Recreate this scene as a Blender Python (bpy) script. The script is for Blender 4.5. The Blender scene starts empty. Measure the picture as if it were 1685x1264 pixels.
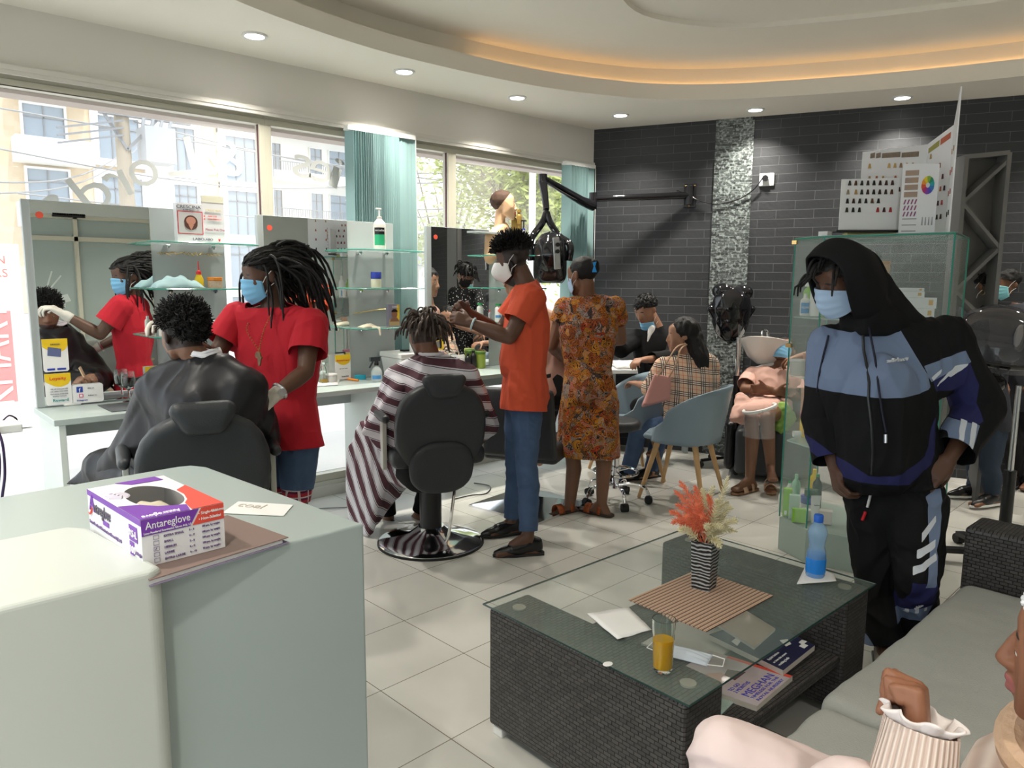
import bpy, bmesh, math, random
import numpy as np
from mathutils import Vector, Matrix, noise
from mathutils.geometry import tessellate_polygon
sc = bpy.context.scene
col = sc.collection
PI = math.pi
# ------------------------------------------------------------ camera (taken to be 1685 x 1264)
FP, PITCH, ROLL, AW, CH = 1221.6, 0.13751, 0.0066, 0.74204, 1.485
def _rz(v):
    a = -AW
    return Vector((v[0]*math.cos(a)-v[1]*math.sin(a), v[0]*math.sin(a)+v[1]*math.cos(a), v[2]))
_X, _U, _F = (1, 0, 0), (0, math.sin(PITCH), math.cos(PITCH)), (0, math.cos(PITCH), -math.sin(PITCH))
c_, s_ = math.cos(ROLL), math.sin(ROLL)
CX = _rz([c_*a+s_*b for a, b in zip(_X, _U)])
CU = _rz([-s_*a+c_*b for a, b in zip(_X, _U)])
CF = _rz(_F)
CP = Vector((0, 0, CH))
cam = bpy.data.cameras.new('camera'); co = bpy.data.objects.new('camera', cam); col.objects.link(co)
cam.sensor_width = 36; cam.lens = FP/1685*36; cam.clip_start = .05; cam.clip_end = 300
co.matrix_world = Matrix(((CX.x, CU.x, -CF.x, 0), (CX.y, CU.y, -CF.y, 0), (CX.z, CU.z, -CF.z, CH), (0, 0, 0, 1)))
sc.camera = co
# ------------------------------------------------------------ colour, world, sun
sc.view_settings.view_transform = 'Standard'; sc.view_settings.look = 'None'
sc.view_settings.gamma = 1; sc.view_settings.use_curve_mapping = False
sc.view_settings.exposure = 0.38
W = bpy.data.worlds.new('daylight'); sc.world = W; W.use_nodes = True
bg = W.node_tree.nodes['Background']
bg.inputs[0].default_value = (.86, .94, 1, 1); bg.inputs[1].default_value = 1.75
sd = bpy.data.lights.new('sun', 'SUN'); sd.energy = 2.0; sd.angle = .02; sd.color = (1, .96, .9)
so = bpy.data.objects.new('sun', sd); col.objects.link(so)
so.rotation_euler = (math.radians(32), math.radians(8), 0); so.location = (0, -20, 30)
def area(name, loc, size, energy, color=(1, 1, 1), rot=(0, 0, 0), shape='DISK', size_y=None):
    l = bpy.data.lights.new(name, 'AREA'); l.energy = energy; l.color = color; l.shape = shape; l.size = size
    if size_y: l.size_y = size_y
    l.spread = math.radians(112)
    o = bpy.data.objects.new(name, l); col.objects.link(o); o.location = loc; o.rotation_euler = rot
    return o
# ------------------------------------------------------------ placing: where a sight line of the survey photo meets a depth / plane
def ray(x, y): return CF + CX*((x-842.5)/FP) - CU*((y-632)/FP)
def V(x, y, d): return CP + ray(x, y)*d
def G(x, y, z=0.0):
    r = ray(x, y); return CP + r*((z-CH)/r.z)
def PY(x, y, Y):
    r = ray(x, y); return CP + r*(Y/r.y)
FH = Vector((CF.x, CF.y, 0)).normalized(); RH = Vector((FH.y, -FH.x, 0)); UP = Vector((0, 0, 1))
def heading(deg, pitch=0):     # 0 faces the viewer, 90 faces picture right, -90 picture left, 180 away
    a = math.radians(deg); p = math.radians(pitch)
    h = -FH*math.cos(a) + RH*math.sin(a)
    return (h*math.cos(p) - UP*math.sin(p)).normalized()
BD = Vector((.3927, -.9197, 0)); BN = Vector((-.9197, -.3927, 0)); B0 = Vector((5.14, 4.55, 0))   # the brick wall
def BW(x, y, off=0.0):
    r = ray(x, y); P = B0+BN*off; return CP + r*((P-CP).dot(BN)/r.dot(BN))
def lerp(a, b, t): return a+(b-a)*t
# ------------------------------------------------------------ materials
MATS = {}
def mat(name, c=(.5, .5, .5), rough=.5, metal=0, spec=.5, alpha=1, trans=0, ior=1.45, emit=0, var=0, vs=8, bump=0, bs=40, sheen=0, coat=0, c2=None):
    if name in MATS: return MATS[name]
    m = bpy.data.materials.new(name); m.use_nodes = True; MATS[name] = m
    nt = m.node_tree; b = nt.nodes['Principled BSDF']
    b.inputs['Base Color'].default_value = (*c, 1); b.inputs['Roughness'].default_value = rough
    b.inputs['Metallic'].default_value = metal; b.inputs['Specular IOR Level'].default_value = spec
    b.inputs['Alpha'].default_value = alpha; b.inputs['Transmission Weight'].default_value = trans; b.inputs['IOR'].default_value = ior
    b.inputs['Sheen Weight'].default_value = sheen; b.inputs['Coat Weight'].default_value = coat
    if emit: b.inputs['Emission Color'].default_value = (*c, 1); b.inputs['Emission Strength'].default_value = emit
    if var or bump or c2:
        tc = nt.nodes.new('ShaderNodeTexCoord')
        if var or c2:
            n = nt.nodes.new('ShaderNodeTexNoise'); n.inputs['Scale'].default_value = vs; n.inputs['Detail'].default_value = 4
            nt.links.new(tc.outputs['Object'], n.inputs['Vector'])
            mx = nt.nodes.new('ShaderNodeMix'); mx.data_type = 'RGBA'
            nt.links.new(n.outputs['Fac'], mx.inputs[0])
            d = c2 or tuple(v*(1-var) for v in c); e = c if c2 else tuple(min(1, v*(1+var)) for v in c)
            mx.inputs[6].default_value = (*d, 1); mx.inputs[7].default_value = (*e, 1)
            nt.links.new(mx.outputs[2], b.inputs['Base Color'])
        if bump:
            n2 = nt.nodes.new('ShaderNodeTexNoise'); n2.inputs['Scale'].default_value = bs; n2.inputs['Detail'].default_value = 3
            nt.links.new(tc.outputs['Object'], n2.inputs['Vector'])
            bp = nt.nodes.new('ShaderNodeBump'); bp.inputs['Strength'].default_value = bump; bp.inputs['Distance'].default_value = .01
            nt.links.new(n2.outputs['Fac'], bp.inputs['Height']); nt.links.new(bp.outputs[0], b.inputs['Normal'])
    return m
class NG:      # small node-graph helper
    def __init__(s, name, rough=.5, spec=.5):
        s.m = bpy.data.materials.new(name); s.m.use_nodes = True; s.nt = s.m.node_tree; s.b = s.nt.nodes['Principled BSDF']
        s.b.inputs['Roughness'].default_value = rough; s.b.inputs['Specular IOR Level'].default_value = spec
        MATS[name] = s.m
    def n(s, t, **k):
        x = s.nt.nodes.new('ShaderNode'+t)
        for a, b in k.items(): setattr(x, a, b)
        return x
    def l(s, a, b): s.nt.links.new(a, b)
    def val(s, sock, v):
        if hasattr(v, 'is_linked') or hasattr(v, 'links'): s.l(v, sock)
        else: sock.default_value = v
    def math(s, op, a, b=0.0, c=None):
        x = s.n('Math', operation=op); s.val(x.inputs[0], a); s.val(x.inputs[1], b)
        if c is not None: s.val(x.inputs[2], c)
        return x.outputs[0]
    def mix(s, f, a, b):
        x = s.n('Mix', data_type='RGBA'); s.val(x.inputs[0], f)
        for i, v in ((6, a), (7, b)):
            if isinstance(v, tuple): x.inputs[i].default_value = (*v, 1) if len(v) == 3 else v
            else: s.l(v, x.inputs[i])
        return x.outputs[2]
    def obj(s): return s.n('TexCoord').outputs['Object']
    def xyz(s, v=None):
        x = s.n('SeparateXYZ'); s.l(v or s.obj(), x.inputs[0]); return x.outputs
    def attr(s, name): return s.n('Attribute', attribute_name=name).outputs['Fac']
    def noise(s, scale, v=None, detail=3, dist=0):
        x = s.n('TexNoise'); x.inputs['Scale'].default_value = scale; x.inputs['Detail'].default_value = detail; x.inputs['Distortion'].default_value = dist
        s.l(v or s.obj(), x.inputs['Vector']); return x.outputs['Fac']
    def ramp(s, f, stops, const=False):
        x = s.n('ValToRGB'); r = x.color_ramp
        if const: r.interpolation = 'CONSTANT'
        while len(r.elements) < len(stops): r.elements.new(.5)
        for e, (p, c) in zip(r.elements, stops): e.position = p; e.color = (*c, 1)
        s.val(x.inputs[0], f); return x.outputs[0]
    def base(s, c): s.l(c, s.b.inputs['Base Color'])
    def bump(s, h, st=.5, dist=.01):
        x = s.n('Bump'); x.inputs['Strength'].default_value = st; x.inputs['Distance'].default_value = dist
        s.l(h, x.inputs['Height']); s.l(x.outputs[0], s.b.inputs['Normal'])
    def combine(s, x, y, z=0.0):
        c = s.n('CombineXYZ'); s.val(c.inputs[0], x); s.val(c.inputs[1], y); s.val(c.inputs[2], z); return c.outputs[0]
# ------------------------------------------------------------ objects
def link(name, me, m=None, parent=None, smooth=True):
    o = bpy.data.objects.new(name, me); col.objects.link(o)
    if m is not None:
        for x in (m if isinstance(m, (list, tuple)) else [m]): me.materials.append(x)
    if smooth: me.polygons.foreach_set('use_smooth', [True]*len(me.polygons))
    if parent: o.parent = parent; o.matrix_parent_inverse = parent.matrix_world.inverted()
    return o
def tag(o, label=None, cat=None, group=None, kind=None):
    if label: o['label'] = label
    if cat: o['category'] = cat
    if group: o['group'] = group
    if kind: o['kind'] = kind
    return o
def thing(name, label, cat, loc=(0, 0, 0), group=None, rz=0):
    o = bpy.data.objects.new(name, None); col.objects.link(o); o.empty_display_size = .05
    o.location = loc; o.rotation_euler = (0, 0, rz)
    o.matrix_world = Matrix.Translation(loc) @ Matrix.Rotation(rz, 4, 'Z')
    return tag(o, label, cat, group)
def struct(o): o['kind'] = 'structure'; return o
def copy_tree(o, parent=None):
    c = o.copy(); col.objects.link(c)
    if parent: c.parent = parent
    for ch in [x for x in bpy.data.objects if x.parent == o]: copy_tree(ch, c)
    return c
def frame(x, y=None, z=None):     # matrix 3x3 from forward y and up z
    pass
class MB:
    """collects shapes in world (or thing-local) space; build() links them as one mesh"""
    def __init__(s): s.v = []; s.f = []; s.mi = []; s.cur = 0
    def add(s, vs, fs):
        n = len(s.v); s.v += [tuple(v) for v in vs]
        for f in fs: s.f.append([n+i for i in f]); s.mi.append(s.cur)
        return s
    def box(s, c, size, rz=0, R=None):
        c = Vector(c); h = [x/2 for x in size]
        R = R or Matrix.Rotation(rz, 3, 'Z')
        vs = [c + R @ Vector((x*h[0], y*h[1], z*h[2])) for x in (-1, 1) for y in (-1, 1) for z in (-1, 1)]
        return s.add(vs, [(0, 1, 3, 2), (4, 6, 7, 5), (0, 4, 5, 1), (2, 3, 7, 6), (0, 2, 6, 4), (1, 5, 7, 3)])
    def b2(s, a, b): return s.box([(p+q)/2 for p, q in zip(a, b)], [abs(q-p) for p, q in zip(a, b)])
    def bar(s, a, b, w, h, up=UP):
        a, b = Vector(a), Vector(b); y = (b-a).normalized(); x = y.cross(up)
        if x.length < 1e-4: x = Vector((1, 0, 0))
        x.normalize(); z = x.cross(y)
        R = Matrix((x, y, z)).transposed()
        return s.box((a+b)/2, (w, (b-a).length, h), R=R)
    def tube(s, pts, r, n=8, cap=True, closed=False):
        pts = [Vector(p) for p in pts]; m = len(pts); rr = r if isinstance(r, (list, tuple)) else [r]*m
        t0 = (pts[1]-pts[0]).normalized(); ref = Vector((0, 0, 1)) if abs(t0.z) < .9 else Vector((1, 0, 0))
        x = t0.cross(ref).normalized(); vs = []
        for i, p in enumerate(pts):
            if closed: t = pts[(i+1) % m]-pts[i-1]
            else: t = (pts[min(i+1, m-1)]-pts[max(i-1, 0)])
            t = t.normalized() if t.length > 1e-9 else t0
            x = (x-t*x.dot(t))
            x = x.normalized() if x.length > 1e-6 else t.orthogonal().normalized()
            y = t.cross(x)
            for k in range(n):
                a = 2*PI*k/n; vs.append(p+(x*math.cos(a)+y*math.sin(a))*rr[i])
        fs = []
        for i in range(m if closed else m-1):
            j = (i+1) % m
            for k in range(n): fs.append((i*n+k, i*n+(k+1) % n, j*n+(k+1) % n, j*n+k))
        if cap and not closed: fs += [list(range(n))[::-1], [(m-1)*n+k for k in range(n)]]
        return s.add(vs, fs)
    def cyl(s, a, b, r, n=20, r2=None): return s.tube([a, b], [r, r if r2 is None else r2], n)
    def lathe(s, prof, c=(0, 0, 0), n=24, R=None, sc_=(1, 1)):
        c = Vector(c); R = R or Matrix.Identity(3); vs = []
        for r, z in prof:
            for k in range(n):
                a = 2*PI*k/n; vs.append(c+R@Vector((r*math.cos(a)*sc_[0], r*math.sin(a)*sc_[1], z)))
        fs = []
        for i in range(len(prof)-1):
            for k in range(n): fs.append((i*n+k, i*n+(k+1) % n, (i+1)*n+(k+1) % n, (i+1)*n+k))
        if prof[0][0] > 1e-5: fs.append(list(range(n))[::-1])
        if prof[-1][0] > 1e-5: fs.append([(len(prof)-1)*n+k for k in range(n)])
        return s.add(vs, fs)
    def grid(s, fn, nu, nv, closeu=False):
        vs = [fn(i/(nu if closeu else nu-1), j/(nv-1)) for i in range(nu) for j in range(nv)]
        fs = []
        for i in range(nu if closeu else nu-1):
            for j in range(nv-1):
                i2 = (i+1) % nu; fs.append((i*nv+j, i2*nv+j, i2*nv+j+1, i*nv+j+1))
        return s.add(vs, fs)
    def prism(s, poly, o, ux, uy, th):
        """polygon (2d) on plane o,ux,uy thickened by th along ux x uy"""
        o, ux, uy = Vector(o), Vector(ux), Vector(uy); n = ux.cross(uy).normalized()*th
        m = len(poly); vs = [o+ux*a+uy*b for a, b in poly]; vs += [v+n for v in vs]
        tri = tessellate_polygon([[Vector((a, b, 0)) for a, b in poly]])
        fs = [list(t) for t in tri] + [[i+m for i in t] for t in tri] + [(i, (i+1) % m, (i+1) % m+m, i+m) for i in range(m)]
        return s.add(vs, fs)
    def ball(s, c, r, n=12):
        c = Vector(c); r = r if isinstance(r, (tuple, list)) else (r, r, r)
        prof = [(math.sin(PI*i/n), -math.cos(PI*i/n)) for i in range(n+1)]
        vs = []; k2 = n*2
        for a, z in prof:
            for k in range(k2): t = 2*PI*k/k2; vs.append(c+Vector((a*math.cos(t)*r[0], a*math.sin(t)*r[1], z*r[2])))
        fs = [(i*k2+k, i*k2+(k+1) % k2, (i+1)*k2+(k+1) % k2, (i+1)*k2+k) for i in range(n) for k in range(k2)]
        return s.add(vs, fs)
    def mesh(s, name):
        me = bpy.data.meshes.new(name); me.from_pydata(s.v, [], s.f); me.update()
        if any(s.mi): me.polygons.foreach_set('material_index', s.mi)
        bm = bmesh.new(); bm.from_mesh(me); bmesh.ops.remove_doubles(bm, verts=bm.verts, dist=1e-6)
        bmesh.ops.recalc_face_normals(bm, faces=bm.faces); bm.to_mesh(me); bm.free()
        return me
    def build(s, name, m, parent=None, smooth=False, bevel=0, sub=0, local=False, seg=2):
        me = s.mesh(name)
        o = link(name, me, m, None, smooth)
        if parent:
            o.parent = parent
            if not local: o.matrix_parent_inverse = parent.matrix_world.inverted()
        if bevel:
            b = o.modifiers.new('bevel', 'BEVEL'); b.width = bevel; b.segments = seg; b.limit_method = 'ANGLE'; b.harden_normals = False
            b.angle_limit = math.radians(40)
        if sub: u = o.modifiers.new('sub', 'SUBSURF'); u.levels = sub; u.render_levels = sub
        if smooth and not sub:
            try: me.set_sharp_from_angle(angle=math.radians(38))
            except Exception: pass
        return o
def text(s, size, o, ux, uy, m, parent, name='lettering', depth=.0008, align='LEFT', width=None, font_shear=0):
    """flat lettering as a mesh on plane at o, running along ux"""
    cu = bpy.data.curves.new(name, 'FONT'); cu.body = s; cu.size = size; cu.extrude = depth; cu.align_x = align; cu.resolution_u = 3; cu.shear = font_shear
    ob = bpy.data.objects.new('tmp', cu); col.objects.link(ob)
    dg = bpy.context.evaluated_depsgraph_get(); me = bpy.data.meshes.new_from_object(ob.evaluated_get(dg))
    bpy.data.objects.remove(ob); bpy.data.curves.remove(cu)
    ux, uy, o = Vector(ux).normalized(), Vector(uy).normalized(), Vector(o); n = ux.cross(uy)
    xs = [v.co.x for v in me.vertices] or [0, 1]
    k = 1 if not width else width/max(1e-4, max(xs)-min(xs))
    for v in me.vertices: v.co = o+ux*v.co.x*k+uy*v.co.y+n*v.co.z
    return me if parent == 'mesh' else link(name, me, m, parent, False)
def merge_text(items, name, m, parent):
    """several lines of lettering in one mesh"""
    vs, fs = [], []
    for it in items:
        me = text(*it[:5], None, 'mesh', **(it[5] if len(it) > 5 else {}))
        n = len(vs); vs += [tuple(v.co) for v in me.vertices]; fs += [[n+i for i in p.vertices] for p in me.polygons]; bpy.data.meshes.remove(me)
    me = bpy.data.meshes.new(name); me.from_pydata(vs, [], fs)
    return link(name, me, m, parent, False)
def catmull(P, n, closed=True):
    P = [Vector(p) for p in P]; m = len(P); out = []
    for i in range(m if closed else m-1):
        if closed: a, b, c, d = P[i-1], P[i], P[(i+1) % m], P[(i+2) % m]
        else: a, b, c, d = P[max(i-1, 0)], P[i], P[i+1], P[min(i+2, m-1)]
        for k in range(n):
            t = k/n; out.append(.5*((2*b)+(c-a)*t+(2*a-5*b+4*c-d)*t*t+(3*b-3*c+d-a)*t**3))
    if not closed: out.append(P[-1])
    return out
# ============================================================ ROOM
WHITE = mat('wall paint', (.76, .74, .69), .7, var=.03, vs=2)
CEIL = mat('ceiling paint', (.86, .82, .74), .8, spec=.2)
g = NG('floor tiles', .22, .5)
tc = g.obj(); rot = g.n('VectorRotate', rotation_type='Z_AXIS'); g.l(tc, rot.inputs[0]); rot.inputs['Angle'].default_value = -(.77839-AW)
# tile grid origin: crossing of joints on the floor
_o = _rz((-.12867*CH, 1.51285*CH, 0)); _o = Matrix.Rotation(-(.77839-AW), 3, 'Z') @ _o
mp = g.n('Mapping'); g.l(rot.outputs[0], mp.inputs[0]); mp.inputs['Location'].default_value = (-_o.x, -_o.y, 0)
X = g.xyz(mp.outputs[0]); T = .4
def _joint(v):
    a = g.math('MULTIPLY', v, 1/T); f = g.math('FRACT', a); h = g.math('ABSOLUTE', g.math('SUBTRACT', f, .5)); return g.math('GREATER_THAN', h, .4955)
j = g.math('MAXIMUM', _joint(X[0]), _joint(X[1]))
fx = g.math('FLOOR', g.math('MULTIPLY', X[0], 1/T)); fy = g.math('FLOOR', g.math('MULTIPLY', X[1], 1/T))
wn = g.n('TexWhiteNoise'); g.l(g.combine(fx, fy), wn.inputs[0])
tone = g.mix(wn.outputs['Value'], (.57, .565, .52), (.63, .62, .57))
vein = g.noise(5, None, 6, 1.2); tone = g.mix(g.math('MULTIPLY', vein, .35), tone, (.72, .71, .67))
g.base(g.mix(j, tone, (.20, .17, .13))); g.bump(g.math('SUBTRACT', 1.0, j), .3, .002)
FLOOR = g.m
YW = 4.55
def wallx(t): return B0+BD*t
bend = [wallx(0), wallx(8.2)]
m = MB(); m.add([(-1.7, 4.75, 0), (5.14, 4.75, 0), (5.14, 4.55, 0), (8.37, -3.0, 0), (-1.7, -3.0, 0)], [(0, 1, 2, 3, 4)])
m.add([(-1.7, 4.75, -.1), (5.14, 4.75, -.1), (5.14, 4.55, -.1), (8.37, -3.0, -.1), (-1.7, -3.0, -.1)], [(0, 1, 2, 3, 4)])
struct(m.build('floor', FLOOR))
# --- ceiling with the oval recess
ovA = [(1.57, 3.71), (2.35, 3.89), (3.04, 3.91), (3.72, 3.84), (4.25, 3.68), (4.66, 3.47), (5.03, 3.09), (5.38, 2.52), (5.65, 1.95), (5.86, 1.3),
       (5.92, .6), (5.75, -.1), (5.3, -.7), (4.5, -1.15), (3.4, -1.3), (2.3, -1.15), (1.2, -.75), (.5, 0), (.15, .9), (.2, 1.9), (.55, 2.8), (1.0, 3.4)]
def scale_pts(P, k, c=(3.1, 1.4)): return [((x-c[0])*k+c[0], (y-c[1])*k+c[1]) for x, y in P]
curveA = [(p.x, p.y) for p in catmull([(x, y, 0) for x, y in ovA], 6)]
def offset(P, d):
    n = len(P); out = []
    for i in range(n):
        a, b = P[i-1], P[(i+1) % n]; t = Vector((b[0]-a[0], b[1]-a[1])).normalized(); out.append((P[i][0]-t.y*d, P[i][1]+t.x*d))
    return out
outer = [(-1.9, 4.8), (5.2, 4.8), (5.2, 4.5), (8.6, -3.3), (-1.9, -3.3)]
def plate(name, hole, z, th, m_, outer=outer):
    tri = tessellate_polygon([[Vector((x, y, 0)) for x, y in outer], [Vector((x, y, 0)) for x, y in hole]])
    P = outer+hole; k = MB(); n = len(P)
    k.add([(x, y, z) for x, y in P]+[(x, y, z+th) for x, y in P], [list(t) for t in tri]+[[i+n for i in t] for t in tri])
    return struct(k.build(name, m_))
def ring(k, P0, z0, P1, z1):
    n = len(P0); k.add([(x, y, z0) for x, y in P0]+[(x, y, z1) for x, y in P1], [(i, (i+1) % n, (i+1) % n+n, i+n) for i in range(n)])
curveB = offset(curveA, .13)
if sum((b[0]-a[0])*(b[1]+a[1]) for a, b in zip(curveA, curveA[1:]+curveA[:1])) < 0: curveB = offset(curveA, -.13)
plate('ceiling', curveA, 2.82, .11, CEIL)
k = MB(); ring(k, curveA, 2.82, curveA, 2.93); ring(k, curveA, 2.93, curveB, 2.935); ring(k, curveB, 2.935, curveB, 3.07)
struct(k.build('trim_1', CEIL, smooth=True))
curveE = [(p.x, p.y) for p in catmull([(3.2, 2.72, 0), (3.75, 2.95, 0), (4.32, 2.72, 0), (4.66, 2.24, 0), (4.9, 1.75, 0), (5.06, 1.3, 0), (5.05, .6, 0), (4.5, .1, 0), (3.6, -.1, 0), (2.8, .2, 0), (2.5, .9, 0), (2.6, 1.8, 0), (2.85, 2.35, 0)], 6)]
plate('ceiling_upper', curveE, 3.07, .05, CEIL)
k = MB(); ring(k, curveE, 3.07, curveE, 3.10); k.add([(x, y, 3.10) for x, y in curveE], [tuple(range(len(curveE)))])
struct(k.build('trim_2', CEIL))
k = MB(); k.add([(x, y, 3.2) for x, y in outer]+[(x, y, 3.3) for x, y in outer], [(0, 1, 2, 3, 4), (5, 6, 7, 8, 9)]+[(i, (i+1) % 5, (i+1) % 5+5, i+5) for i in range(5)])
struct(k.build('unseen_roof_slab', WHITE))  # roof out of view, put in to block the sun from the room
led = [(x, y, 2.946) for x, y in [((a[0]*.15+b[0]*.85), (a[1]*.15+b[1]*.85)) for a, b in zip(curveA, curveB)]]
WARM = mat('warm led', (1, .60, .25), .5, emit=3.2)
# only the lit part of the cove strip (towards the brick wall)
k = MB(); k.tube([p for p in led if p[0] > 3.2 and p[1] > -.5], .006, 6)
tag(k.build('led_strip', WARM), 'warm glowing light strip hidden on the ledge of the oval ceiling recess', 'light strip')
# --- walls
m = MB(); m.b2((-1.7, YW, 2.515), (5.14, YW+.2, 3.2)); struct(m.build('wall_window', WHITE))
m = MB(); m.b2((-1.7, YW, 0), (5.14, YW+.16, .07)); m.b2((-1.7, YW+.02, .07), (5.14, YW+.12, .10)); struct(m.build('baseboard_window', mat('sill', (.66, .66, .60), .5)))
g = NG('slate brick', .55, .4)
# wall coordinates: u along the wall, z up
p = g.xyz(); u = g.math('ADD', g.math('MULTIPLY', g.math('SUBTRACT', p[0], 5.14), .3927), g.math('MULTIPLY', g.math('SUBTRACT', p[1], 4.55), -.9197))
uv = g.combine(u, p[2])
br = g.n('TexBrick'); g.l(uv, br.inputs['Vector']); br.offset = .5; br.squash = 1
for k_, v_ in (('Scale', 1.0), ('Mortar Size', .0022), ('Mortar Smooth', .3), ('Brick Width', .285), ('Row Height', .0715), ('Bias', 0)): br.inputs[k_].default_value = v_
br.inputs['Color1'].default_value = (.030, .032, .036, 1); br.inputs['Color2'].default_value = (.042, .044, .049, 1); br.inputs['Mortar'].default_value = (.13, .135, .14, 1)
mo = g.noise(3, None, 4); cc = g.mix(g.math('MULTIPLY', mo, .5), br.outputs['Color'], (.034, .036, .040)); g.base(cc)
hh = g.math('ADD', g.math('MULTIPLY', g.math('SUBTRACT', 1.0, br.outputs['Fac']), 1.0), g.math('MULTIPLY', g.noise(30, None, 5), .5))
g.bump(hh, .6, .008); BRICK = g.m
g = NG('slate mosaic', .25, .6)
p = g.xyz(); u = g.math('ADD', g.math('MULTIPLY', g.math('SUBTRACT', p[0], 5.14), .3927), g.math('MULTIPLY', g.math('SUBTRACT', p[1], 4.55), -.9197))
br = g.n('TexBrick'); g.l(g.combine(u, p[2]), br.inputs['Vector']); br.offset = .37
for k_, v_ in (('Scale', 1.0), ('Mortar Size', .0015), ('Brick Width', .075), ('Row Height', .0135)): br.inputs[k_].default_value = v_
br.inputs['Color1'].default_value = (.03, .035, .035, 1); br.inputs['Color2'].default_value = (.20, .23, .22, 1); br.inputs['Mortar'].default_value = (.02, .02, .02, 1)
sp = g.noise(45, None, 3); g.base(g.mix(g.ramp(sp, [(.5, (0, 0, 0)), (.64, (1, 1, 1))]), br.outputs['Color'], (.30, .34, .33)))
g.bump(g.math('ADD', br.outputs['Fac'], sp), .8, .01); MOSAIC = g.m
def wallbox(k, t0, t1, z0, z1, off, th):
    a = B0+BD*t0+BN*off; b = B0+BD*t1+BN*off; n = -BN*th
    vs = [(*p.xy, z) for z in (z0, z1) for p in (a, b, b+n, a+n)]
    k.add(vs, [(0, 1, 5, 4), (1, 2, 6, 5), (2, 3, 7, 6), (3, 0, 4, 7), (0, 1, 2, 3), (4, 5, 6, 7)])
m = MB(); wallbox(m, -.1, 8.3, 0, 2.82, 0, .2); struct(m.build('wall_right', BRICK))
m = MB(); wallbox(m, 1.06, 1.365, 0, 2.82, .012, .012); struct(m.build('trim_3', MOSAIC))
# back wall (behind the viewer) with a glazed opening, left wall with shopfront glazing
GREYG = mat('pale partition', (.60, .64, .62), .5)
m = MB()
for a, b in (((-1.7, -3.2, 0), (.2, -3.0, 2.82)), ((4.6, -3.2, 0), (8.4, -3.0, 2.82)), ((.2, -3.2, 2.35), (4.6, -3.0, 2.82)), ((.2, -3.2, 0), (1.6, -3.0, 2.35))): m.b2(a, b)
struct(m.build('wall_back', GREYG))
FRM = mat('cream aluminium', (.60, .58, .48), .4, spec=.5)
m = MB()
for x in (1.6, 2.6, 3.6, 4.55): m.b2((x, -3.14, 0), (x+.05, -3.04, 2.35))
m.b2((1.6, -3.14, 0), (4.6, -3.04, .12)); m.b2((1.6, -3.14, 2.0), (4.6, -3.04, 2.06)); m.b2((1.6, -3.14, 2.3), (4.6, -3.04, 2.35))
struct(m.build('window_5', FRM))
m = MB(); m.b2((1.6, -3.11, .12), (4.6, -3.10, 2.3)); struct(m.build('window_7', mat('frosted green glass', (.40, .47, .44), .25, alpha=.92, var=.05, vs=1)))
m = MB(); m.prism([(.05*i+(.0 if i % 2 else .0), 0) for i in (0,)]+[(.42, .12), (.38, .22), (-.05, .08)], (2.1, -3.095, 1.05), (1, 0, 0), (0, 0, 1), .002)
for i in range(6): m.prism([(0, 0), (.02, 0), (.02, -.09), (0, -.09)], (2.2+.045*i, -3.095, 1.09+.016*i), (1, 0, 0), (0, 0, 1), .002)
for a_ in (.9, 1.25): m.bar((2.2, -3.092, 1.25), (2.2+.35*math.cos(a_), -3.092, 1.25+.35*math.sin(a_)), .004, .02)
tag(m.build('glass_decal', mat('pale decal', (.62, .68, .65), .6)), 'pale comb and scissors decal on the frosted glass far behind, seen in the left mirror', 'decal')
m = MB(); m.b2((-1.9, -3.2, 2.5), (-1.7, 4.75, 3.2)); m.b2((-1.9, -3.2, 0), (-1.7, -1.6, 2.5)); m.b2((-1.9, -3.2, 0), (-1.7, 4.75, .1)); struct(m.build('wall_left', WHITE))
m = MB()
for y in (-1.6, -.2, 1.2, 2.6, 4.5): m.b2((-1.84, y, .1), (-1.76, y+.06, 2.5))
m.b2((-1.84, -1.6, 2.1), (-1.76, 4.55, 2.16)); struct(m.build('window_6', FRM))
# --- window wall frames and glass
GL = mat('window glass', (1, 1, 1), 0, alpha=.12, spec=.5)
def window(n, x0, x1, glass=True):
    t = bpy.data.objects.new('window_%d' % n, None); col.objects.link(t); struct(t)
    m = MB(); y0, y1 = YW+.03, YW+.10
    m.b2((x0, y0, 2.44), (x1, y1, 2.475)); m.b2((x0, y0+.01, 2.475), (x1, y1, 2.515)); m.b2((x0, y0, .10), (x1, y1, .15))
    m.b2((x0, y0, .15), (x0+.038, y1, 2.44)); m.b2((x1-.038, y0, .15), (x1, y1, 2.44))
    m.build('frame', FRM, t, bevel=.003)
    m = MB(); m.b2((x0+.036, YW+.062, .148), (x1-.036, YW+.066, 2.442)); m.build('glass', GL, t)
    m = MB(); m.b2((x1-.043, y0+.020, .15), (x1-.037, y0+.034, 2.44)); m.build('gasket', mat('dark gasket', (.10, .03, .04), .5), t)
xs = [-1.7, .10, 2.10, 3.57, 5.12]
for i in range(4): window(i+1, xs[i], xs[i+1])
m = MB(); m.b2((-1.7, YW-.035, 2.505), (5.12, YW-.001, 2.53)); m.b2((-1.7, YW-.03, 2.485), (5.12, YW-.012, 2.505)); struct(m.build('trim_4', mat('blind rail', (.70, .68, .63), .4)))
m = MB(); m.b2((-3, YW+.35, 2.47), (6.2, YW+.5, 3.1)); struct(m.build('trim_5', mat('canopy beam', (.55, .46, .42), .7)))
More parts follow.
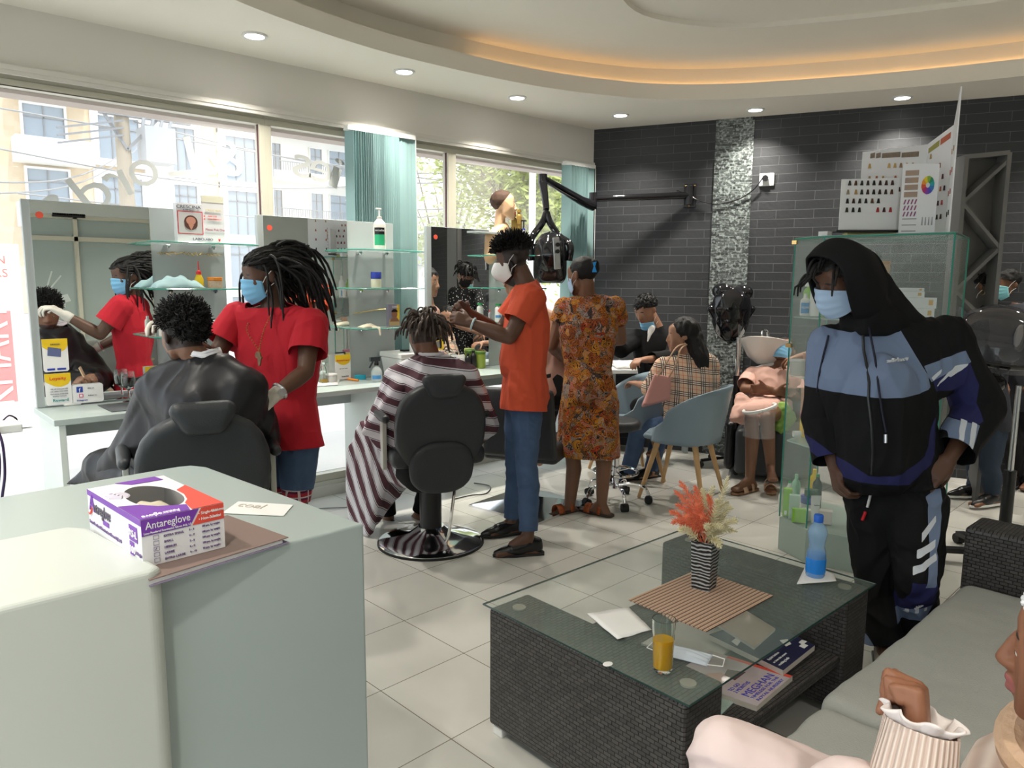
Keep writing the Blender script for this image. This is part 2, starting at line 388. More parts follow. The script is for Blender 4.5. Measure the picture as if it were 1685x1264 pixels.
# lettering on the glass, to be read from the street
LET = mat('window lettering', (.66, .68, .67), .6)
arc = [('s', 92, 338, -50), ('d', 153, 308, -36), ('r', 199, 299, -24), ('o', 239, 281, -16), ('L', 304, 254, -12), ('&', 372, 257, -2), ('s', 501, 272, 6), ('e', 532, 281, 10), ('i', 561, 294, 20), ('d', 597, 318, 26), ('a', 628, 342, 32), ('L', 655, 370, 38)]
t = thing('window_lettering', 'arched white shop lettering stuck on the window glass, reversed from inside', 'lettering', (2.0, YW+.06, 2.0))
for ch, px, py, a in arc:
    c = PY(px, py, YW+.055); r = math.radians(a)
    ux = Vector((-math.cos(r), 0, math.sin(r))); uy = Vector((math.sin(r), 0, math.cos(r)))
    w_ = {'L': .18, '&': .22, 'i': .08, 'r': .12, 's': .13}.get(ch, .16); h_ = .23 if ch in 'L&d' else .16
    text(ch, .31, c-ux*w_/2-uy*h_/2, ux, uy, LET, t, name='letter', depth=.001, width=w_)
# ceiling downlights: six seen, the rest of the ring behind the viewer
RIM = mat('downlight rim', (.75, .75, .73), .35); LENS = mat('downlight lens', (1, .98, .95), .3, emit=14)
LP = [(1.862, 4.15, 'first from the left, nearest the big window pane'), (2.862, 4.167, 'second from the left'), (3.85, 4.163, 'third from the left'), (4.841, 4.008, 'above the window corner'), (5.441, 3.158, 'above the mosaic strip'), (5.849, 2.229, 'above the hair colour charts'),
      (.1, 3.4, ''), (-.3, 2.1, ''), (-.3, .6, ''), (.5, -.8, ''), (1.8, -1.6, ''), (3.4, -1.8, ''), (5.0, -1.6, ''), (6.2, -.4, ''), (6.3, .9, '')]
for x, y, d in LP:
    t = thing('ceiling_downlight', 'round recessed white ceiling downlight, '+(d or 'on the ceiling ring outside the picture'), 'ceiling light', (x, y, 2.82), 'round downlights along the ceiling ring')
    k = MB(); k.lathe([(.052, 2.8225), (.052, 2.811), (.068, 2.811), (.070, 2.8225)], (x, y, 0), 28); k.build('rim', RIM, t, smooth=True)
    k = MB(); k.lathe([(0, 2.8145), (.0525, 2.8145), (.0525, 2.8165), (0, 2.8165)], (x, y, 0), 28); k.build('lens', LENS, t)
    area('downlight_lamp', (x, y, 2.808), .10, 10.5, (1, .94, .84))
# ============================================================ STREET
ASPH = mat('street paving', (.62, .60, .57), .8, var=.08, vs=1)
m = MB(); m.b2((-40, 4.75, -.25), (60, 60, -.12)); struct(m.build('ground_street', ASPH))
m = MB(); m.b2((-40, -40, -.25), (-1.9, 4.75, -.12)); m.b2((-40, -60, -.25), (60, -3.2, -.12)); struct(m.build('ground_yard', ASPH))
g = NG('beige stone cladding', .8, .2)
br = g.n('TexBrick'); p = g.xyz(); g.l(g.combine(p[0], p[2]), br.inputs['Vector'])
for k_, v_ in (('Scale', 1.0), ('Mortar Size', .006), ('Brick Width', .5), ('Row Height', .22)): br.inputs[k_].default_value = v_
br.inputs['Color1'].default_value = (.66, .52, .36, 1); br.inputs['Color2'].default_value = (.72, .59, .43, 1); br.inputs['Mortar'].default_value = (.68, .56, .42, 1)
g.base(br.outputs['Color']); STONE = g.m
WHT = mat('white render', (.86, .86, .84), .8); WG = mat('far window glass', (.30, .36, .43), .15, spec=.8); MUL = mat('window bars', (.25, .26, .28), .5)
CUR = mat('net curtain', (.66, .68, .74), .8)
YB = 40.0
def quadpx(p, Y):   # x range and z range of a facade rectangle given by two opposite corners
    a, b = PY(p[0], p[1], Y), PY(p[2], p[3], Y); return a.x, b.x, max(a.z, b.z), min(a.z, b.z)
ta = thing('apartment_building', 'beige stone apartment block with white framed windows across the street', 'building', (2, YB+3, 0))
def rx(px, py=250, Y=YB): return PY(px, py, Y).x
xa, xb = rx(-260), rx(440)
m = MB(); m.b2((xa, YB, -.1), (xb, YB+12, 24)); m.build('wall', STONE, ta)
m = MB(); x0, x1 = rx(236), rx(277); m.b2((x0, YB-.6, -.1), (x1, YB+.3, 24)); m.build('pillar', WHT, ta)
def win(par, x0, x1, z0, z1, Y, bars=3, fr=.45, top=True, m_glass=WG):
    m = MB()
    for a, b in (((x0-fr, Y-.18, z1), (x1+fr, Y+.1, z1+fr)), ((x0-fr, Y-.22, z0-fr), (x1+fr, Y+.1, z0)), ((x0-fr, Y-.18, z0), (x0, Y+.1, z1)), ((x1, Y-.18, z0), (x1+fr, Y+.1, z1))): m.b2(a, b)
    w = m.build('window_surround', WHT, par)
    m = MB(); m.b2((x0, Y-.05, z0), (x1, Y+.02, z1)); m.build('pane', m_glass, w)
    m = MB()
    for i in range(bars+1): x = lerp(x0, x1, i/bars); m.b2((x-.03, Y-.1, z0), (x+.03, Y-.04, z1))
    m.b2((x0, Y-.1, z1-.55), (x1, Y-.04, z1-.49)); m.build('window_bars', MUL, w)
F_ = [0.2, 3.35, 6.5, 9.65]      # storeys
z_of = lambda py, px: PY(px, py, YB).z
zA1, zA0 = z_of(275, 80), z_of(325, 80)      # first visible storey windows
for k_, (pa, pb, bars, fr) in enumerate(((45, 112, 2, .1), (166, 232, 3, .32), (280, 322, 3, .32), (372, 436, 4, .4))):
    x0, x1 = rx(pa, 300), rx(pb, 300)
    zt, zb = z_of(275+.11*(pa-45)+4, pa), z_of(325+.13*(pa-45)+12, pa)
    H = 2.80
    for s in (-2, -1, 0, 1, 2, 3): win(ta, x0, x1, zb+H*s-.2, zt+H*s+.05, YB, bars, fr)
for k_ in range(4):
    x0, x1 = rx(22, 230)-.1, rx(140, 240)+.1; z0 = z_of(263, 30)+2.80*(k_-1); m = MB(); m.b2((x0, YB-1.1, z0), (x1, YB, z0+.95)); m.b2((x0, YB-1.1, z0-.12), (x1, YB, z0)); m.build('balcony', WHT, ta)
# white block to the right with balconies
YC = 48.0
tb = thing('white_apartment_block', 'white apartment block with long balconies behind the striped window blinds', 'building', (10, YC+3, 0))
xa, xb = rx(438, 300, YC), rx(640, 300, YC)
m = MB(); m.b2((xa, YC, -.1), (xb, YC+12, 26)); m.build('wall', WHT, tb)
zb = PY(500, 300, YC).z
for s in (-3, -2, -1, 0, 1, 2, 3):
    z = zb+3.0*s; m = MB(); m.b2((xa, YC-1.3, z-.2), (xb, YC, z+.02)); m.b2((xa, YC-1.3, z+.02), (xb, YC-1.2, z+.45)); m.build('balcony', WHT, tb)
    m = MB()
    for i in range(60): x = lerp(xa, xb, i/60); m.b2((x, YC-1.26, z+.4), (x+.03, YC-1.23, z+1.05))
    m.b2((xa, YC-1.27, z+1.02), (xb, YC-1.22, z+1.07)); m.build('railing', MUL, tb)
    for pa, pb in ((447, 462), (510, 529), (541, 575)): win(tb, rx(pa, 300, YC), rx(pb, 300, YC), z+.1, z+2.3, YC, 2, .05)
# low white shop with a red banner and an opening-hours sign, at the left
YS = 9.0
ts = thing('supermarket_front', 'white shop front across the street at the left window edge', 'building', (0, YS, 0))
x0, x1 = rx(-260, 500, YS+.3), rx(38, 500, YS+.3)
m = MB(); m.b2((x0, YS+.3, -.1), (x1, YS+2, PY(20, 400, YS).z)); m.build('wall', mat('shop white', (.9, .88, .85), .7), ts)
tr = thing('red_banner', 'tall faded red vertical banner with white letters outside at left', 'banner', PY(10, 600, YS))
m = MB(); a, b = PY(-14, 512, YS+.15), PY(29, 660, YS+.15); m.b2((a.x, YS+.12, b.z), (b.x, YS+.16, a.z)); m.build('cloth', mat('faded red', (.80, .22, .22), .8), tr)
c = PY(24, 668, YS+.11); text('KMART', .42, c, (0, 0, 1), (-1, 0, 0), mat('banner white', (.95, .9, .88), .8), tr, width=1.05)
tg = thing('opening_hours_sign', 'white sign with red opening hours lettering, cut by the left edge', 'sign', PY(10, 445, YS))
m = MB(); a, b = PY(-60, 412, YS+.1), PY(26, 466, YS+.1); m.b2((a.x, YS+.12, b.z), (b.x, YS+.16, a.z)); m.build('board', mat('sign white', (.95, .93, .9), .7), tg)
RED = mat('sign red', (.75, .12, .1), .7)
text('OPEN', .115, PY(10, 434, YS+.1), (1, 0, 0), (0, 0, 1), RED, tg, align='RIGHT'); text('24HRS', .12, PY(14, 456, YS+.1), (1, 0, 0), (0, 0, 1), RED, tg, align='RIGHT')
# utility pole with transformer and wires
YP = 12.0
tp = thing('utility_pole', 'wooden utility pole with crossarm carrying wires across the street', 'utility pole', (PY(212, 300, YP).x, YP, 0))
WOOD = mat('pole wood', (.42, .36, .28), .8); WIRE = mat('wire', (.35, .35, .36), .6)
px_ = PY(210, 300, YP).x; m = MB(); m.cyl((px_, YP, -.1), (px_-.05, YP, 6.2), .12, 12, .09); m.build('pole', WOOD, tp, smooth=True)
zc = PY(210, 190, YP).z; m = MB(); m.bar((px_-.35, YP-.1, zc), (px_+.9, YP-.1, zc), .08, .08); m.bar((px_, YP-.1, zc-.5), (px_+.45, YP-.1, zc), .04, .04); m.bar((px_, YP-.1, zc-.5), (px_-.3, YP-.1, zc), .04, .04)
zt = PY(230, 240, YP).z
for i in range(3): m.bar((px_-.9, YP-.2, zt-.12+.1*i), (px_-.05, YP-.15, zt+.1+.1*i), .025, .025)
m.build('crossarm', MUL, tp)
m = MB(); m.box((px_+.4, YP-.1, zt), (.42, .4, .5))
for i in range(4): m.cyl((px_+.22+.12*i, YP-.1, zt+.25), (px_+.24+.13*i, YP-.15, zt+.45), .025, 6)
m.build('transformer', mat('transformer grey', (.45, .47, .5), .5), tp)
m = MB()
for (a, b) in (((0, 178), (1100, 330)), ((0, 300), (230, 232)), ((0, 318), (235, 238)), ((30, 318), (760, 352)), ((220, 200), (760, 285)), ((0, 245), (600, 305)), ((640, 300), (900, 260)), ((640, 345), (900, 300)), ((640, 385), (900, 340))):
    A, B = PY(*a, YP), PY(*b, YP+3); m.tube([lerp(A, B, t_/10)-Vector((0, 0, .25*math.sin(PI*t_/10))) for t_ in range(11)], .012, 4)
tag(m.build('overhead_wires', WIRE), 'sagging overhead power wires crossing behind the windows', 'wires')
# trees to the right
LEAF = mat('tree leaves', (.34, .44, .10), .7, c2=(.60, .62, .22), vs=1.5); LEAF2 = mat('pale leaves', (.55, .60, .30), .7, c2=(.7, .72, .5), vs=2); BARK = mat('bark', (.33, .28, .22), .9)
def tree(name, label, base, h, cr, n, leaf, seed):
    rnd = random.Random(seed); t = thing(name, label, 'tree', base); B = Vector(base); m = MB()
    top = B+Vector((0, 0, h*.55)); m.tube([B, B+Vector((.1, 0, h*.3)), top], [.16, .12, .08], 8)
    tips = []
    for i in range(16):
        a = rnd.uniform(0, 2*PI); e = Vector((math.cos(a)*cr*rnd.uniform(.4, .95), math.sin(a)*cr*rnd.uniform(.4, .95), h*rnd.uniform(.0, .42)))
        s = B+Vector((.08, 0, h*rnd.uniform(.3, .55))); m.tube([s, s+e*.5+Vector((0, 0, .2)), top+e*.9], [.05, .03, .012], 5); tips.append(top+e)
        tips.append(s+e*.7)
    m.build('trunk', BARK, t, smooth=True)
    m = MB()
    for i in range(n):
        c = rnd.choice(tips)+Vector([rnd.gauss(0, cr*.2) for _ in range(3)]); s = rnd.uniform(.05, .11)
        a = Vector([rnd.gauss(0, 1) for _ in range(3)]).normalized(); b = a.orthogonal().normalized()
        m.add([c-a*s, c+b*s*.45, c+a*s, c-b*s*.45], [(0, 1, 2, 3)])
    m.build('leaves', leaf, t)
P = PY(835, 330, 11.5); tree('leafy_tree', 'large bright green leafy tree outside the right hand window', (P.x, P.y, -.12), 5.6, 1.9, 15000, LEAF, 3)
P = PY(735, 330, 15); tree('pale_tree', 'pale sparse tree beyond the narrow window pane left of the green tree', (P.x, P.y, -.12), 4.6, 1.2, 2500, LEAF2, 5)
P = PY(960, 330, 15); tree('background_tree', 'green tree further off behind the right window blind', (P.x, P.y, -.12), 6, 2.2, 6000, LEAF, 8)
m = MB(); P = PY(876, 330, 9.5); m.cyl((P.x, P.y, -.1), (P.x, P.y, 4), .06, 10); tag(m.build('street_light_post', WHT, smooth=True), 'slim white post outside in front of the green tree', 'post')
# low roofs seen between the shelves
P = PY(690, 420, 24); m = MB(); m.b2((P.x-2, 24, -.1), (P.x+3.5, 28, P.z-.4)); th = thing('low_house', 'low house with dark pitched roof seen beside the blue blind', 'house', (P.x, 24, 0)); m.build('wall', WHT, th)
m = MB(); m.add([(P.x-2.3, 23.6, P.z-.4), (P.x+3.8, 23.6, P.z-.4), (P.x+3.8, 28.4, P.z-.4), (P.x-2.3, 28.4, P.z-.4), (P.x-2.3, 26, P.z+.7), (P.x+3.8, 26, P.z+.7)], [(0, 1, 5, 4), (2, 3, 4, 5), (0, 4, 3), (1, 2, 5)]); m.build('roof', mat('roof grey', (.3, .3, .32), .8), th)
# ============================================================ BODIES
def _ico(sub=2):
    bm = bmesh.new(); bmesh.ops.create_icosphere(bm, subdivisions=sub, radius=1); r = [v.co.copy() for v in bm.verts]; bm.free(); return r
ICO = _ico(2); ICO1 = _ico(1)
class Blob:
    """round masses grown together into one continuous skin"""
    def __init__(s): s.parts = []
    def hull(s, *pr, n=None):
        pts = [Vector(p)+d*r for p, r in pr for d in (n or ICO)]; s.parts.append(pts); return s
    def ell(s, c, r, R=None):
        R = R or Matrix.Identity(3); s.parts.append([Vector(c)+R@Vector((d.x*r[0], d.y*r[1], d.z*r[2])) for d in ICO]); return s
    def pts(s, P): s.parts.append([Vector(p) for p in P]); return s
    def limb(s, *pr):
        for a, b in zip(pr, pr[1:]): s.hull(a, b)
        return s
    def build(s, name, m, parent=None, vox=.006, smooth=4, disp=None, cut=None, solid=0, attrs=None, sf=.5, keep=None):
        bm = bmesh.new()
        for P in s.parts:
            vs = [bm.verts.new(p) for p in P]; r = bmesh.ops.convex_hull(bm, input=vs)
            bmesh.ops.delete(bm, geom=list({g_ for g_ in r['geom_interior']+r['geom_unused'] if isinstance(g_, bmesh.types.BMVert)}), context='VERTS')
        me = bpy.data.meshes.new('t'); bm.to_mesh(me); bm.free()
        o = bpy.data.objects.new('t', me); col.objects.link(o)
        k = o.modifiers.new('r', 'REMESH'); k.mode = 'VOXEL'; k.voxel_size = vox
        k = o.modifiers.new('s', 'SMOOTH'); k.factor = sf; k.iterations = smooth
        dg = bpy.context.evaluated_depsgraph_get(); me2 = bpy.data.meshes.new_from_object(o.evaluated_get(dg))
        bpy.data.objects.remove(o); bpy.data.meshes.remove(me); me2.name = name
        n = len(me2.vertices); co_ = np.empty(n*3, np.float32); me2.vertices.foreach_get('co', co_); co_ = co_.reshape(-1, 3)
        if disp:
            nn = np.empty(n*3, np.float32); me2.vertices.foreach_get('normal', nn); nn = nn.reshape(-1, 3)
            d = np.array([disp(Vector(p)) for p in co_], np.float32)
            co_ = co_+nn*d[:, None]; me2.vertices.foreach_set('co', co_.ravel())
        if cut:
            bm = bmesh.new(); bm.from_mesh(me2)
            for c in cut:      # (point, outward normal, radius): slice the cloth cleanly and drop what lies beyond
                P, N, rad = Vector(c[0]), Vector(c[1]).normalized(), c[2]
                near = [f for f in bm.faces if (f.calc_center_median()-P).length < rad]
                ed = {e for f in near for e in f.edges}; vv = {v for f in near for v in f.verts}
                bmesh.ops.bisect_plane(bm, geom=near+list(ed)+list(vv), plane_co=P, plane_no=N)
                dl = [f for f in bm.faces if (f.calc_center_median()-P).dot(N) > 0 and (f.calc_center_median()-P).length < rad]
                bmesh.ops.delete(bm, geom=dl, context='FACES')
            bm.to_mesh(me2); bm.free()
        if attrs:
            n = len(me2.vertices); co_ = np.empty(n*3, np.float32); me2.vertices.foreach_get('co', co_); co_ = co_.reshape(-1, 3)
            nn = np.empty(n*3, np.float32); me2.vertices.foreach_get('normal', nn); nn = nn.reshape(-1, 3)
            for an, fn in attrs.items():
                a = me2.attributes.new(an, 'FLOAT', 'POINT'); a.data.foreach_set('value', np.array(fn(co_, nn), np.float32))
        ob = link(name, me2, m, None, True)
        if parent: ob.parent = parent; ob.matrix_parent_inverse = parent.matrix_world.inverted()
        if solid: q = ob.modifiers.new('thick', 'SOLIDIFY'); q.thickness = solid; q.offset = -1
        return ob
def wrinkle(amp=.004, sc_=9, st=(1, 1, .45), seed=0):
    o = Vector((seed*3.1, seed*1.7, seed*.9))
    def f(p):
        q = Vector((p.x*st[0], p.y*st[1], p.z*st[2]))*sc_+o
        a = noise.noise(q+Vector((1, 1, 1))*noise.noise(q*.6)*1.3); b = noise.noise(q*2.3)
        return amp*(1-abs(a)*2.2)+amp*.35*b
    return f
def ellsdf(P, c, R, r):     # rough signed distance (positive inside), vectorised
    d = (P-np.array(c))@np.array(R); return (1-np.sqrt(((d/np.array(r))**2).sum(1)))*min(r)
def skin(name, c, lip=None, rough=.45):
    """skin with painted lips, brows, hair fade from per-vertex fields"""
    if name in MATS: return MATS[name]
    g = NG(name, rough, .4); n = g.noise(14, None, 4)
    b = g.mix(n, tuple(v*.86 for v in c), tuple(v*1.12 for v in c))
    b = g.mix(g.math('GREATER_THAN', g.attr('lip'), 0.0), b, lip or tuple([c[0]*.85+.03, c[1]*.6, c[2]*.65]))
    b = g.mix(g.math('GREATER_THAN', g.attr('brow'), 0.0), b, (.012, .009, .008))
    b = g.mix(g.n_smooth(g.attr('fade')) if hasattr(g, 'n_smooth') else g.math('MULTIPLY', g.math('MINIMUM', g.math('MAXIMUM', g.math('MULTIPLY', g.attr('fade'), 60.0), 0.0), 1.0), .85), b, (.015, .012, .012))
    g.base(b); g.b.inputs['Subsurface Weight'].default_value = 0
    g.bump(g.noise(120, None, 3), .12, .003)
    return g.m
SKD = skin('skin deep brown', (.115, .055, .034)); SKM = skin('skin brown', (.20, .095, .055)); SKL = skin('skin light brown', (.36, .19, .12))
SKC = skin('skin warm brown', (.27, .115, .062), lip=(.36, .12, .11))
HAIR = mat('black hair', (.010, .009, .009), .55, spec=.35, bump=.3, bs=150)
EYEW = mat('eye white', (.72, .68, .62), .2); IRIS = mat('iris', (.03, .015, .01), .15)
BLUEM = mat('blue surgical mask', (.22, .52, .78), .75); TEALM = mat('teal surgical mask', (.25, .62, .68), .75); PALEM = mat('pale blue mask', (.42, .58, .80), .75)
WHITEM = mat('white mask', (.85, .84, .82), .7)
def hframe(f, up=UP, roll=0):
    y = Vector(f).normalized(); x = y.cross(up).normalized(); z = x.cross(y)
    if roll: q = Matrix.Rotation(math.radians(roll), 3, y); x, z = q@x, q@z
    return Matrix((x, y, z)).transposed()
def hand(bl, w, d, n, l, curl=50, s=1.0, spread=.12, thumb=(.7, .7, .3), tcurl=25, curls=None, splay=0):
    """w wrist, d towards knuckles, n palm side, l towards the thumb; fingers of unequal length bend towards n"""
    w = Vector(w); d = Vector(d).normalized(); n = Vector(n); n = (n-d*n.dot(d)).normalized(); l0 = Vector(l); l = d.cross(n)
    if l.dot(l0) < 0: l = -l
    bl.hull((w+l*.012*s, .019*s), (w-l*.012*s, .019*s), (w+d*.075*s+l*.029*s, .0125*s), (w+d*.07*s-l*.030*s, .0115*s), (w+d*.04*s+n*.006*s, .016*s))
    L = [(.042, .026, .020), (.047, .030, .021), (.043, .027, .020), (.033, .021, .017)]
    for i in range(4):
        o = (.030-.0202*i)*s; p = w+d*(.082-.004*abs(i-1))*s+l*o; c = math.radians((curls[i] if curls else curl)*(1+.08*i)); a = 0
        dd = (d+l*(spread*(1.5-i)*.33+splay)).normalized(); r = (.0088-.0006*(i == 3))*s
        ax = dd.cross(n)
        for j in range(3):
            a = c*(.75+.25*j) if j == 0 else a+c*(.95 if j == 1 else .7)
            v = Matrix.Rotation(a, 3, ax)@dd
            q = p+v*L[i][j]*s; bl.hull((p, r), (q, r*.9), n=ICO1 if s < .01 else ICO); p, r = q, r*.93
    tv = (d*thumb[0]+l*thumb[1]+n*thumb[2]).normalized(); p = w+d*.022*s+l*.024*s; q = p+tv*.042*s
    bl.hull((w+d*.02*s, .015*s), (p, .0155*s), (q, .0115*s)); ax = tv.cross((n-l*.5).normalized()).normalized()
    v2 = Matrix.Rotation(math.radians(tcurl), 3, ax)@tv; q2 = q+v2*.03*s; bl.hull((q, .0108*s), (q2, .0098*s))
    v3 = Matrix.Rotation(math.radians(tcurl*1.8), 3, ax)@tv; bl.hull((q2, .0098*s), (q2+v3*.022*s, .0082*s))
def headparts(bl, H, R, s=1.0, ears=True, nose=1.0, lips=1.0):
    T = lambda x, y, z: H+R@(Vector((x, y, z))*s)
    bl.ell(T(0, -.014, .036), (.076*s, .098*s, .084*s), R)
    fr = [(T(.03*k, .052, .05), .030*s) for k in (-1, 1)]; ck = [(T(.043*k, .054, -.018), .025*s) for k in (-1, 1)]
    jw = [(T(.046*k, .006, -.058), .020*s) for k in (-1, 1)]; ch = [(T(.012*k, .070, -.098), .017*s) for k in (-1, 1)]
    tp = [(T(.055*k, .005, .03), .02*s) for k in (-1, 1)]
    bl.hull(*fr, *ck, *jw, *ch, *tp)
    bl.hull((T(-.028, .074, .022), .010*s), (T(.028, .074, .022), .010*s))
    bl.hull((T(0, .084, .012), .008*s), (T(0, .100*nose, -.026), .0115*s)); bl.hull((T(-.013, .091, -.032), .009*s), (T(.013, .091, -.032), .009*s), (T(0, .1015*nose, -.030), .010*s))
    bl.hull((T(-.019, .081, -.058), .0065*s), (T(0, .091*lips, -.0555), .0085*s), (T(.019, .081, -.058), .0065*s))
    bl.hull((T(-.017, .080, -.068), .0065*s), (T(0, .089*lips, -.0705), .0095*s), (T(.017, .080, -.068), .0065*s))
    for k in (-1, 1):
        bl.ell(T(.031*k, .0725, .0065), (.0168*s, .0142*s, .0095*s), R); bl.ell(T(.031*k, .0715, -.0095), (.015*s, .012*s, .0062*s), R)
        if ears: bl.ell(T(.078*k, -.012, -.002), (.0095*s, .019*s, .032*s), R@Matrix.Rotation(.25*k, 3, 'Z'))
def face_attrs(H, R, s=1.0, fade=None, brow=True):
    H = np.array(H); Rm_ = np.array(R)
    def loc(P): return ((P-H)@Rm_)/s
    def lip(P, N):
        q = loc(P); a = 1-np.sqrt((q[:, 0]/.027)**2+((q[:, 2]+.0635)/.0135)**2); return np.where((q[:, 1] > .076), a, -1)
    def br(P, N):
        q = loc(P); x = np.abs(q[:, 0]); a = 1-np.sqrt(((x-.031)/.019)**2+((q[:, 2]-.0275+x*.05)/.0042)**2); return np.where(q[:, 1] > .04, a, -1)
    def fd(P, N):
        q = loc(P)
        if fade is None: return np.full(len(P), -1.)
        return np.array([fade(*v) for v in q])*np.where(np.linalg.norm(q, axis=1) < .2, 1, 0)-np.where(np.linalg.norm(q, axis=1) < .2, 0, 1)
    return {'lip': lip, 'brow': br if brow else (lambda P, N: np.full(len(P), -1.)), 'fade': fd}
def eyes(par, H, R, s=1.0):
    e = MB(); i = MB()
    for k in (-1, 1):
        c = H+R@(Vector((.031*k, .0722, -.0015))*s); e.ball(c, .0118*s, 8); i.ball(c+R@(Vector((0, .0068, -.001))*s), .0058*s, 6)
    w = e.build('eyes', EYEW, par, smooth=True); i.build('irises', IRIS, par, smooth=True); return w
def mask(par, H, R, m, s=1.0, drop=0, loops=True, kn=False, name='face_mask'):
    """pleated surgical mask over nose, mouth and chin, with ear loops"""
    T = lambda x, y, z: H+R@(Vector((x, y, z-drop))*s)
    def fn(u, v):
        a = lerp(-1.18, 1.18, u); z = lerp(.012, -.112, v); k = math.sin(PI*min(1, max(0, v)))
        top = 1-abs(lerp(-1, 1, u))**2
        z += .0-.024*(1-top)*(1-v)+.030*(1-top)*v
        out = .098+.013*k*top-.03*max(0, v-.72)*1.2+.007*top*(1-v)
        if kn: out += .022*top*math.sin(PI*min(1, v*1.1)) - abs(lerp(-1, 1, u))*.006
        y = out*math.cos(a)+.002*math.sin(v*PI*8)*top*(0 if kn else 1); x = .082*math.sin(a)
        return T(x, y-.002, z)
    k = MB(); k.grid(fn, 25, 25); o = k.build(name, m, par, smooth=True); md = o.modifiers.new('t', 'SOLIDIFY'); md.thickness = .0025
    if loops:
        for sx in (-1, 1):
            l = MB()
            for (v, ze) in ((.12, .026), (.82, -.03)):
                a = fn(0 if sx < 0 else 1, v); l.tube([a, T(.0815*sx, .018, lerp(-.02, ze, .5)-(.02 if v > .5 else 0)), T(.087*sx, -.012, ze)], .0016, 5)
            l.build('ear_loop', WHITEM, o, smooth=True)
    return o
def scalp(rnd, H, R, s=1.0, zmin=0.0, front=.045, back=-.05, side=None):
    """a random point on the hair-bearing scalp with its outward normal (local hairline rule)"""
    while True:
        d = Vector([rnd.gauss(0, 1) for _ in range(3)]).normalized()
        x, y, z = .078*d.x, -.014+.100*d.y, .036+.086*d.z
        lim = front if y > .02 else lerp(front, back, min(1, (.02-y)/.11))
        if side and abs(x) > .06 and z < side: continue
        if z < lim: continue
        n = Vector((d.x/.078, d.y/.1, d.z/.086)).normalized()
        return H+R@(Vector((x, y, z))*s), R@n, Vector((x, y, z))
def haircap(par, H, R, s=1.0, th=.008, front=.045, back=-.05, side=-.01, vox=.005, name='hair', m=None, disp=None, zs=1.0):
    b = Blob(); b.ell(H+R@(Vector((0, -.016, .038))*s), ((.077+th)*s, (.100+th)*s, (.085+th*zs)*s), R)
    # hairline: cut below a sloping plane
    a = H+R@(Vector((0, .05, front))*s); c = H+R@(Vector((0, -.11, back))*s); n = (a-c).cross(R@Vector((1, 0, 0))).normalized()
    if n.dot(R@UP) > 0: n = -n
    return b.build(name, m or HAIR, par, vox=vox, smooth=1, disp=disp, cut=[(lerp(a, c, .5), n, 1.0)])
def tufts(par, H, R, n, ln, rad, s=1.0, seed=1, zmin=0, front=.045, back=-.05, side=None, curl=.5, m=None, name='hair_tufts', up=.0, seg=3, topk=0.0, sides=4):
    rnd = random.Random(seed); k = MB()
    for i in range(n):
        p, nn, q = scalp(rnd, H, R, s, 0, front, back, side)
        L = rnd.uniform(*ln)*s*(1+topk*max(0, q.z-.04)/.08); d = (nn+R@UP*up+Vector([rnd.gauss(0, curl*.4) for _ in range(3)])).normalized()
        pts = [p-nn*.006]; c = p
        for j in range(seg): c = c+d*L/seg; pts.append(c); d = (d+Vector([rnd.gauss(0, curl*.5) for _ in range(3)])).normalized()
        k.tube(pts, [rad*s*(1-.6*j/seg) for j in range(seg+1)], sides)
    return k.build(name, m or HAIR, par, smooth=True)
def locks(par, H, R, n, ln, rad, s=1.0, seed=1, front=.045, back=-.05, out=.6, pull=Vector((0, 0, 0)), grav=.9, m=None, name='dreadlocks', seg=9, lump=.15, body=None, fc=None, side=None, sides=6, lift=.25, sweep=False, flt=None):
    """hanging locks that leave the scalp, fall and stay outside the head"""
    rnd = random.Random(seed); k = MB(); mats_ = m or HAIR
    for i in range(n):
        p, nn, q = scalp(rnd, H, R, s, 0, front, back, side); L = rnd.uniform(*ln)
        while flt and not flt(q): p, nn, q = scalp(rnd, H, R, s, 0, front, back, side)
        if fc: L *= fc(q)
        d = (nn*out+R@Vector((0, 0, 1))*lift+Vector([rnd.gauss(0, .12) for _ in range(3)])).normalized(); pts = [p-nn*.004]; c = p.copy(); st = L/seg
        pl = R@pull
        for j in range(seg):
            gv = grav
            if sweep:
                l_ = R.transposed()@(c-H)/s
                if l_.y > -.05: gv = .06; d = (d+R@Vector((0, -1.2, 0))).normalized()
            d = (d+Vector((0, 0, -1))*gv*(.25+.12*j)+pl*(.5 if j < 4 else .1)+Vector([rnd.gauss(0, .08) for _ in range(3)])).normalized()
            c = c+d*st; l = R.transposed()@(c-H)/s; e = Vector((l.x/.086, (l.y+.014)/.108, (l.z-.036)/.092))
            if e.length < 1: e.normalize(); c = H+R@(Vector((e.x*.086, e.y*.108-.014, e.z*.092+.036))*s)
            if l.y > .03 and abs(l.x) < .075 and l.z < .06: c += R@Vector((math.copysign(.02, l.x), 0, 0))
            if body:
                for (bp, brad) in body:
                    v = c-bp
                    if v.length < brad: c = bp+v.normalized()*brad
            pts.append(c.copy())
        k.tube(pts, [rad*s*(1+lump*rnd.uniform(-1, 1))*(1-.45*(j/seg)**2) for j in range(seg+1)], sides)
    return k.build(name, mats_, par, smooth=True)
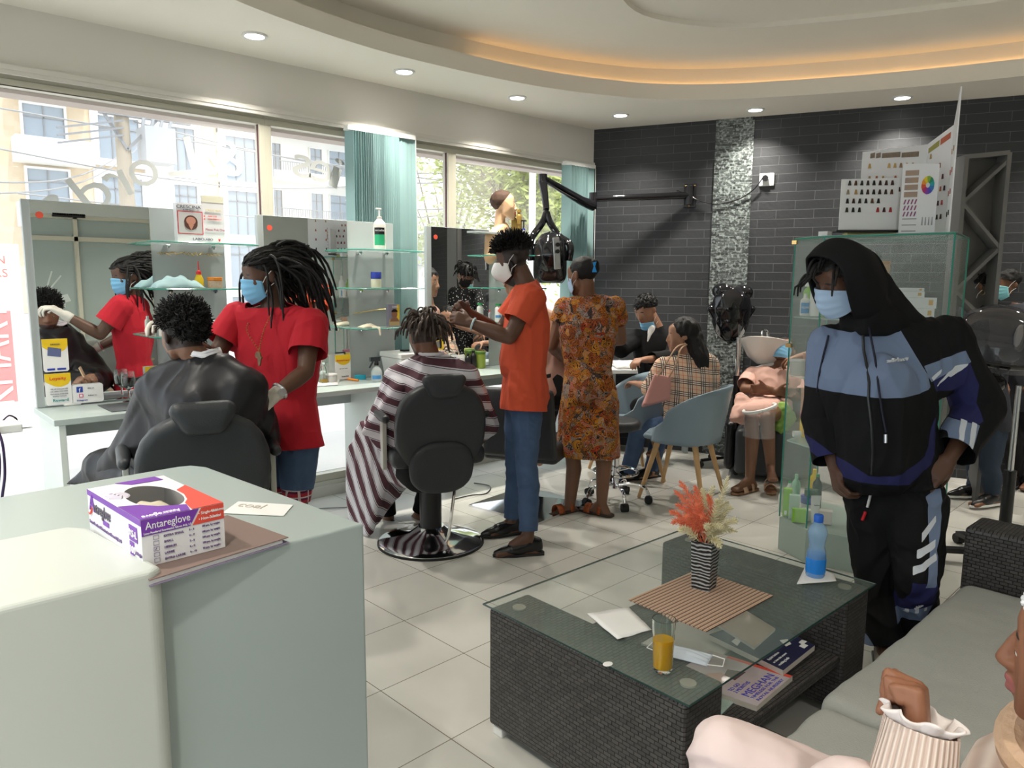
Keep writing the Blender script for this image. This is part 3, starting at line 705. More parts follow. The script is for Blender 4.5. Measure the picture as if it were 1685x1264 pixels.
# ---- whole figure ------------------------------------------------------
class P_:
    """joints in world space"""
    def __init__(s, d0, bdeg, hdeg, hp=0, hr=0, sc_=1.0, **j):
        _th = math.degrees(math.atan((j['head'][0]-842.5)/FP)); bdeg -= _th; hdeg -= _th; s.sc = sc_; s.f = heading(bdeg); s.l = s.f.cross(UP).normalized()      # l = figure's right-hand side
        s.R = hframe(heading(hdeg, hp), UP, hr)
        for k, v in j.items(): setattr(s, k, V(v[0], v[1], d0+(v[2] if len(v) > 2 else 0)) if not isinstance(v, Vector) else v)
        if not hasattr(s, 'neck'): s.neck = s.head-UP*.165*sc_-s.f*.03
        for nm, sg in (('sR', 1), ('sL', -1)):
            if not hasattr(s, nm): setattr(s, nm, s.neck+s.l*.175*sg*sc_-UP*.035*sc_)
        for nm, sg in (('hR', 1), ('hL', -1)):
            if not hasattr(s, nm): setattr(s, nm, s.pelvis+s.l*.09*sg*sc_-UP*.03)
def torso(b, p, g=0.0, w=1.0, bust=0, belly=0, deep=1.0):
    k = p.sc; c = lerp(p.neck, p.pelvis, .33); wst = lerp(p.neck, p.pelvis, .72); ax = (p.pelvis-p.neck).normalized(); lt = (p.sR-p.sL).normalized(); hl = (p.hR-p.hL).normalized()
    fw = lt.cross(ax).normalized()
    if fw.dot(p.f) < 0: fw = -fw
    r1 = .075*k*deep+g
    b.hull((lerp(p.sL, p.sR, .10), .052*k+g), (lerp(p.sL, p.sR, .90), .052*k+g), (c+lt*.10*w*k, r1+.015*k), (c-lt*.10*w*k, r1+.015*k), (p.neck-UP*.02*k, .055*k+g))
    b.hull((c+lt*.10*w*k, r1+.015*k), (c-lt*.10*w*k, r1+.015*k), (wst+hl*.075*w*k, r1+belly*.3), (wst-hl*.075*w*k, r1+belly*.3), (wst+fw*(.02*k+belly), r1-.005))
    b.hull((wst+hl*.075*w*k, r1), (wst-hl*.075*w*k, r1), (lerp(p.pelvis, p.hR, 1.0), .088*k+g), (lerp(p.pelvis, p.hL, 1.0), .088*k+g), (p.pelvis-fw*.02, .10*k+g))
    if bust:
        for q in (-1, 1): b.ell(lerp(p.neck, p.pelvis, .38)+lt*.075*q*k+fw*(.065*k), (.065+g, .065+g, .065+g))
def arm(b, p, sd, g=0.0, t0=0.0, t1=2.0, mus=1.0):
    k = p.sc; s, e, w = getattr(p, 's'+sd), getattr(p, 'e'+sd), getattr(p, 'w'+sd)
    b.hull((s, .052*k*mus+g), (lerp(s, e, .35), .050*k*mus+g)); b.hull((lerp(s, e, .35), .049*k*mus+g), (e, .038*k+g))
    if t1 > 1: b.hull((e, .038*k+g), (lerp(e, w, .3), .040*k*mus+g)); b.hull((lerp(e, w, .3), .040*k*mus+g), (w, .026*k+g))
def leg(b, p, sd, g=0.0, upto=2.0):
    k = p.sc; h, n, a = getattr(p, 'h'+sd), getattr(p, 'k'+sd), getattr(p, 'a'+sd)
    b.hull((h, .085*k+g), (lerp(h, n, .5), .070*k+g)); b.hull((lerp(h, n, .5), .070*k+g), (n, .052*k+g))
    if upto > 1:
        bk = (a-n).normalized(); t = getattr(p, 't'+sd, None); f = (t-a) if t is not None else p.f; f = (f-bk*f.dot(bk)).normalized()
        b.hull((n, .050*k+g), (lerp(n, a, .28)-f*.018*k, .052*k+g)); b.hull((lerp(n, a, .28)-f*.018*k, .052*k+g), (lerp(n, a, .75), .036*k+g), (a, .034*k+g))
def foot(b, p, sd, g=0.0):
    k = p.sc; a, t = getattr(p, 'a'+sd), getattr(p, 't'+sd); v = (t-a); v.z = 0; v = v.normalized() if v.length > 0 else p.f; l = v.cross(UP); z = t.z
    heel = a-v*.045*k; heel.z = z+.0
    b.hull((a, .032*k+g), (Vector((*heel.xy, z)), .028*k+g), (lerp(a, t, .5)+UP*.0, .026*k+g))
    b.hull((Vector((*lerp(a, t, .4).xy, z+.02)), .028*k+g), (t+l*.022*k, .017*k+g), (t-l*.022*k, .014*k+g), (Vector((*heel.xy, z)), .024*k+g))
def person(name_label, p, sk, hands=None, feet=False, vox=.006, torso_w=1.0, bust=0, legs=True, nose=1.0, lips=1.0, fade=None, ears=True, group=None, neckr=.052, eye=True, hs=1.0, barefeet=True, mus=1.0, armsL=True, base=None, belly=0, brow=True):
    base = base or Vector((p.pelvis.x, p.pelvis.y, 0))
    t = thing('person', name_label, 'person', base, group)
    b = Blob(); torso(b, p, 0, torso_w, bust, belly)
    hs_ = hs*p.sc
    headparts(b, p.head, p.R, hs_, ears, nose, lips)
    b.hull((p.head+p.R@(Vector((0, -.022, -.045))*hs_), neckr*p.sc), (p.neck, (neckr+.006)*p.sc)); b.hull((p.head+p.R@(Vector((0, -.02, -.02))*hs_), neckr*p.sc*.95), (p.head+p.R@(Vector((0, -.03, -.06))*hs_), neckr*p.sc*.9))
    b.hull((p.neck, .05*p.sc), (lerp(p.neck, p.sR, .75), .035*p.sc)); b.hull((p.neck, .05*p.sc), (lerp(p.neck, p.sL, .75), .035*p.sc))
    for sd in 'RL':
        if hasattr(p, 'e'+sd): arm(b, p, sd, mus=mus)
        if hands and sd in hands:
            h = hands[sd]; hand(b, getattr(p, 'w'+sd), *h[:3], **h[3])
        if legs and hasattr(p, 'k'+sd):
            leg(b, p, sd)
            if barefeet and hasattr(p, 't'+sd): foot(b, p, sd)
    o = b.build('body', sk, t, vox=vox, smooth=3, attrs=face_attrs(p.head, p.R, hs_, fade, brow))
    if eye: eyes(t, p.head, p.R, hs_)
    return t
# ============================================================ FURNITURE
def boxuv(g):
    geo = g.n('NewGeometry'); N = g.xyz(geo.outputs['Normal']); P = g.xyz()
    ax = g.math('GREATER_THAN', g.math('ABSOLUTE', N[0]), .6); az = g.math('GREATER_THAN', g.math('ABSOLUTE', N[2]), .6)
    u = g.math('ADD', g.math('MULTIPLY', P[1], ax), g.math('MULTIPLY', P[0], g.math('SUBTRACT', 1.0, ax)))
    v = g.math('ADD', g.math('MULTIPLY', P[1], az), g.math('MULTIPLY', P[2], g.math('SUBTRACT', 1.0, az)))
    return g.combine(u, v)
def wicker(name, c1, c2):
    g = NG(name, .45, .5); br = g.n('TexBrick'); g.l(boxuv(g), br.inputs['Vector']); br.offset = .5
    for k_, v_ in (('Scale', 1.0), ('Mortar Size', .0016), ('Mortar Smooth', .9), ('Brick Width', .026), ('Row Height', .0125)): br.inputs[k_].default_value = v_
    br.inputs['Color1'].default_value = (*c1, 1); br.inputs['Color2'].default_value = (*c2, 1); br.inputs['Mortar'].default_value = (.006, .006, .006, 1)
    g.base(br.outputs['Color']); g.bump(g.math('SUBTRACT', 1.0, br.outputs['Fac']), 1.0, .006); return g.m
WICK = wicker('dark wicker', (.050, .046, .045), (.085, .078, .076))
GLASS = mat('clear glass', (.93, .98, .96), 0, trans=1, ior=1.45); GEDGE = mat('glass edge green', (.05, .28, .22), .1, spec=.8)
PANE = mat('thin green pane', (.75, .92, .86), .02, alpha=.16, spec=.9); SHELFG = mat('glass shelf', (.70, .90, .84), .03, alpha=.35, spec=.9)
CHROME = mat('chrome', (.80, .80, .82), .08, metal=1); STEEL = mat('brushed steel', (.62, .62, .64), .28, metal=1); GOLD = mat('gold metal', (.75, .52, .2), .25, metal=1)
BLKP = mat('black plastic', (.012, .012, .014), .3); BLKG = mat('gloss black', (.008, .008, .010), .06, spec=.7); RUB = mat('rubber', (.02, .02, .02), .8)
LEATH = mat('charcoal leatherette', (.030, .034, .038), .42, spec=.5, bump=.15, bs=220)
GRYW = mat('grey green laminate', (.46, .54, .52), .3, var=.03, vs=3); GRYP = mat('grey panel', (.40, .44, .44), .35, var=.06, vs=2, bump=.04, bs=6); PALEW = mat('pale laminate', (.70, .76, .72), .4)
MIR = mat('mirror silver', (.92, .95, .94), 0, metal=1); WPL = mat('white plastic', (.82, .82, .80), .35); PAPER = mat('white paper', (.86, .86, .85), .8)
# ---- reception counter
DESK = mat('counter laminate', (.57, .61, .57), .32, var=.04, vs=2.5)
t = thing('reception_counter', 'pale grey reception counter with a raised left section in the foreground', 'counter', (.3, 1.9, 0))
m = MB(); m.prism([(-.9, 0), (.46, .02), (.385, .80), (.36, .845), (.31, .86), (-.9, .78)], (.42, 1.45, 0), (1, 0, 0), (0, 1, 0), .92); m.build('lower_body', mat('counter front', (.40, .47, .46), .35, var=.03, vs=2), t, bevel=.006, seg=3)
m = MB(); m.prism([(-1.3, 0), (-.02, .012), (0, .03), (-.045, .36), (-.07, .39), (-.12, .40), (-1.3, .36)], (.42, 1.405, 0), (1, 0, 0), (0, 1, 0), .95); m.build('raised_section', DESK, t, bevel=.012, seg=4)
# ---- glove box
bw, bl_, bh = .172, .36, .094
b2_ = G(232, 925, .9365); zt0 = .9365+bh
tl_, tr_, tf_ = G(231, 857, zt0), G(370, 829, zt0), G(131, 807, zt0)
bx = (tr_-tl_); bw = bx.length; bx.normalize(); by = (tf_-tl_); bl_ = by.length; by.normalize()
d_ = (bx+by).normalized(); e_ = (bx-by).normalized(); bx = (d_+e_).normalized(); by = (d_-e_).normalized()
o_ = tl_.copy(); o_.z = .9365; bx = bx*(bw/.172); by = by*(bl_/.345); bw, bl_ = .172, .345
t = thing('glove_box', 'purple, red and white cardboard box of latex gloves standing on a brown folder', 'box', o_+bx*bw/2+by*bl_/2)
CARD = mat('box white', (.84, .84, .86), .45); PUR = mat('box purple', (.20, .05, .42), .45); BRED = mat('box red', (.78, .09, .06), .45); PTXT = mat('box ink', (.20, .13, .30), .5)
def Q(x, y, z): return o_+bx*x+by*y+UP*z
def panel(poly, o, ux, uy, m_, par, name, th=.0006): k = MB(); k.prism(poly, o, ux, uy, th); return k.build(name, m_, par)
m = MB()
def ellp(n=40): return [(bw*.5+math.cos(2*PI*i/n)*.052, bl_*.49+math.sin(2*PI*i/n)*.115) for i in range(n)]
rect = [(0, 0), (bw, 0), (bw, bl_), (0, bl_)]
tri = tessellate_polygon([[Vector((x, y, 0)) for x, y in rect], [Vector((x, y, 0)) for x, y in ellp()]]); P_all = rect+ellp()
m.add([Q(x, y, bh) for x, y in P_all], [list(q) for q in tri])
m.add([Q(0, 0, 0), Q(bw, 0, 0), Q(bw, bl_, 0), Q(0, bl_, 0), Q(0, 0, bh), Q(bw, 0, bh), Q(bw, bl_, bh), Q(0, bl_, bh)], [(0, 1, 2, 3), (0, 1, 5, 4), (1, 2, 6, 5), (2, 3, 7, 6), (3, 0, 4, 7)])
o = m.build('carton', CARD, t); md = o.modifiers.new('t', 'SOLIDIFY'); md.thickness = .001
fr = MB(); 
def onface(k, poly): pass
panel([(0, .062), (.098, .062), (.118, bh), (0, bh)], Q(0, -.0008, 0), bx, UP, PUR, t, 'purple_band')
panel([(.103, .062), (bw, .062), (bw, bh), (.123, bh)], Q(0, -.0008, 0), bx, UP, BRED, t, 'red_band')
panel([(0, bh-.012), (bl_, bh-.012), (bl_, bh), (0, bh)], Q(-.0008, 0, 0), by, UP, PUR, t, 'purple_edge')
# printed top: purple and red corners, kept clear of the opening
k1 = [(0, 0), (.100, 0), (.11, .045), (.062, .075), (.038, .115), (.0, .135)]
panel(k1, Q(0, 0, bh+.0008), bx, by, PUR, t, 'purple_top')
panel([(.104, 0), (bw, 0), (bw, .21), (.141, .18), (.140, .135), (.128, .085), (.113, .06)], Q(0, 0, bh+.0008), bx, by, BRED, t, 'red_top')
panel([(.06, bl_), (.15, bl_), (.155, bl_-.045), (.085, bl_-.04)], Q(0, 0, bh+.0008), bx, by, PUR, t, 'purple_corner')
WINK = mat('white ink', (.92, .92, .92), .5)
text('Antareglove', .021, Q(.008, -.0018, .074), bx, UP, WINK, t, width=.085); text('Latex Powdered Examination Gloves AQL 1.5', .006, Q(.004, -.0018, .0645), bx, UP, WINK, t, width=.09)
merge_text([('• Single-Use', .008, Q(.116, -.0018, .081), bx, UP), ('• Non-Sterile', .008, Q(.116, -.0018, .069), bx, UP), ('• Ambidextrous', .008, Q(.143, -.0018, .081), bx, UP, dict(width=.027)), ('• Textured', .008, Q(.143, -.0018, .069), bx, UP, dict(width=.02))], 'lettering', WINK, t)
rows = [('EXTRA SMALL', '5 - 6', '100 pcs. by weight'), ('SMALL', '6 - 7', '100 pcs. by weight'), ('MEDIUM', '7 - 8', '100 pcs. by weight'), ('LARGE', '8 - 9', '100 pcs. by weight'), ('EXTRA LARGE', '9 - 10', '90 pcs. by weight')]
its = []; bxs = MB()
for i, (a1, a2, a3) in enumerate(rows):
    z = .052-.0115*i; its += [(a1, .0062, Q(.043, -.0014, z), bx, UP), (a2, .0055, Q(.095, -.0014, z+.001), bx, UP), (a3, .0055, Q(.122, -.0014, z+.002), bx, UP, dict(width=.036))]
    for dx, dz, w, h in ((.022, -.001, .011, .0006), (.022, .0065, .011, .0006), (.022, -.001, .0006, .008), (.0325, -.001, .0006, .008)): bxs.box(Q(.0+dx+w/2, -.0012, z+dz+h/2), (w, .0006, h), R=Matrix((bx, by, UP)).transposed())
merge_text(its, 'size_table', PTXT, t)
bxs.bar(Q(.025, -.0014, .052-.023+.001), Q(.028, -.0014, .052-.023+.005), .001, .001); bxs.build('tick_boxes', PTXT, t)
text('ntareglove', .036, Q(-.0016, bl_-.045, .052), -by, UP, mat('grey ink', (.12, .1, .14), .5), t, width=.10, font_shear=.3); text('A', .050, Q(-.0018, bl_-.015, .052), -by, UP, PUR, t)
k = MB(); k.tube([Q(-.002, bl_-.012-.02*math.sin(a_), .062-.020*math.cos(a_)) for a_ in [x_*.25-.4 for x_ in range(9)]], [.0004+.0022*math.sin(PI*i/8) for i in range(9)], 5); k.build('red_swoosh', BRED, t)
text('Latex Powdered Examination Gloves AQL 1.5', .010, Q(-.0016, bl_-.01, .022), -by, UP, PTXT, t, width=.19)
panel([(.105, .036), (.145, .036), (.145, .046), (.105, .046)], Q(-.0014, bl_, 0), -by, UP, PUR, t, 'powdered_tag', -.0005)
for z0, z1, s_ in ((.043, .074, 'XS-L'), (.010, .040, '100')):
    panel([(.02, z0), (.068 if s_ == 'XS-L' else .045, z0), (.068 if s_ == 'XS-L' else .045, z1), (.02, z1)], Q(-.0012, .09, 0), -by, UP, PUR, t, 'size_tag', -.0005)
    text(s_, .020, Q(-.0024, .066 if s_ == 'XS-L' else .068, z0+.009), -by, UP, WINK, t)
text('by Weight', .009, Q(-.0016, .042, .02), -by, UP, PTXT, t)
text('Antareglove', .026, Q(.085, .022, bh+.002), -bx, -by, WINK, t, width=.072)
k = MB()      # drawn hand beside the opening
for i in range(4): k.tube([Q(.03-.004*i, .20+.012*i, bh+.001), Q(.008, .215+.016*i, bh+.001)], [.006, .003], 6)
k.ball(Q(.035, .235, bh-.002), (.02, .03, .0035), 6); k.build('hand_picture', mat('mauve ink', (.62, .58, .68), .6), t)
def gcl(u, v):
    x = (u-.5)*.12; y = (v-.5)*.25; r2 = (x/.06)**2+(y/.125)**2
    return Q(bw/2+x*.95, bl_*.49+y*.95, .045+.035*max(0, 1-r2)*(v*.5+.5)+.012*noise.noise(Vector((x*30, y*30, 1))))
k = MB(); k.grid(gcl, 24, 32); tag(k.build('latex_gloves', mat('latex', (.72, .66, .52), .6), smooth=True), 'cream latex gloves bunched inside the open glove box', 'gloves')
# ---- folder / book under the box and card
fa, fb, fc_ = G(475, 884, .935), G(268, 948, .935), G(372, 832, .935)
ux = (fa-fb).normalized(); ux.z = 0; ux.normalize(); uy = Vector((-ux.y, ux.x, 0))
ox = fa-ux*.30; ox.z = .9215
t = thing('brown_folder', 'brown hardcover folder with white pages lying under the glove box', 'folder', ox)
BRN = mat('brown cover', (.24, .17, .15), .6); MAUV = mat('cover lining', (.28, .24, .35), .7)
R3 = Matrix((ux, uy, UP)).transposed()
m = MB(); m.box(ox+ux*.15+uy*.12+UP*.0128, (.30, .24, .0025), R=R3); m.build('cover', BRN, t, bevel=.001)
m = MB(); m.box(ox+ux*.15+uy*.12+UP*.0012, (.30, .24, .0022), R=R3); m.build('back_cover', MAUV, t)
m = MB(); m.box(ox+ux*.145+uy*.12+UP*.0070, (.285, .23, .0088), R=R3); m.build('pages', PAPER, t)
t = thing('paper_card', 'white card with grey lettering lying flat behind the brown folder', 'card', G(430, 842, .922))
P1, P2 = G(380, 838, .9215), G(488, 848, .9215); cu = (P2-P1).normalized(); cv = Vector((-cu.y, cu.x, 0))
m = MB(); m.prism([(0, 0), (.155, .02), (.13, .105), (-.02, .095)], P1-cv*.035, cu, cv, .0012); m.build('card', PAPER, t)
text('coal', .045, P1+cu*.0+cv*.02+UP*.0018, cu, cv, mat('pale ink', (.6, .55, .5), .6), t)
# ---- styling wall: one long counter, three mirror boards with shelves
t = thing('styling_counter', 'long pale grey counter running below the three mirrors along the windows', 'counter', (2.6, 4.2, 0))
m = MB(); m.b2((.735, 4.0, .79), (4.42, 4.47, .82)); m.build('top', GRYW, t, bevel=.003)
m = MB(); m.b2((.78, 4.37, .67), (4.40, 4.40, .79)); m.build('apron', GRYP, t)
for x in (.77, 2.55, 4.38): m = MB(); m.b2((x-.015, 4.01, 0), (x+.015, 4.46, .79)); m.build('leg_panel', PALEW, t, bevel=.002)
# white modesty panel with a small marking, between the legs
MIRS = []
def station(n, xl, xm, xr, label):
    t = thing('mirror_board', label, 'mirror', ((xl+xr)/2, 4.43, .82), None)
    m = MB(); m.b2((xl, 4.425, .822), (xr, 4.46, 1.875)); m.build('board', GRYP, t, bevel=.002)
    m = MB(); m.b2((xl+.035, 4.419, .83), (xm, 4.4255, 1.872)); m.build('mirror_glass', MIR, t)
    m = MB(); m.cyl((xl+.075, 4.4185, 1.80), (xl+.075, 4.4165, 1.80), .017, 20); o = m.build('round_sticker', mat('red sticker', (.75, .10, .06), .5), t)
    for z, dx in ((1.685, 0), (1.435, 0), (1.175, 0)):
        s_ = thing('glass_shelf', 'empty' , 'shelf', (xm+.18, 4.3, z))
        s_['label'] = {1.685: 'top', 1.435: 'middle', 1.175: 'lowest'}[z]+' clear glass shelf on the '+['', 'left', 'middle', 'right hand'][n]+' mirror board'
        a, b = xm-.07, xr+.13; m = MB(); m.prism([(a, .17), (a, .0), (a+.06, -.07), (b-.06, -.07), (b, 0), (b, .17)], (0, 4.245, z-.008), (1, 0, 0), (0, 1, 0), .008); m.build('pane', SHELFG, s_)
        m = MB(); m.tube([(a, 4.41, z-.004), (a, 4.245, z-.004), (a+.06, 4.175, z-.004), (b-.06, 4.175, z-.004), (b, 4.245, z-.004), (b, 4.41, z-.004)], .0042, 4); m.build('edge', GEDGE, s_)
        for x in (xm+.08, xr-.08): m = MB(); m.b2((x-.012, 4.385, z-.024), (x+.012, 4.425, z-.010)); m.cyl((x, 4.39, z-.03), (x, 4.39, z-.02), .008, 8); m.build('bracket', CHROME, s_)
    return t
station(1, .745, 1.34, 1.75, 'left mirror board with shelves behind the red shirted barber')
station(2, 1.955, 2.565, 2.93, 'middle mirror board with shelves in front of the blue blind')
station(3, 3.215, 3.80, 4.12, 'right hand mirror board behind the orange shirted barber')
# ---- glass side blind stacks
def blind(name, x0, x1, label, n, seed):
    rnd = random.Random(seed); t = thing('vertical_blind', label, 'blind', ((x0+x1)/2, 4.5, .2)); c = mat('aqua blind fabric', (.27, .42, .42), .8, alpha=1)
    b = c.node_tree.nodes['Principled BSDF']; b.inputs['Transmission Weight'].default_value = .0; b.inputs['Subsurface Weight'].default_value = .0
    m = MB()
    for i in range(n):
        x = lerp(x0, x1, (i+.5)/n); a = math.radians(rnd.uniform(62, 80)) if i < n*.72 else math.radians(rnd.uniform(10, 30)); w = .05
        d = Vector((math.cos(a), -math.sin(a), 0))*w; c0 = Vector((x, 4.505, 0)); c0.y = 4.505
        m.prism([(-1, .25), (1, .25), (1, 2.47), (-1, 2.47)], c0-d*0, d*.9, UP, .0012)
    m.build('slats', c, t)
    m = MB(); m.b2((x0-.02, 4.47, 2.47), (x1+.02, 4.53, 2.50)); m.build('head_rail', WPL, t)
    m = MB(); m.tube([(x1+.02, 4.47, 2.47), (x1+.03, 4.47, 1.4), (x1+.02, 4.47, .8)], .003, 5); m.build('bead_chain', WPL, t)
blind('vertical_blind', 2.64, 3.14, 'stack of aqua vertical blind slats behind the middle mirror board', 34, 2)
blind('vertical_blind', 4.73, 5.06, 'aqua vertical blind slats in the corner beside the brick wall', 9, 4)
# ---- barber chairs (local: y forward)
def lbuild(m, name, ma, t, **k): o = m.build(name, ma, None, **k); o.parent = t; return o
def bbuild(b, name, ma, t, **k): o = b.build(name, ma, None, **k); o.parent = t; return o
def barber_chair(name, label, loc, rz, lift=0, group=None):
    t = thing(name, label, 'chair', loc, group, rz); L = lift
    m = MB(); m.lathe([(.285, 0), (.30, .004), (.30, .016), (.286, .024), (.20, .045), (.12, .065), (.085, .09), (.075, .10)], n=48); lbuild(m, 'base_plate', CHROME, t, smooth=True)
    m = MB(); m.lathe([(.304, 0), (.304, .012), (.296, .014), (.296, 0)], n=48); lbuild(m, 'base_rim', RUB, t, smooth=True)
    m = MB(); m.cyl((0, 0, .09), (0, 0, .40+L), .062, 28); m.cyl((0, 0, .38+L), (0, 0, .43+L), .075, 28); lbuild(m, 'column', BLKP, t, smooth=True)
    m = MB(); m.tube([(.07, .02, .36+L), (.12, -.10, .34+L), (.05, -.20, .10), (.02, -.24, .07)], .009, 8); lbuild(m, 'pump_lever', CHROME, t, smooth=True)
    m = MB(); m.b2((-.16, -.16, .42+L), (.16, .18, .45+L)); lbuild(m, 'seat_frame', BLKP, t)
    b = Blob(); b.hull(*[((x, y, z), .04) for x in (-.22, .22) for y in (-.19, .24) for z in (.50+L, .53+L)]); bbuild(b, 'seat', LEATH, t, vox=.012, smooth=3)
    # backrest: broad oval pad, convex underpad lobe behind, head cushion
    def oval(cx_, cz, rx_, rz_, y, lean, p=2.6, n=22, z0=-1, z1=1):
        out = []
        for i in range(n):
            a = 2*PI*i/n; x = math.copysign(abs(math.cos(a))**(2/p), math.cos(a))*rx_; z = math.copysign(abs(math.sin(a))**(2/p), math.sin(a))*rz_
            out.append(Vector((x, y-(z+cz-.55)*lean, cz+z+L)))
        return out
    b = Blob(); b.hull(*[(p, .035) for p in oval(0, .68, .215, .215, -.22, .16)]); b.hull(*[(p+Vector((0, .03, 0)), .02) for p in oval(0, .68, .23, .23, -.22, .16)]); bbuild(b, 'backrest', LEATH, t, vox=.011, smooth=4)
    b = Blob(); b.hull(*[(p, .03) for p in oval(0, .47, .15, .12, -.255, .10)]); bbuild(b, 'lower_back_pad', LEATH, t, vox=.011, smooth=4)
    b = Blob(); b.hull(((-.085, -.31, .945+L), .035), ((.085, -.31, .945+L), .035), ((-.05, -.315, .885+L), .035), ((.05, -.315, .885+L), .035)); bbuild(b, 'headrest', LEATH, t, vox=.009, smooth=4)
    m = MB()
    for x in (-.04, .04): m.cyl((x, -.262, .80+L), (x, -.29, .90+L), .006, 8)
    lbuild(m, 'headrest_posts', CHROME, t, smooth=True)
    for sx in (-1, 1):
        m = MB(); m.b2((sx*.275-.012, -.10, .44+L), (sx*.275+.012, -.03, .71+L)); o = lbuild(m, 'armrest_bracket', mat('cream bracket', (.62, .62, .56), .35), t, bevel=.004)
        b = Blob(); b.hull(((sx*.28, -.16, .73+L), .024), ((sx*.29, .10, .735+L), .026), ((sx*.275, .16, .70+L), .02)); bbuild(b, 'armrest', LEATH, t, vox=.008, smooth=3)
        m = MB(); m.tube([(sx*.28, .15, .70+L), (sx*.285, .21, .66+L), (sx*.275, .21, .56+L), (sx*.24, .16, .47+L)], .009, 8); lbuild(m, 'armrest_tube', CHROME, t, smooth=True)
    m = MB(); m.bar((-.10, .22, .42+L), (-.10, .50, .20+L), .02, .03); m.bar((.10, .22, .42+L), (.10, .50, .20+L), .02, .03); m.box((0, .52, .19+L), (.34, .14, .02)); lbuild(m, 'footrest', BLKP, t, bevel=.004)
    return t
CH1 = barber_chair('barber_chair', 'charcoal barber chair under the customer in the black cape, behind the glove box', (1.085, 3.10, 0), math.radians(-16), .055)
P2_ = Vector((2.43, 3.33, 0)); CH2 = barber_chair('barber_chair', 'charcoal barber chair with round chrome base under the customer in the striped cape', P2_, math.radians(-22), .03)
# ---- coffee table
t = thing('coffee_table', 'dark wicker coffee table with glass top between the counter and the grey sofa', 'table', (2.03, 1.35, 0))
for x0, x1 in ((1.49, 1.665), (2.42, 2.595)):
    m = MB(); m.b2((x0, .975, .035), (x1, 1.73, .437)); m.build('end_block', WICK, t, bevel=.012, seg=3)
    m = MB(); m.b2((x0+.01, .985, 0), (x0+.14, 1.03, .035)); m.b2((x0+.01, 1.675, 0), (x0+.14, 1.72, .035)); m.build('foot', WPL, t, bevel=.004)
m = MB(); m.b2((1.665, .99, .20), (2.42, 1.71, .235)); m.build('lower_shelf', WICK, t, bevel=.006)
m = MB(); m.b2((1.48, .96, .443), (2.605, 1.745, .451)); m.build('glass_top', mat('table glass', (.40, .52, .46), .0, alpha=.14, spec=.9), t, bevel=.002)
m = MB(); m.tube([(1.48, .96, .447), (2.605, .96, .447), (2.605, 1.745, .447), (1.48, 1.745, .447)], .0035, 4, closed=True); m.build('glass_edge', mat('dark glass edge', (.02, .05, .045), .15), t)
m = MB()
for x, y in ((1.56, 1.66), (1.58, 1.03), (2.52, 1.66), (2.52, 1.03)): m.cyl((x, y, .438), (x, y, .4430), .022, 20)
m.build('glass_pads', mat('clear pad', (.35, .35, .30), .2), t)
# placemat
g = NG('striped mat', .8, .2); p = g.xyz(); f = g.math('FRACT', g.math('MULTIPLY', p[1], 66.0)); g.base(g.ramp(f, [(0, (.10, .06, .045)), (.22, (.62, .42, .30)), (.45, (.30, .18, .13)), (.58, (.70, .55, .42)), (.80, (.16, .10, .08)), (.92, (.55, .36, .27))], True)); g.bump(g.math('FRACT', g.math('MULTIPLY', p[1], 84.0)), .6, .003)
MA = [G(1030, 990, .456), G(1160, 1043, .456), G(1277, 968, .456), G(1145, 940, .456)]
ang = math.atan2((MA[1]-MA[0]).y, (MA[1]-MA[0]).x); mc = sum(MA, Vector())/4
o = bpy.data.objects.new('tmp', None); m = MB(); m.box((0, 0, .0015), ((MA[3]-MA[0]).length, (MA[1]-MA[0]).length, .003))
o2 = m.build('placemat', g.m); d_ = MA[3]-MA[0]; o2.location = (mc.x, mc.y, .4515); o2.rotation_euler.z = math.atan2(d_.y, d_.x)
tag(o2, 'brown and cream striped woven placemat under the black vase', 'placemat')
# vase + sprays
VP = G(1158, 966, .455)
g = NG('ribbed black', .4, .5); p = g.xyz(); w = g.math('SINE', g.math('ADD', g.math('MULTIPLY', p[2], 520.0), g.math('MULTIPLY', g.noise(25, None, 2), 9.0))); ax = g.xyz(g.n('NewGeometry').outputs['Normal'])
g.base(g.mix(g.math('GREATER_THAN', w, .25), (.008, .008, .008), (.42, .42, .42))); g.bump(w, .5, .003)
t = thing('vase', 'tall square black ribbed vase holding coral and cream sprays', 'vase', VP)
m = MB(); R_ = Matrix.Rotation(math.radians(10), 3, 'Z')
prof = [(.031, 0), (.036, .14), (.0365, .168)]
for (w0, z0), (w1, z1) in zip(prof, prof[1:]):
    m.add([VP+R_@Vector((x*w_, y*w_, z_)) for w_, z_ in ((w0, z0), (w1, z1)) for x, y in ((-1, -1), (1, -1), (1, 1), (-1, 1))], [(0, 1, 5, 4), (1, 2, 6, 5), (2, 3, 7, 6), (3, 0, 4, 7)]+([(0, 1, 2, 3)] if z0 == 0 else []))
o = m.build('body', g.m, t); md = o.modifiers.new('t', 'SOLIDIFY'); md.thickness = .004
COR = mat('coral spray', (.86, .16, .07), .7, c2=(.95, .36, .20), vs=30); CRM = mat('cream spray', (.78, .70, .42), .7, c2=(.88, .82, .58), vs=30)
rnd = random.Random(11)
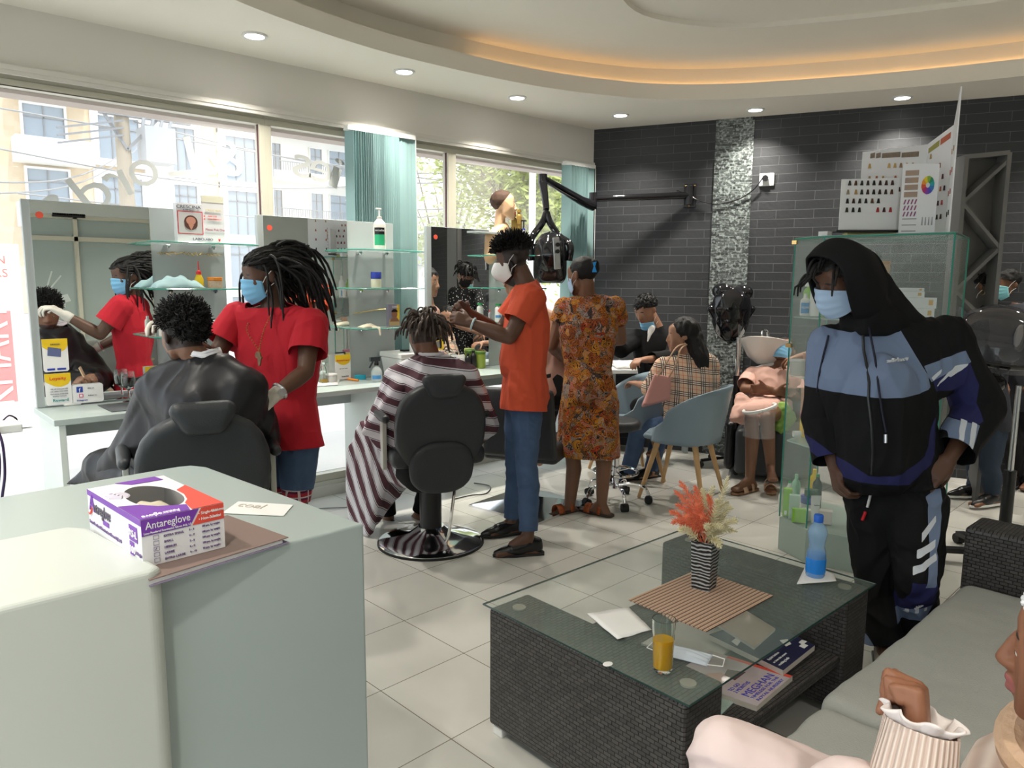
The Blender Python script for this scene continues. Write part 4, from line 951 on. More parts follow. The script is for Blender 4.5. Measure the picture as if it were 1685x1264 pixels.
def spray(tip, m_, lab, sd, grp):
    rnd = random.Random(sd); A = VP+Vector((rnd.uniform(-.01, .01), rnd.uniform(-.01, .01), .14)); B = tip; k = MB(); st = []
    bend = Vector((rnd.uniform(-.02, .02), rnd.uniform(-.02, .02), .05))
    for i in range(15): u = i/14; st.append(lerp(A, B, u)+bend*4*u*(1-u)*.6)
    k.tube(st, .0016, 5)
    n_ = 84
    for i in range(n_):
        u = .22+.78*i/n_; j = min(13, int(u*14)); p = lerp(st[j], st[j+1], u*14-j); d = (st[j+1]-st[j]).normalized()
        a = d.orthogonal(); a = Matrix.Rotation(i*2.4+rnd.uniform(-.3, .3), 3, d)@a.normalized(); L = (.025 if u < .9 else .012)*rnd.uniform(.7, 1.1)*(1.15-u*.55)
        e = p+(a*.8+d*.65)*L; k.tube([p, lerp(p, e, .6)+d*.001, e], [.0012, .0017, .0007], 4)
    tag(k.build('artificial_spray', m_, smooth=True), lab, 'artificial flower', grp)
ds = 2.52
for i, (x, y, dd) in enumerate(((1118, 792, 0), (1110, 808, .05), (1143, 800, -.05), (1102, 842, 0), (1112, 830, .06), (1106, 860, -.04), (1118, 870, .04), (1165, 815, .02), (1130, 850, -.08), (1150, 830, -.06), (1138, 815, .05), (1155, 850, -.07))): spray(V(x, y, ds+dd), COR, 'coral red feathery artificial spray in the black vase', i, 'coral sprays in the vase')
for i, (x, y, dd) in enumerate(((1198, 784, 0), (1175, 800, .05), (1203, 833, 0), (1198, 826, .06), (1213, 858, -.05), (1212, 875, -.02), (1186, 902, -.09), (1117, 873, -.06), (1192, 850, .03), (1180, 822, -.05), (1190, 868, -.09), (1155, 804, .06), (1160, 868, -.09))): spray(V(x, y, ds+dd), CRM, 'cream feathery artificial spray in the black vase', 50+i, 'cream sprays in the vase')
# glass of juice
JP = G(1090, 1104, .4515); t = thing('juice_glass', 'tall clear glass half full of orange juice on the table corner', 'glass', JP)
m = MB(); m.lathe([(0, .002), (.023, .002), (.026, .008), (.031, .148), (.029, .148), (.0245, .013), (0, .012)], JP, 28); m.build('tumbler', GLASS, t, smooth=True)
m = MB(); m.lathe([(0, .0135), (.0242, .0135), (.0272, .093), (0, .093)], JP, 28); m.build('juice', mat('orange juice', (1, .50, .01), .25, spec=.3), t, smooth=True); MATS['orange juice'].node_tree.nodes['Principled BSDF'].inputs['Subsurface Weight'].default_value = .5; MATS['orange juice'].node_tree.nodes['Principled BSDF'].inputs['Subsurface Radius'].default_value = (.03, .015, .004)
# napkins
def sheet(name, label, cat, pts, z, m_, th=.002, wav=.004, n=8, t=None):
    P = [Vector((p.x, p.y, z)) for p in pts]
    def fn(u, v): q = lerp(lerp(P[0], P[1], u), lerp(P[3], P[2], u), v); q.z += th/2+wav*(.5+.5*noise.noise(q*28)); return q
    k = MB(); k.grid(fn, n, n); o = k.build(name, m_, smooth=True); md = o.modifiers.new('t', 'SOLIDIFY'); md.thickness = th; md.offset = 0
    if label: tag(o, label, cat)
    return o
g_ = lambda x, y: G(x, y, .453)
sheet('paper_napkin', 'crumpled white paper napkin lying beside the juice glass', 'napkin', [g_(966, 1012), g_(1016, 1054), g_(1072, 1038), g_(1035, 1001)], .4525, PAPER, wav=.006)
sheet('paper_napkin', 'white paper napkin folded under the blue water bottle', 'napkin', [g_(1311, 962), g_(1376, 957), g_(1372, 946), g_(1326, 931)], .4525, PAPER, wav=.002)
m = MB(); P = g_(1000, 1093); m.ball((P.x, P.y, .4535), (.016, .012, .0015), 6); tag(m.build('white_tablet', PAPER, smooth=True), 'small pale round scrap on the near end of the glass top', 'scrap')
# water bottle
BP = G(1341, 948, .4535); t = thing('water_bottle', 'half full blue plastic water bottle standing on a folded napkin', 'bottle', BP)
BLP = mat('blue bottle plastic', (.35, .62, .95), .04, alpha=.42, spec=.9); BW_ = mat('blue water', (.02, .22, .75), .1, alpha=.85)
m = MB(); m.lathe([(0, .001), (.030, .001), (.033, .008), (.033, .050), (.031, .060), (.033, .078), (.031, .095), (.026, .112), (.028, .130), (.032, .150), (.033, .165), (.028, .182), (.016, .196), (.013, .200), (.013, .21)], BP, 32); m.build('shell', BLP, t, smooth=True)
m = MB(); m.lathe([(0, .004), (.0295, .004), (.0315, .012), (.0315, .05), (.030, .062), (.0315, .084), (0, .084)], BP, 28); m.build('water', BW_, t, smooth=True)
m = MB(); m.lathe([(.0336, .018), (.0338, .020), (.0338, .068), (.0330, .070)], BP, 32); m.build('wrap_label', mat('bottle label blue', (.02, .25, .80), .3), t, smooth=True)
m = MB(); m.lathe([(.0155, .200), (.0162, .202), (.0162, .222), (.0145, .226), (0, .227)], BP, 24); m.build('cap', mat('cap blue', (.03, .16, .70), .4), t, smooth=True)
# magazines
sh = .236
def mag(name, label, corners, z, m_, th=.012, extra=None):
    P = [Vector((p.x, p.y, z)) for p in corners]; c = sum(P, Vector())/4; t = thing('magazine', label, 'magazine', c, None)
    k = MB(); k.add(P+[p+UP*th for p in P], [(0, 1, 2, 3), (4, 5, 6, 7), (0, 1, 5, 4), (1, 2, 6, 5), (2, 3, 7, 6), (3, 0, 4, 7)]); k.build('pages', mat('page edges', (.68, .64, .58), .7), t)
    k = MB(); k.add([p+UP*(th+.0004) for p in P]+[p+UP*(th+.0012) for p in P], [(0, 1, 2, 3), (4, 5, 6, 7), (0, 1, 5, 4), (1, 2, 6, 5), (2, 3, 7, 6), (3, 0, 4, 7)]); k.build('cover', m_, t)
    X_ = (P[1]-P[0]).normalized(); Y_ = (P[3]-P[0]).normalized()
    return t, P[0]+UP*(th+.0014), X_, Y_, (P[1]-P[0]).length, (P[3]-P[0]).length
s2 = lambda x, y: G(x, y, .245)
CV1 = mat('magazine cover pale', (.66, .64, .68), .35, c2=(.45, .30, .28), vs=9); CV2 = mat('magazine cover navy', (.02, .022, .07), .3); CV3 = mat('magazine cover brown', (.40, .30, .24), .35, c2=(.65, .55, .45), vs=8)
t, O, X_, Y_, w, h = mag('magazine', 'grey magazine at the front of the pile with blue headline lettering and red strip', [s2(1245, 1166), s2(1304, 1116), s2(1168, 1074), s2(1102, 1116)], .2355, CV1, .016)
BLI = mat('headline blue', (.05, .06, .5), .5)
merge_text([('MEGHAN', .035, O+X_*.03+Y_*.04, X_, Y_, dict(width=w*.72)), ('3 MONTHS', .018, O+X_*.03+Y_*.075, X_, Y_), ('TO GO', .018, O+X_*.03+Y_*.092, X_, Y_), ('TIMELESS FOR THE', .014, O+X_*.03+Y_*.025, X_, Y_, dict(width=w*.72)), ('ROYAL NURSERY', .014, O+X_*.03+Y_*.008, X_, Y_, dict(width=w*.7))], 'lettering', BLI, t)
k = MB(); k.prism([(0, 0), (.016, 0), (.016, h*.75), (0, h*.75)], O+X_*(w-.018), X_, Y_, .0006); k.build('red_strip', BRED, t)
k = MB(); k.prism([(.0, .0), (.07, .0), (.05, .05), (.01, .04)], O+X_*.10+Y_*(h*.42), X_, Y_, .0006); k.build('portrait_picture', mat('dark photo', (.12, .05, .05), .4), t)
k = MB(); k.prism([(0, 0), (.10, -.02), (.12, .02), (.03, .09)], O+X_*.0+Y_*(h*.55), X_, Y_, .0006); k.build('model_picture', mat('skin photo', (.60, .36, .30), .4), t)
t, O, X_, Y_, w, h = mag('magazine', 'navy covered magazine with a gold disc at the back right of the pile', [s2(1288, 1116), s2(1340, 1074), s2(1248, 1028), s2(1166, 1056)], .2525, CV2, .018)
k = MB(); c = O+X_*w*.55+Y_*h*.62; k.prism([(math.cos(a_*.3)*.027, math.sin(a_*.3)*.027) for a_ in range(21)], c, X_, Y_, .0006); k.build('gold_disc', mat('print gold', (.42, .28, .06), .4), t)
k = MB(); k.prism([(0, 0), (.09, .02), (.095, .035), (.01, .03)], O+X_*w*.05+Y_*h*.62, X_, Y_, .0006); k.prism([(0, 0), (.03, -.005), (.05, .02), (.02, .035)], O+X_*w*.62+Y_*h*.22, X_, Y_, .0006); k.build('white_pictures', mat('photo white', (.75, .74, .72), .4), t)
k = MB(); k.prism([(0, 0), (.03, 0), (.03, .02), (0, .02)], O+X_*w*.78+Y_*h*.05, X_, Y_, .0007); k.prism([(0, 0), (.035, 0), (.03, .018), (.004, .018)], O+X_*w*.86+Y_*h*.1, X_, Y_, .0006); k.build('barcode', PAPER, t)
merge_text([('Stylish fashion', .013, O+X_*.015+Y_*.06, X_, Y_), ('to love this season', .012, O+X_*.015+Y_*.04, X_, Y_), ('wedding bells', .013, O+X_*.015+Y_*.02, X_, Y_)], 'lettering', PAPER, t)
mag('magazine', 'brown and tan picture magazine lying under the glass beside the placemat', [s2(1240, 1082), s2(1275, 1050), s2(1215, 1012), s2(1160, 1030)], .2715, CV3, .008)
mag('magazine', 'open pale magazine lying on the shelf under the juice glass', [s2(1055, 1058), s2(1170, 1088), s2(1235, 1045), s2(1135, 1012)], .2365, mat('magazine cover faded', (.50, .50, .44), .4, c2=(.72, .70, .66), vs=10), .006)
m = MB(); a_, b_, c_2, d_2 = s2(1150, 1108), s2(1210, 1150), s2(1186, 1174), s2(1150, 1128)
m.add([Vector((p.x, p.y, .2365)) for p in (a_, b_, c_2, d_2)]+[Vector((p.x, p.y, .2395)) for p in (a_, b_, c_2, d_2)], [(0, 1, 2, 3), (4, 5, 6, 7), (0, 1, 5, 4), (1, 2, 6, 5), (2, 3, 7, 6), (3, 0, 4, 7)])
tag(m.build('plastic_sleeve', mat('frosted plastic', (.42, .55, .50), .35, bump=.4, bs=200)), 'greenish frosted plastic sleeve poking from under the magazines', 'plastic sleeve')
# mask on table
def tmask(name, label, c, rz, m_, s=1.0, z=.4535):
    c = Vector((c.x, c.y, z)); R = Matrix.Rotation(rz, 3, 'Z'); t = thing('face_mask', label, 'face mask', c)
    def fn(u, v): return c+R@Vector(((u-.5)*.16*s, (v-.5)*.08*s, .004+.014*s*math.sin(PI*u)*math.sin(PI*v)+.0015*math.sin(v*25)))
    k = MB(); k.grid(fn, 16, 16); o = k.build('cloth', m_, t, smooth=True); md = o.modifiers.new('t', 'SOLIDIFY'); md.thickness = .002
    for sx in (-1, 1):
        k = MB(); k.tube([c+R@Vector((sx*.08*s, .035*s, .005)), c+R@Vector((sx*.125*s, .02*s, .004)), c+R@Vector((sx*.12*s, -.03*s, .004)), c+R@Vector((sx*.08*s, -.035*s, .005))], .0016, 5)
        k.build('ear_loop', WHITEM, t, smooth=True)
tmask('face_mask', 'used pale face mask with white loop lying right of the juice glass', G(1128, 1078, .455), 1.9, mat('pale mask', (.55, .62, .70), .7), .85)
# ---- sofa
SOF = mat('grey sofa fabric', (.36, .37, .345), .9, var=.06, vs=5, bump=.25, bs=260)
t = thing('sofa', 'grey cushioned wicker sofa at the bottom right', 'sofa', (2.0, .35, 0))
m = MB(); m.b2((.55, -.18, .06), (2.97, .74, .27)); m.build('base', WICK, t, bevel=.01)
def cushion(x0, x1, y0, y1, z0, z1, seed, bump_=.01):
    b = Blob(); b.hull(*[((x, y, z), .035) for x in (x0+.035, x1-.035) for y in (y0+.035, y1-.035) for z in (z0+.035, z1-.035)])
    b.build('seat_cushion', SOF, t, vox=.014, smooth=5, disp=lambda p: bump_*noise.noise(Vector((p.x*4, p.y*4, seed)))+.003*noise.noise(p*16))
cushion(.60, 1.80, -.15, .775, .28, .425, 1); cushion(1.805, 2.945, -.15, .785, .28, .425, 5)
m = MB(); m.b2((2.955, -.20, .05), (3.14, .80, .62)); m.build('arm', WICK, t, bevel=.018, seg=3)
m = MB(); m.b2((.42, -.20, .05), (.55, .78, .62)); m.build('arm', WICK, t, bevel=.018, seg=3)
m = MB(); m.b2((.42, -.42, .05), (3.14, -.22, .80)); m.build('back', WICK, t, bevel=.018, seg=3)
b = Blob(); b.hull(*[((x, y, z), .05) for x in (.62, 2.88) for y in (-.16, -.13) for z in (.47, .78)]); b.build('back_cushion', SOF, t, vox=.016, smooth=4)
# ============================================================ CLOTHES
def top(par, p, m, g=.012, sl=.6, hem=.12, name='shirt', w=1.0, bust=0, loose=.01, seed=1, vox=.007, amp=.004, necky=.0, attrs=None, belly=0, cuts=None, flare=0, smooth=4, neckcut=True, hemcut=True, extra=None, arms='RL', solid=.004, wst=9):
    b = Blob(); torso(b, p, g, w, bust, belly); k = p.sc
    ax = (p.pelvis-p.neck).normalized(); hp_ = p.pelvis+ax*hem; hl = (p.hR-p.hL).normalized()
    b.hull((p.hR, .09*k+g), (p.hL, .09*k+g), (hp_+hl*(.085+flare)*k+ax*.05, .085*k+g), (hp_-hl*(.085+flare)*k+ax*.05, .085*k+g))
    C_ = []; sleeves = []
    if hemcut: C_.append((hp_, ax, .30))
    for sd in arms:
        if not hasattr(p, 'e'+sd): continue
        s, e, w_ = getattr(p, 's'+sd), getattr(p, 'e'+sd), getattr(p, 'w'+sd)
        bs = Blob(); b.hull((s, .057*k+g), (lerp(s, e, .08), .055*k+g))
        if sl <= 1:
            q = lerp(s, e, sl)+(e-s).normalized()*.04; bs.hull((s, .056*k+g), (q, .047*k+g+loose)); sleeves.append((bs, [(lerp(s, e, sl), e-s, .20)]))
        else:
            bs.hull((s, .056*k+g), (e, .045*k+g+loose*.6)); q = lerp(e, w_, sl-1)+(w_-e).normalized()*.03; bs.hull((e, .045*k+g+loose*.6), (q, .030*k+g+loose*.5)); sleeves.append((bs, [(lerp(e, w_, sl-1), w_-e, .16)]))
    if neckcut: C_.append((p.neck+UP*(.035+necky), UP+p.f*.25, .13))
    if extra: extra(b)
    o = b.build(name, m, par, vox=vox, smooth=smooth, disp=wrinkle(amp, wst, seed=seed), cut=C_+(cuts or []), solid=solid, attrs=attrs)
    for bs, cc in sleeves: bs.build('sleeve', m, par, vox=vox, smooth=smooth, disp=wrinkle(amp, wst, seed=seed), cut=cc, solid=solid, attrs=attrs)
    return o
def pants(par, p, m, g=.008, to=1.0, name='trousers', seed=1, vox=.007, amp=.004, loose=0, attrs=None, waist=.10, extra=None):
    b = Blob(); k = p.sc; wv = (p.neck-p.pelvis).normalized()
    b.hull((p.hR, .088*k+g), (p.hL, .088*k+g), (p.pelvis+wv*(waist+.04), .085*k+g)); C_ = [(p.pelvis+wv*waist, wv, .28)]
    for sd in 'RL':
        h, n, a = getattr(p, 'h'+sd), getattr(p, 'k'+sd), getattr(p, 'a'+sd); md_ = lerp(n, a, .3)-p.f*.012
        b.hull((h, .087*k+g), (lerp(h, n, .5), .071*k+g)); b.hull((lerp(h, n, .5), .071*k+g), (n, .053*k+g+loose*.5))
        if to > 1:
            q = lerp(n, a, min(1.05, to-1+.08)); b.hull((n, .053*k+g+loose*.5), (md_, .053*k+g+loose*.8)); b.hull((md_, .053*k+g+loose*.8), (q, .040*k+g+loose)); C_.append((lerp(n, a, to-1), a-n, .10))
        else:
            q = lerp(h, n, to); C_.append((q, n-h, .12))
            if to > .9: b.hull((n, .053*k+g+loose), (lerp(n, a, .15), .055*k+g+loose))
    if extra: extra(b)
    return b.build(name, m, par, vox=vox, smooth=4, disp=wrinkle(amp, 10, (1, 1, .9), seed), cut=C_, solid=.003, attrs=attrs)
def shoe(par, p, sd, m, sole=None, open_=False, s=1.0, name='shoe', h=.0):
    a, t = getattr(p, 'a'+sd), getattr(p, 't'+sd); v = Vector((t.x-a.x, t.y-a.y, 0)).normalized(); l = v.cross(UP); z = t.z-.012
    hl = Vector((*a.xy, z))-v*.055*s
    b = Blob(); b.hull((hl+UP*.035, .030*s), (hl+v*.06*s+UP*.04, .034*s), (hl+v*.05*s+UP*(.085+h), .030*s), (hl+UP*(.07+h), .026*s)); b.hull((hl+v*.05*s+UP*.055, .036*s), (hl+v*.14*s+UP*.035, .038*s), (hl+v*.10*s+UP*.03, .036*s)); b.hull((hl+v*.12*s+UP*.032, .038*s), (hl+v*.20*s+UP*.022, .027*s), (hl+v*.235*s+UP*.018, .015*s))
    ct = [(Vector((*hl.xy, z+.008)), -UP, .4)]
    o = b.build(name, m, par, vox=.006, smooth=3, cut=ct)
    k = MB(); outl = [(-.035, -.02), (-.03, -.032), (.06, -.036), (.14, -.042), (.20, -.034), (.25, -.012), (.25, .010), (.20, .032), (.14, .040), (.06, .034), (-.03, .032), (-.038, .0)]
    k.prism([(x*s, y*s) for x, y in outl], Vector((hl.x, hl.y, z-.004)), v, -l, -.016 if v.cross(-l).z < 0 else .016)
    k.build('sole', sole or RUB, o, bevel=.004)
    return o
DENIM = mat('denim', (.075, .13, .24), .85, var=.25, vs=14, bump=.15, bs=300, c2=(.035, .065, .14))
BLACKF = mat('black cloth', (.011, .011, .012), .85, spec=.2); SKTR = None
# ---- 1. seated customer in the black cape --------------------------------
p = P_(3.02, -172, -155, 12, 0, head=(303, 553), neck=(337, 607, .02), sR=(397, 640, .0), sL=(262, 640, .08), pelvis=(345, 800, 0.02), eL=(212, 742, .22), wL=(215, 722, .50), eR=(425, 720, .25), wR=(330, 720, .52),
       kL=(165, 772, .42), kR=(290, 768, .52), aL=(150, 900, .62), aR=(235, 880, .75))
p.wL = lerp(p.eL, V(255, 690, 3.55), .85); p.wR = lerp(p.eR, V(255, 690, 3.55), .85)
fadeK = lambda x, y, z: .5*min(1, (z+.055)/.10)*(1 if (y < .03 or z > .06) else -1)
t = person('customer with short curly hair sitting under a black cape in the nearest barber chair', p, SKM, hands={'L': (Vector((0, .5, .6)), heading(180), heading(90), dict(curl=60)), 'R': (Vector((0, .5, .6)), heading(180), heading(-90), dict(curl=60))}, vox=.007, fade=fadeK)
haircap(t, p.head, p.R, th=.012, front=.058, back=-.045, side=0, disp=lambda q: .007*noise.noise(q*45), zs=1.4)
tufts(t, p.head, p.R, 1500, (.018, .036), .0042, front=.055, back=-.035, side=.03, seed=4, topk=.9, curl=.8)
CAPE = mat('black nylon cape', (.013, .013, .016), .42, spec=.35)
b = Blob(); nk = p.neck+UP*.0
b.hull((nk, .08), (p.sR, .098), (p.sL, .085), (lerp(p.neck, p.pelvis, .35), .165), (lerp(p.neck, p.pelvis, .5)+heading(60)*.06, .14)); b.hull((p.sL, .08), (p.eL, .078)); b.hull((p.sR, .092), (p.eR, .092)); b.hull((p.eR, .09), (lerp(p.eR, p.wR, .4), .08), (lerp(p.neck, p.pelvis, .5), .13))
b.hull((lerp(p.neck, p.pelvis, .3), .13), (p.eL, .07), (p.eR, .07), (p.pelvis+UP*.05, .14)); b.hull((p.eL, .065), (p.wL, .06), (p.eR, .065), (p.wR, .06), (p.pelvis+UP*.1, .12), (lerp(p.hL, p.kL, .8)+UP*.03, .08))
b.hull((p.eL+UP*.02, .06), (V(196, 742, 3.12), .012), (V(250, 768, 3.05), .012), (V(262, 655, 3.08), .05)); b.hull((V(262, 655, 3.08), .04), (V(250, 768, 3.02), .012), (V(318, 690, 2.93), .02))
cape = b.build('cape', CAPE, t, vox=.010, smooth=6, disp=wrinkle(.013, 5.5, (1, 1, .35), 3), cut=[(p.neck+UP*.055, UP+p.f*.2, .16)])
b = Blob(); b.hull((lerp(p.hL, p.kL, .3), .10), (p.kL+UP*.01, .085), (lerp(p.hR, p.kR, .3), .10), (p.kR, .085)); b.hull((p.kL+UP*.01, .085), (lerp(p.kL, p.aL, .28), .07), (lerp(p.hL, p.kL, .4)-UP*.06, .05), (p.kR, .06))
b.hull((p.kL, .07), (V(112, 796, 3.45), .01), (V(185, 806, 3.3), .012), (lerp(p.hL, p.kL, .6), .05))
b.build('cape_lap', CAPE, t, vox=.010, smooth=5, disp=wrinkle(.009, 6, seed=8))
g = NG('patchwork cuff', .8, .2); p3 = g.xyz(); ck = g.n('TexChecker'); g.l(g.obj(), ck.inputs[0]); ck.inputs['Scale'].default_value = 24; ck.inputs['Color1'].default_value = (.50, .36, .28, 1); ck.inputs['Color2'].default_value = (.07, .11, .20, 1); g.base(ck.outputs[0])
b = Blob(); b.hull((p.eL+UP*-.005, .062), (lerp(p.eL, p.sL, .25), .055), (lerp(p.eL, p.wL, .3), .05)); b.hull((p.eL-UP*.035, .045), (p.eL, .055)); b.build('patterned_sleeve', g.m, t, vox=.007, smooth=4, disp=wrinkle(.004, 16))
k = MB(); R_ = p.R
for i in range(3): k.tube([p.neck+UP*(.058+.008*i)+Vector((math.cos(a_*.35), math.sin(a_*.35), 0))*(.066-.002*i)+UP*.006*math.sin(a_*1.3+i) for a_ in range(18)], .0075, 6, closed=True)
k.build('neck_strip', mat('tissue', (.86, .86, .90), .8), t, smooth=True)
jn = pants(t, p, BLACKF, to=1.95, vox=.011)
c = p.wL+heading(180)*.07+UP*.07; m = MB(); m.box(c, (.075, .009, .15), R=hframe(heading(150, -20))); o = m.build('phone', mat('gold phone', (.75, .55, .35), .3, metal=.6), None, bevel=.003)
tag(o, 'gold backed phone held by the black caped customer, seen in the left mirror', 'phone')
# ---- 2. barber in red with long locks ------------------------------------
p = P_(3.45, -38, -72, 12, 0, head=(434, 456), neck=(452, 512, .03), sR=(392, 524, .06), sL=(512, 534, -.05), pelvis=(468, 712, .05), eR=(352, 590, -.02), wR=(306, 566, -.12), eL=(503, 612, -.15), wL=(452, 650, -.28),
       hR=(445, 722, .08), hL=(492, 724, .0), kR=(455, 830, .08), kL=(488, 832, .0), aR=(462, 960, .10), aL=(485, 965, .02), tR=(440, 985, .0), tL=(462, 992, -.12))
p.wR = Vector((V(290, 548, 3.25))); 
RED_ = mat('red shirt', (.50, .010, .024), .85)
t = person('barber in red shirt and denim shorts with long dreadlocks and blue mask', p, SKD, vox=.006, hands={'R': ((p.wR-p.eR), UP*-1+heading(0)*.3, UP, dict(curl=45)), 'L': ((p.wL-p.eL), heading(180)*.6-UP*.8, UP+heading(90)*.3, dict(curl=62, s=1.0))}, feet=True)
top(t, p, RED_, g=.020, sl=.62, hem=.07, name='shirt', w=1.05, loose=.022, seed=2, vox=.0065, amp=.006, flare=.03)
g = NG('boxer plaid', .8, .2); q = g.xyz(); f1 = g.math('FRACT', g.math('MULTIPLY', g.math('ADD', q[0], q[1]), 22.0)); f2 = g.math('FRACT', g.math('MULTIPLY', q[2], 30.0))
g.base(g.mix(g.math('GREATER_THAN', g.math('MAXIMUM', f1, f2), .82), g.mix(g.math('GREATER_THAN', f2, .5), (.40, .03, .05), (.12, .02, .06)), (.6, .5, .5)))
pants(t, p, g.m, g=.006, to=.93, name='plaid_shorts', waist=.0, loose=.0)
pants(t, p, DENIM, g=.012, to=.74, name='denim_shorts', seed=4, amp=.004, waist=-.03)
mask(t, p.head, p.R, BLUEM, drop=0.0)
haircap(t, p.head, p.R, th=.008, front=.050, back=-.05, disp=lambda q: .004*noise.noise(q*60))
bodyS = [(lerp(p.neck, p.pelvis, .18), .14), (p.neck, .07), (p.sL, .075), (p.sR, .07)]
locks(t, p.head, p.R, 120, (.24, .42), .0075, seed=5, out=.12, pull=Vector((0, -1.1, -.15)), front=.054, grav=.85, body=bodyS, fc=lambda q: .85 if q.y > .0 else 1, lift=.0, sweep=True)
locks(t, p.head, p.R, 12, (.26, .34), .0065, seed=9, out=.35, lift=-.1, pull=Vector((0, .05, -.3)), front=.0, back=-.03, grav=1.3, flt=lambda q: abs(q.x) > .05 and -.04 < q.y < .03, body=bodyS, name='front_dreadlocks', fc=lambda q: 1.0)
k = MB(); BEAD = mat('wooden beads', (.42, .20, .05), .5, c2=(.45, .05, .03), vs=60)
cc = lerp(p.sR, p.sL, .38)+heading(-20)*.10
pend = V(427, 590, 3.28)
for sg in (-1, 1):
    A = p.neck+heading(-38)*.04+heading(52)*.055*sg+UP*.01
    pts = catmull([A, lerp(A, pend, .4)+heading(52)*.035*sg+heading(-38)*.045, pend+UP*.035], 10, False)
    for i in range(0, len(pts)): k.ball(pts[i], .0045, 3)
k.build('bead_necklace', BEAD, t, smooth=True)
africa = [(-.012, .030), (.006, .032), (.014, .024), (.017, .012), (.026, .006), (.016, -.006), (.014, -.018), (.006, -.032), (-.002, -.034), (-.005, -.016), (-.006, .0), (-.020, .002), (-.026, .012), (-.020, .024)]
k = MB(); k.prism(africa, pend, heading(52), UP, .006); k.build('africa_pendant', mat('carved wood', (.05, .02, .008), .4, c2=(.30, .15, .03), vs=50), t)
GLV = mat('white latex glove', (.66, .62, .55), .55)
for sd, dn in (('R', (UP*-1+heading(0)*.3, UP)), ('L', (heading(180)*.6-UP*.8, UP+heading(90)*.3))):
    b = Blob(); w_ = getattr(p, 'w'+sd); e_ = getattr(p, 'e'+sd); hand(b, w_, w_-e_, dn[0], dn[1], curl=45 if sd == 'R' else 62, s=1.12); b.hull((w_, .032), (lerp(w_, e_, .12), .034)); b.build('glove', GLV, t, vox=.005, smooth=2, disp=lambda q: .0012*noise.noise(q*70))
w_ = lerp(p.wL, p.eL, .16); dv = (p.eL-p.wL).normalized(); k = MB(); x_ = dv.orthogonal().normalized(); y_ = dv.cross(x_); k.tube([w_+(x_*math.cos(a_)+y_*math.sin(a_))*.034 for a_ in [2*PI*i/20 for i in range(20)]], .008, 6, closed=True); k.cyl(w_+heading(30)*.030, w_+heading(30)*.044, .018, 16); k.build('watch', STEEL, t, smooth=True)
hc = V(414, 656, 3.06); m = MB(); m.box(hc, (.026, .030, .068), R=hframe(heading(-30))); o = m.build('hair_clipper', mat('clipper orange', (.55, .22, .06), .3), bevel=.010); tag(o, 'black and copper hair clipper in the barber gloved left hand', 'hair clipper')
for sd in 'RL': shoe(t, p, sd, BLKP)
# ---- 3. seated customer in the striped cape ------------------------------
p = P_(4.06, -158, -148, 8, 0, head=(699, 553), neck=(710, 597, .02), sR=(768, 622, 0), sL=(655, 622, .06), pelvis=(715, 770, 0), eL=(622, 700, .15), wL=(618, 715, .40), eR=(800, 700, .15), wR=(740, 700, .42),
       kL=(625, 745, .45), kR=(715, 745, .48), aL=(640, 850, .60), aR=(690, 845, .62), tL=(620, 868, .70), tR=(672, 862, .76))
p.wL = lerp(p.eL, p.wL, .9)
t = person('customer with short twisted locks sitting under a maroon and white striped cape', p, SKM, vox=.008, fade=lambda x, y, z: .4*min(1, (z+.04)/.10)*(1 if y < .03 else -1), hands={'L': (heading(180), heading(90), UP, dict(curl=40)), 'R': (heading(180), heading(-90), UP, dict(curl=40))})
haircap(t, p.head, p.R, th=.009, front=.055, back=-.02, side=0, m=mat('dark twisted hair', (.022, .016, .013), .6, c2=(.09, .06, .045), vs=40))
locks(t, p.head, p.R, 120, (.07, .12), .0066, seed=15, out=.7, lift=.1, pull=Vector((0, 0, 0)), front=.05, back=-.005, grav=1.0, seg=7, m=MATS['dark twisted hair'], name='twists', side=.025)
g = NG('striped cape', .6, .3); s_ = g.math('FRACT', g.math('MULTIPLY', g.attr('stripe'), 1.0))
MARo, WH_ = (.095, .035, .05), (.66, .65, .70)
g.base(g.ramp(s_, [(0, WH_), (.36, (.03, .02, .03)), (.40, WH_), (.46, MARo), (.86, WH_), (.90, (.03, .02, .03)), (.94, WH_)], True)); SCAPE = g.m
na, nl = np.array(p.neck), np.array(p.sL)
b = Blob()
b.hull((p.neck+UP*.0, .07), (p.sR, .075), (p.sL, .075), (lerp(p.neck, p.pelvis, .35), .14)); b.hull((p.sL, .07), (p.eL, .07)); b.hull((p.sR, .07), (p.eR, .07))
b.hull((lerp(p.neck, p.pelvis, .3), .13), (p.eL, .06), (p.eR, .06), (p.pelvis+UP*.08, .13), (p.wL, .05), (p.wR, .05))
b.hull((p.sL, .06), (V(600, 712, 4.10), .012), (V(655, 735, 4.02), .010), (V(656, 640, 4.0), .03)); b.hull((V(618, 690, 4.1), .03), (V(640, 762, 4.02), .006), (V(655, 728, 4.0), .01), (V(612, 722, 4.08), .01))
dirv = np.array(UP*1.0+heading(90)*.18+heading(0)*.1)
b.build('cape', SCAPE, t, vox=.008, smooth=5, disp=wrinkle(.010, 6, (1, 1, .4), 12), cut=[(p.neck+UP*.05, UP+p.f*.2, .15)],
        attrs={'stripe': lambda P, N: (P@dirv)/.088 + .12*np.sin(P[:, 0]*14)})
b = Blob(); A1, A2 = V(600, 700, 4.35), V(640, 720, 4.25)
b.hull((A1, .03), (A2, .05), (p.kL+UP*.03, .10), (p.kR+UP*.03, .10), (lerp(p.hL, p.kL, .3), .11), (lerp(p.hR, p.kR, .3), .11))
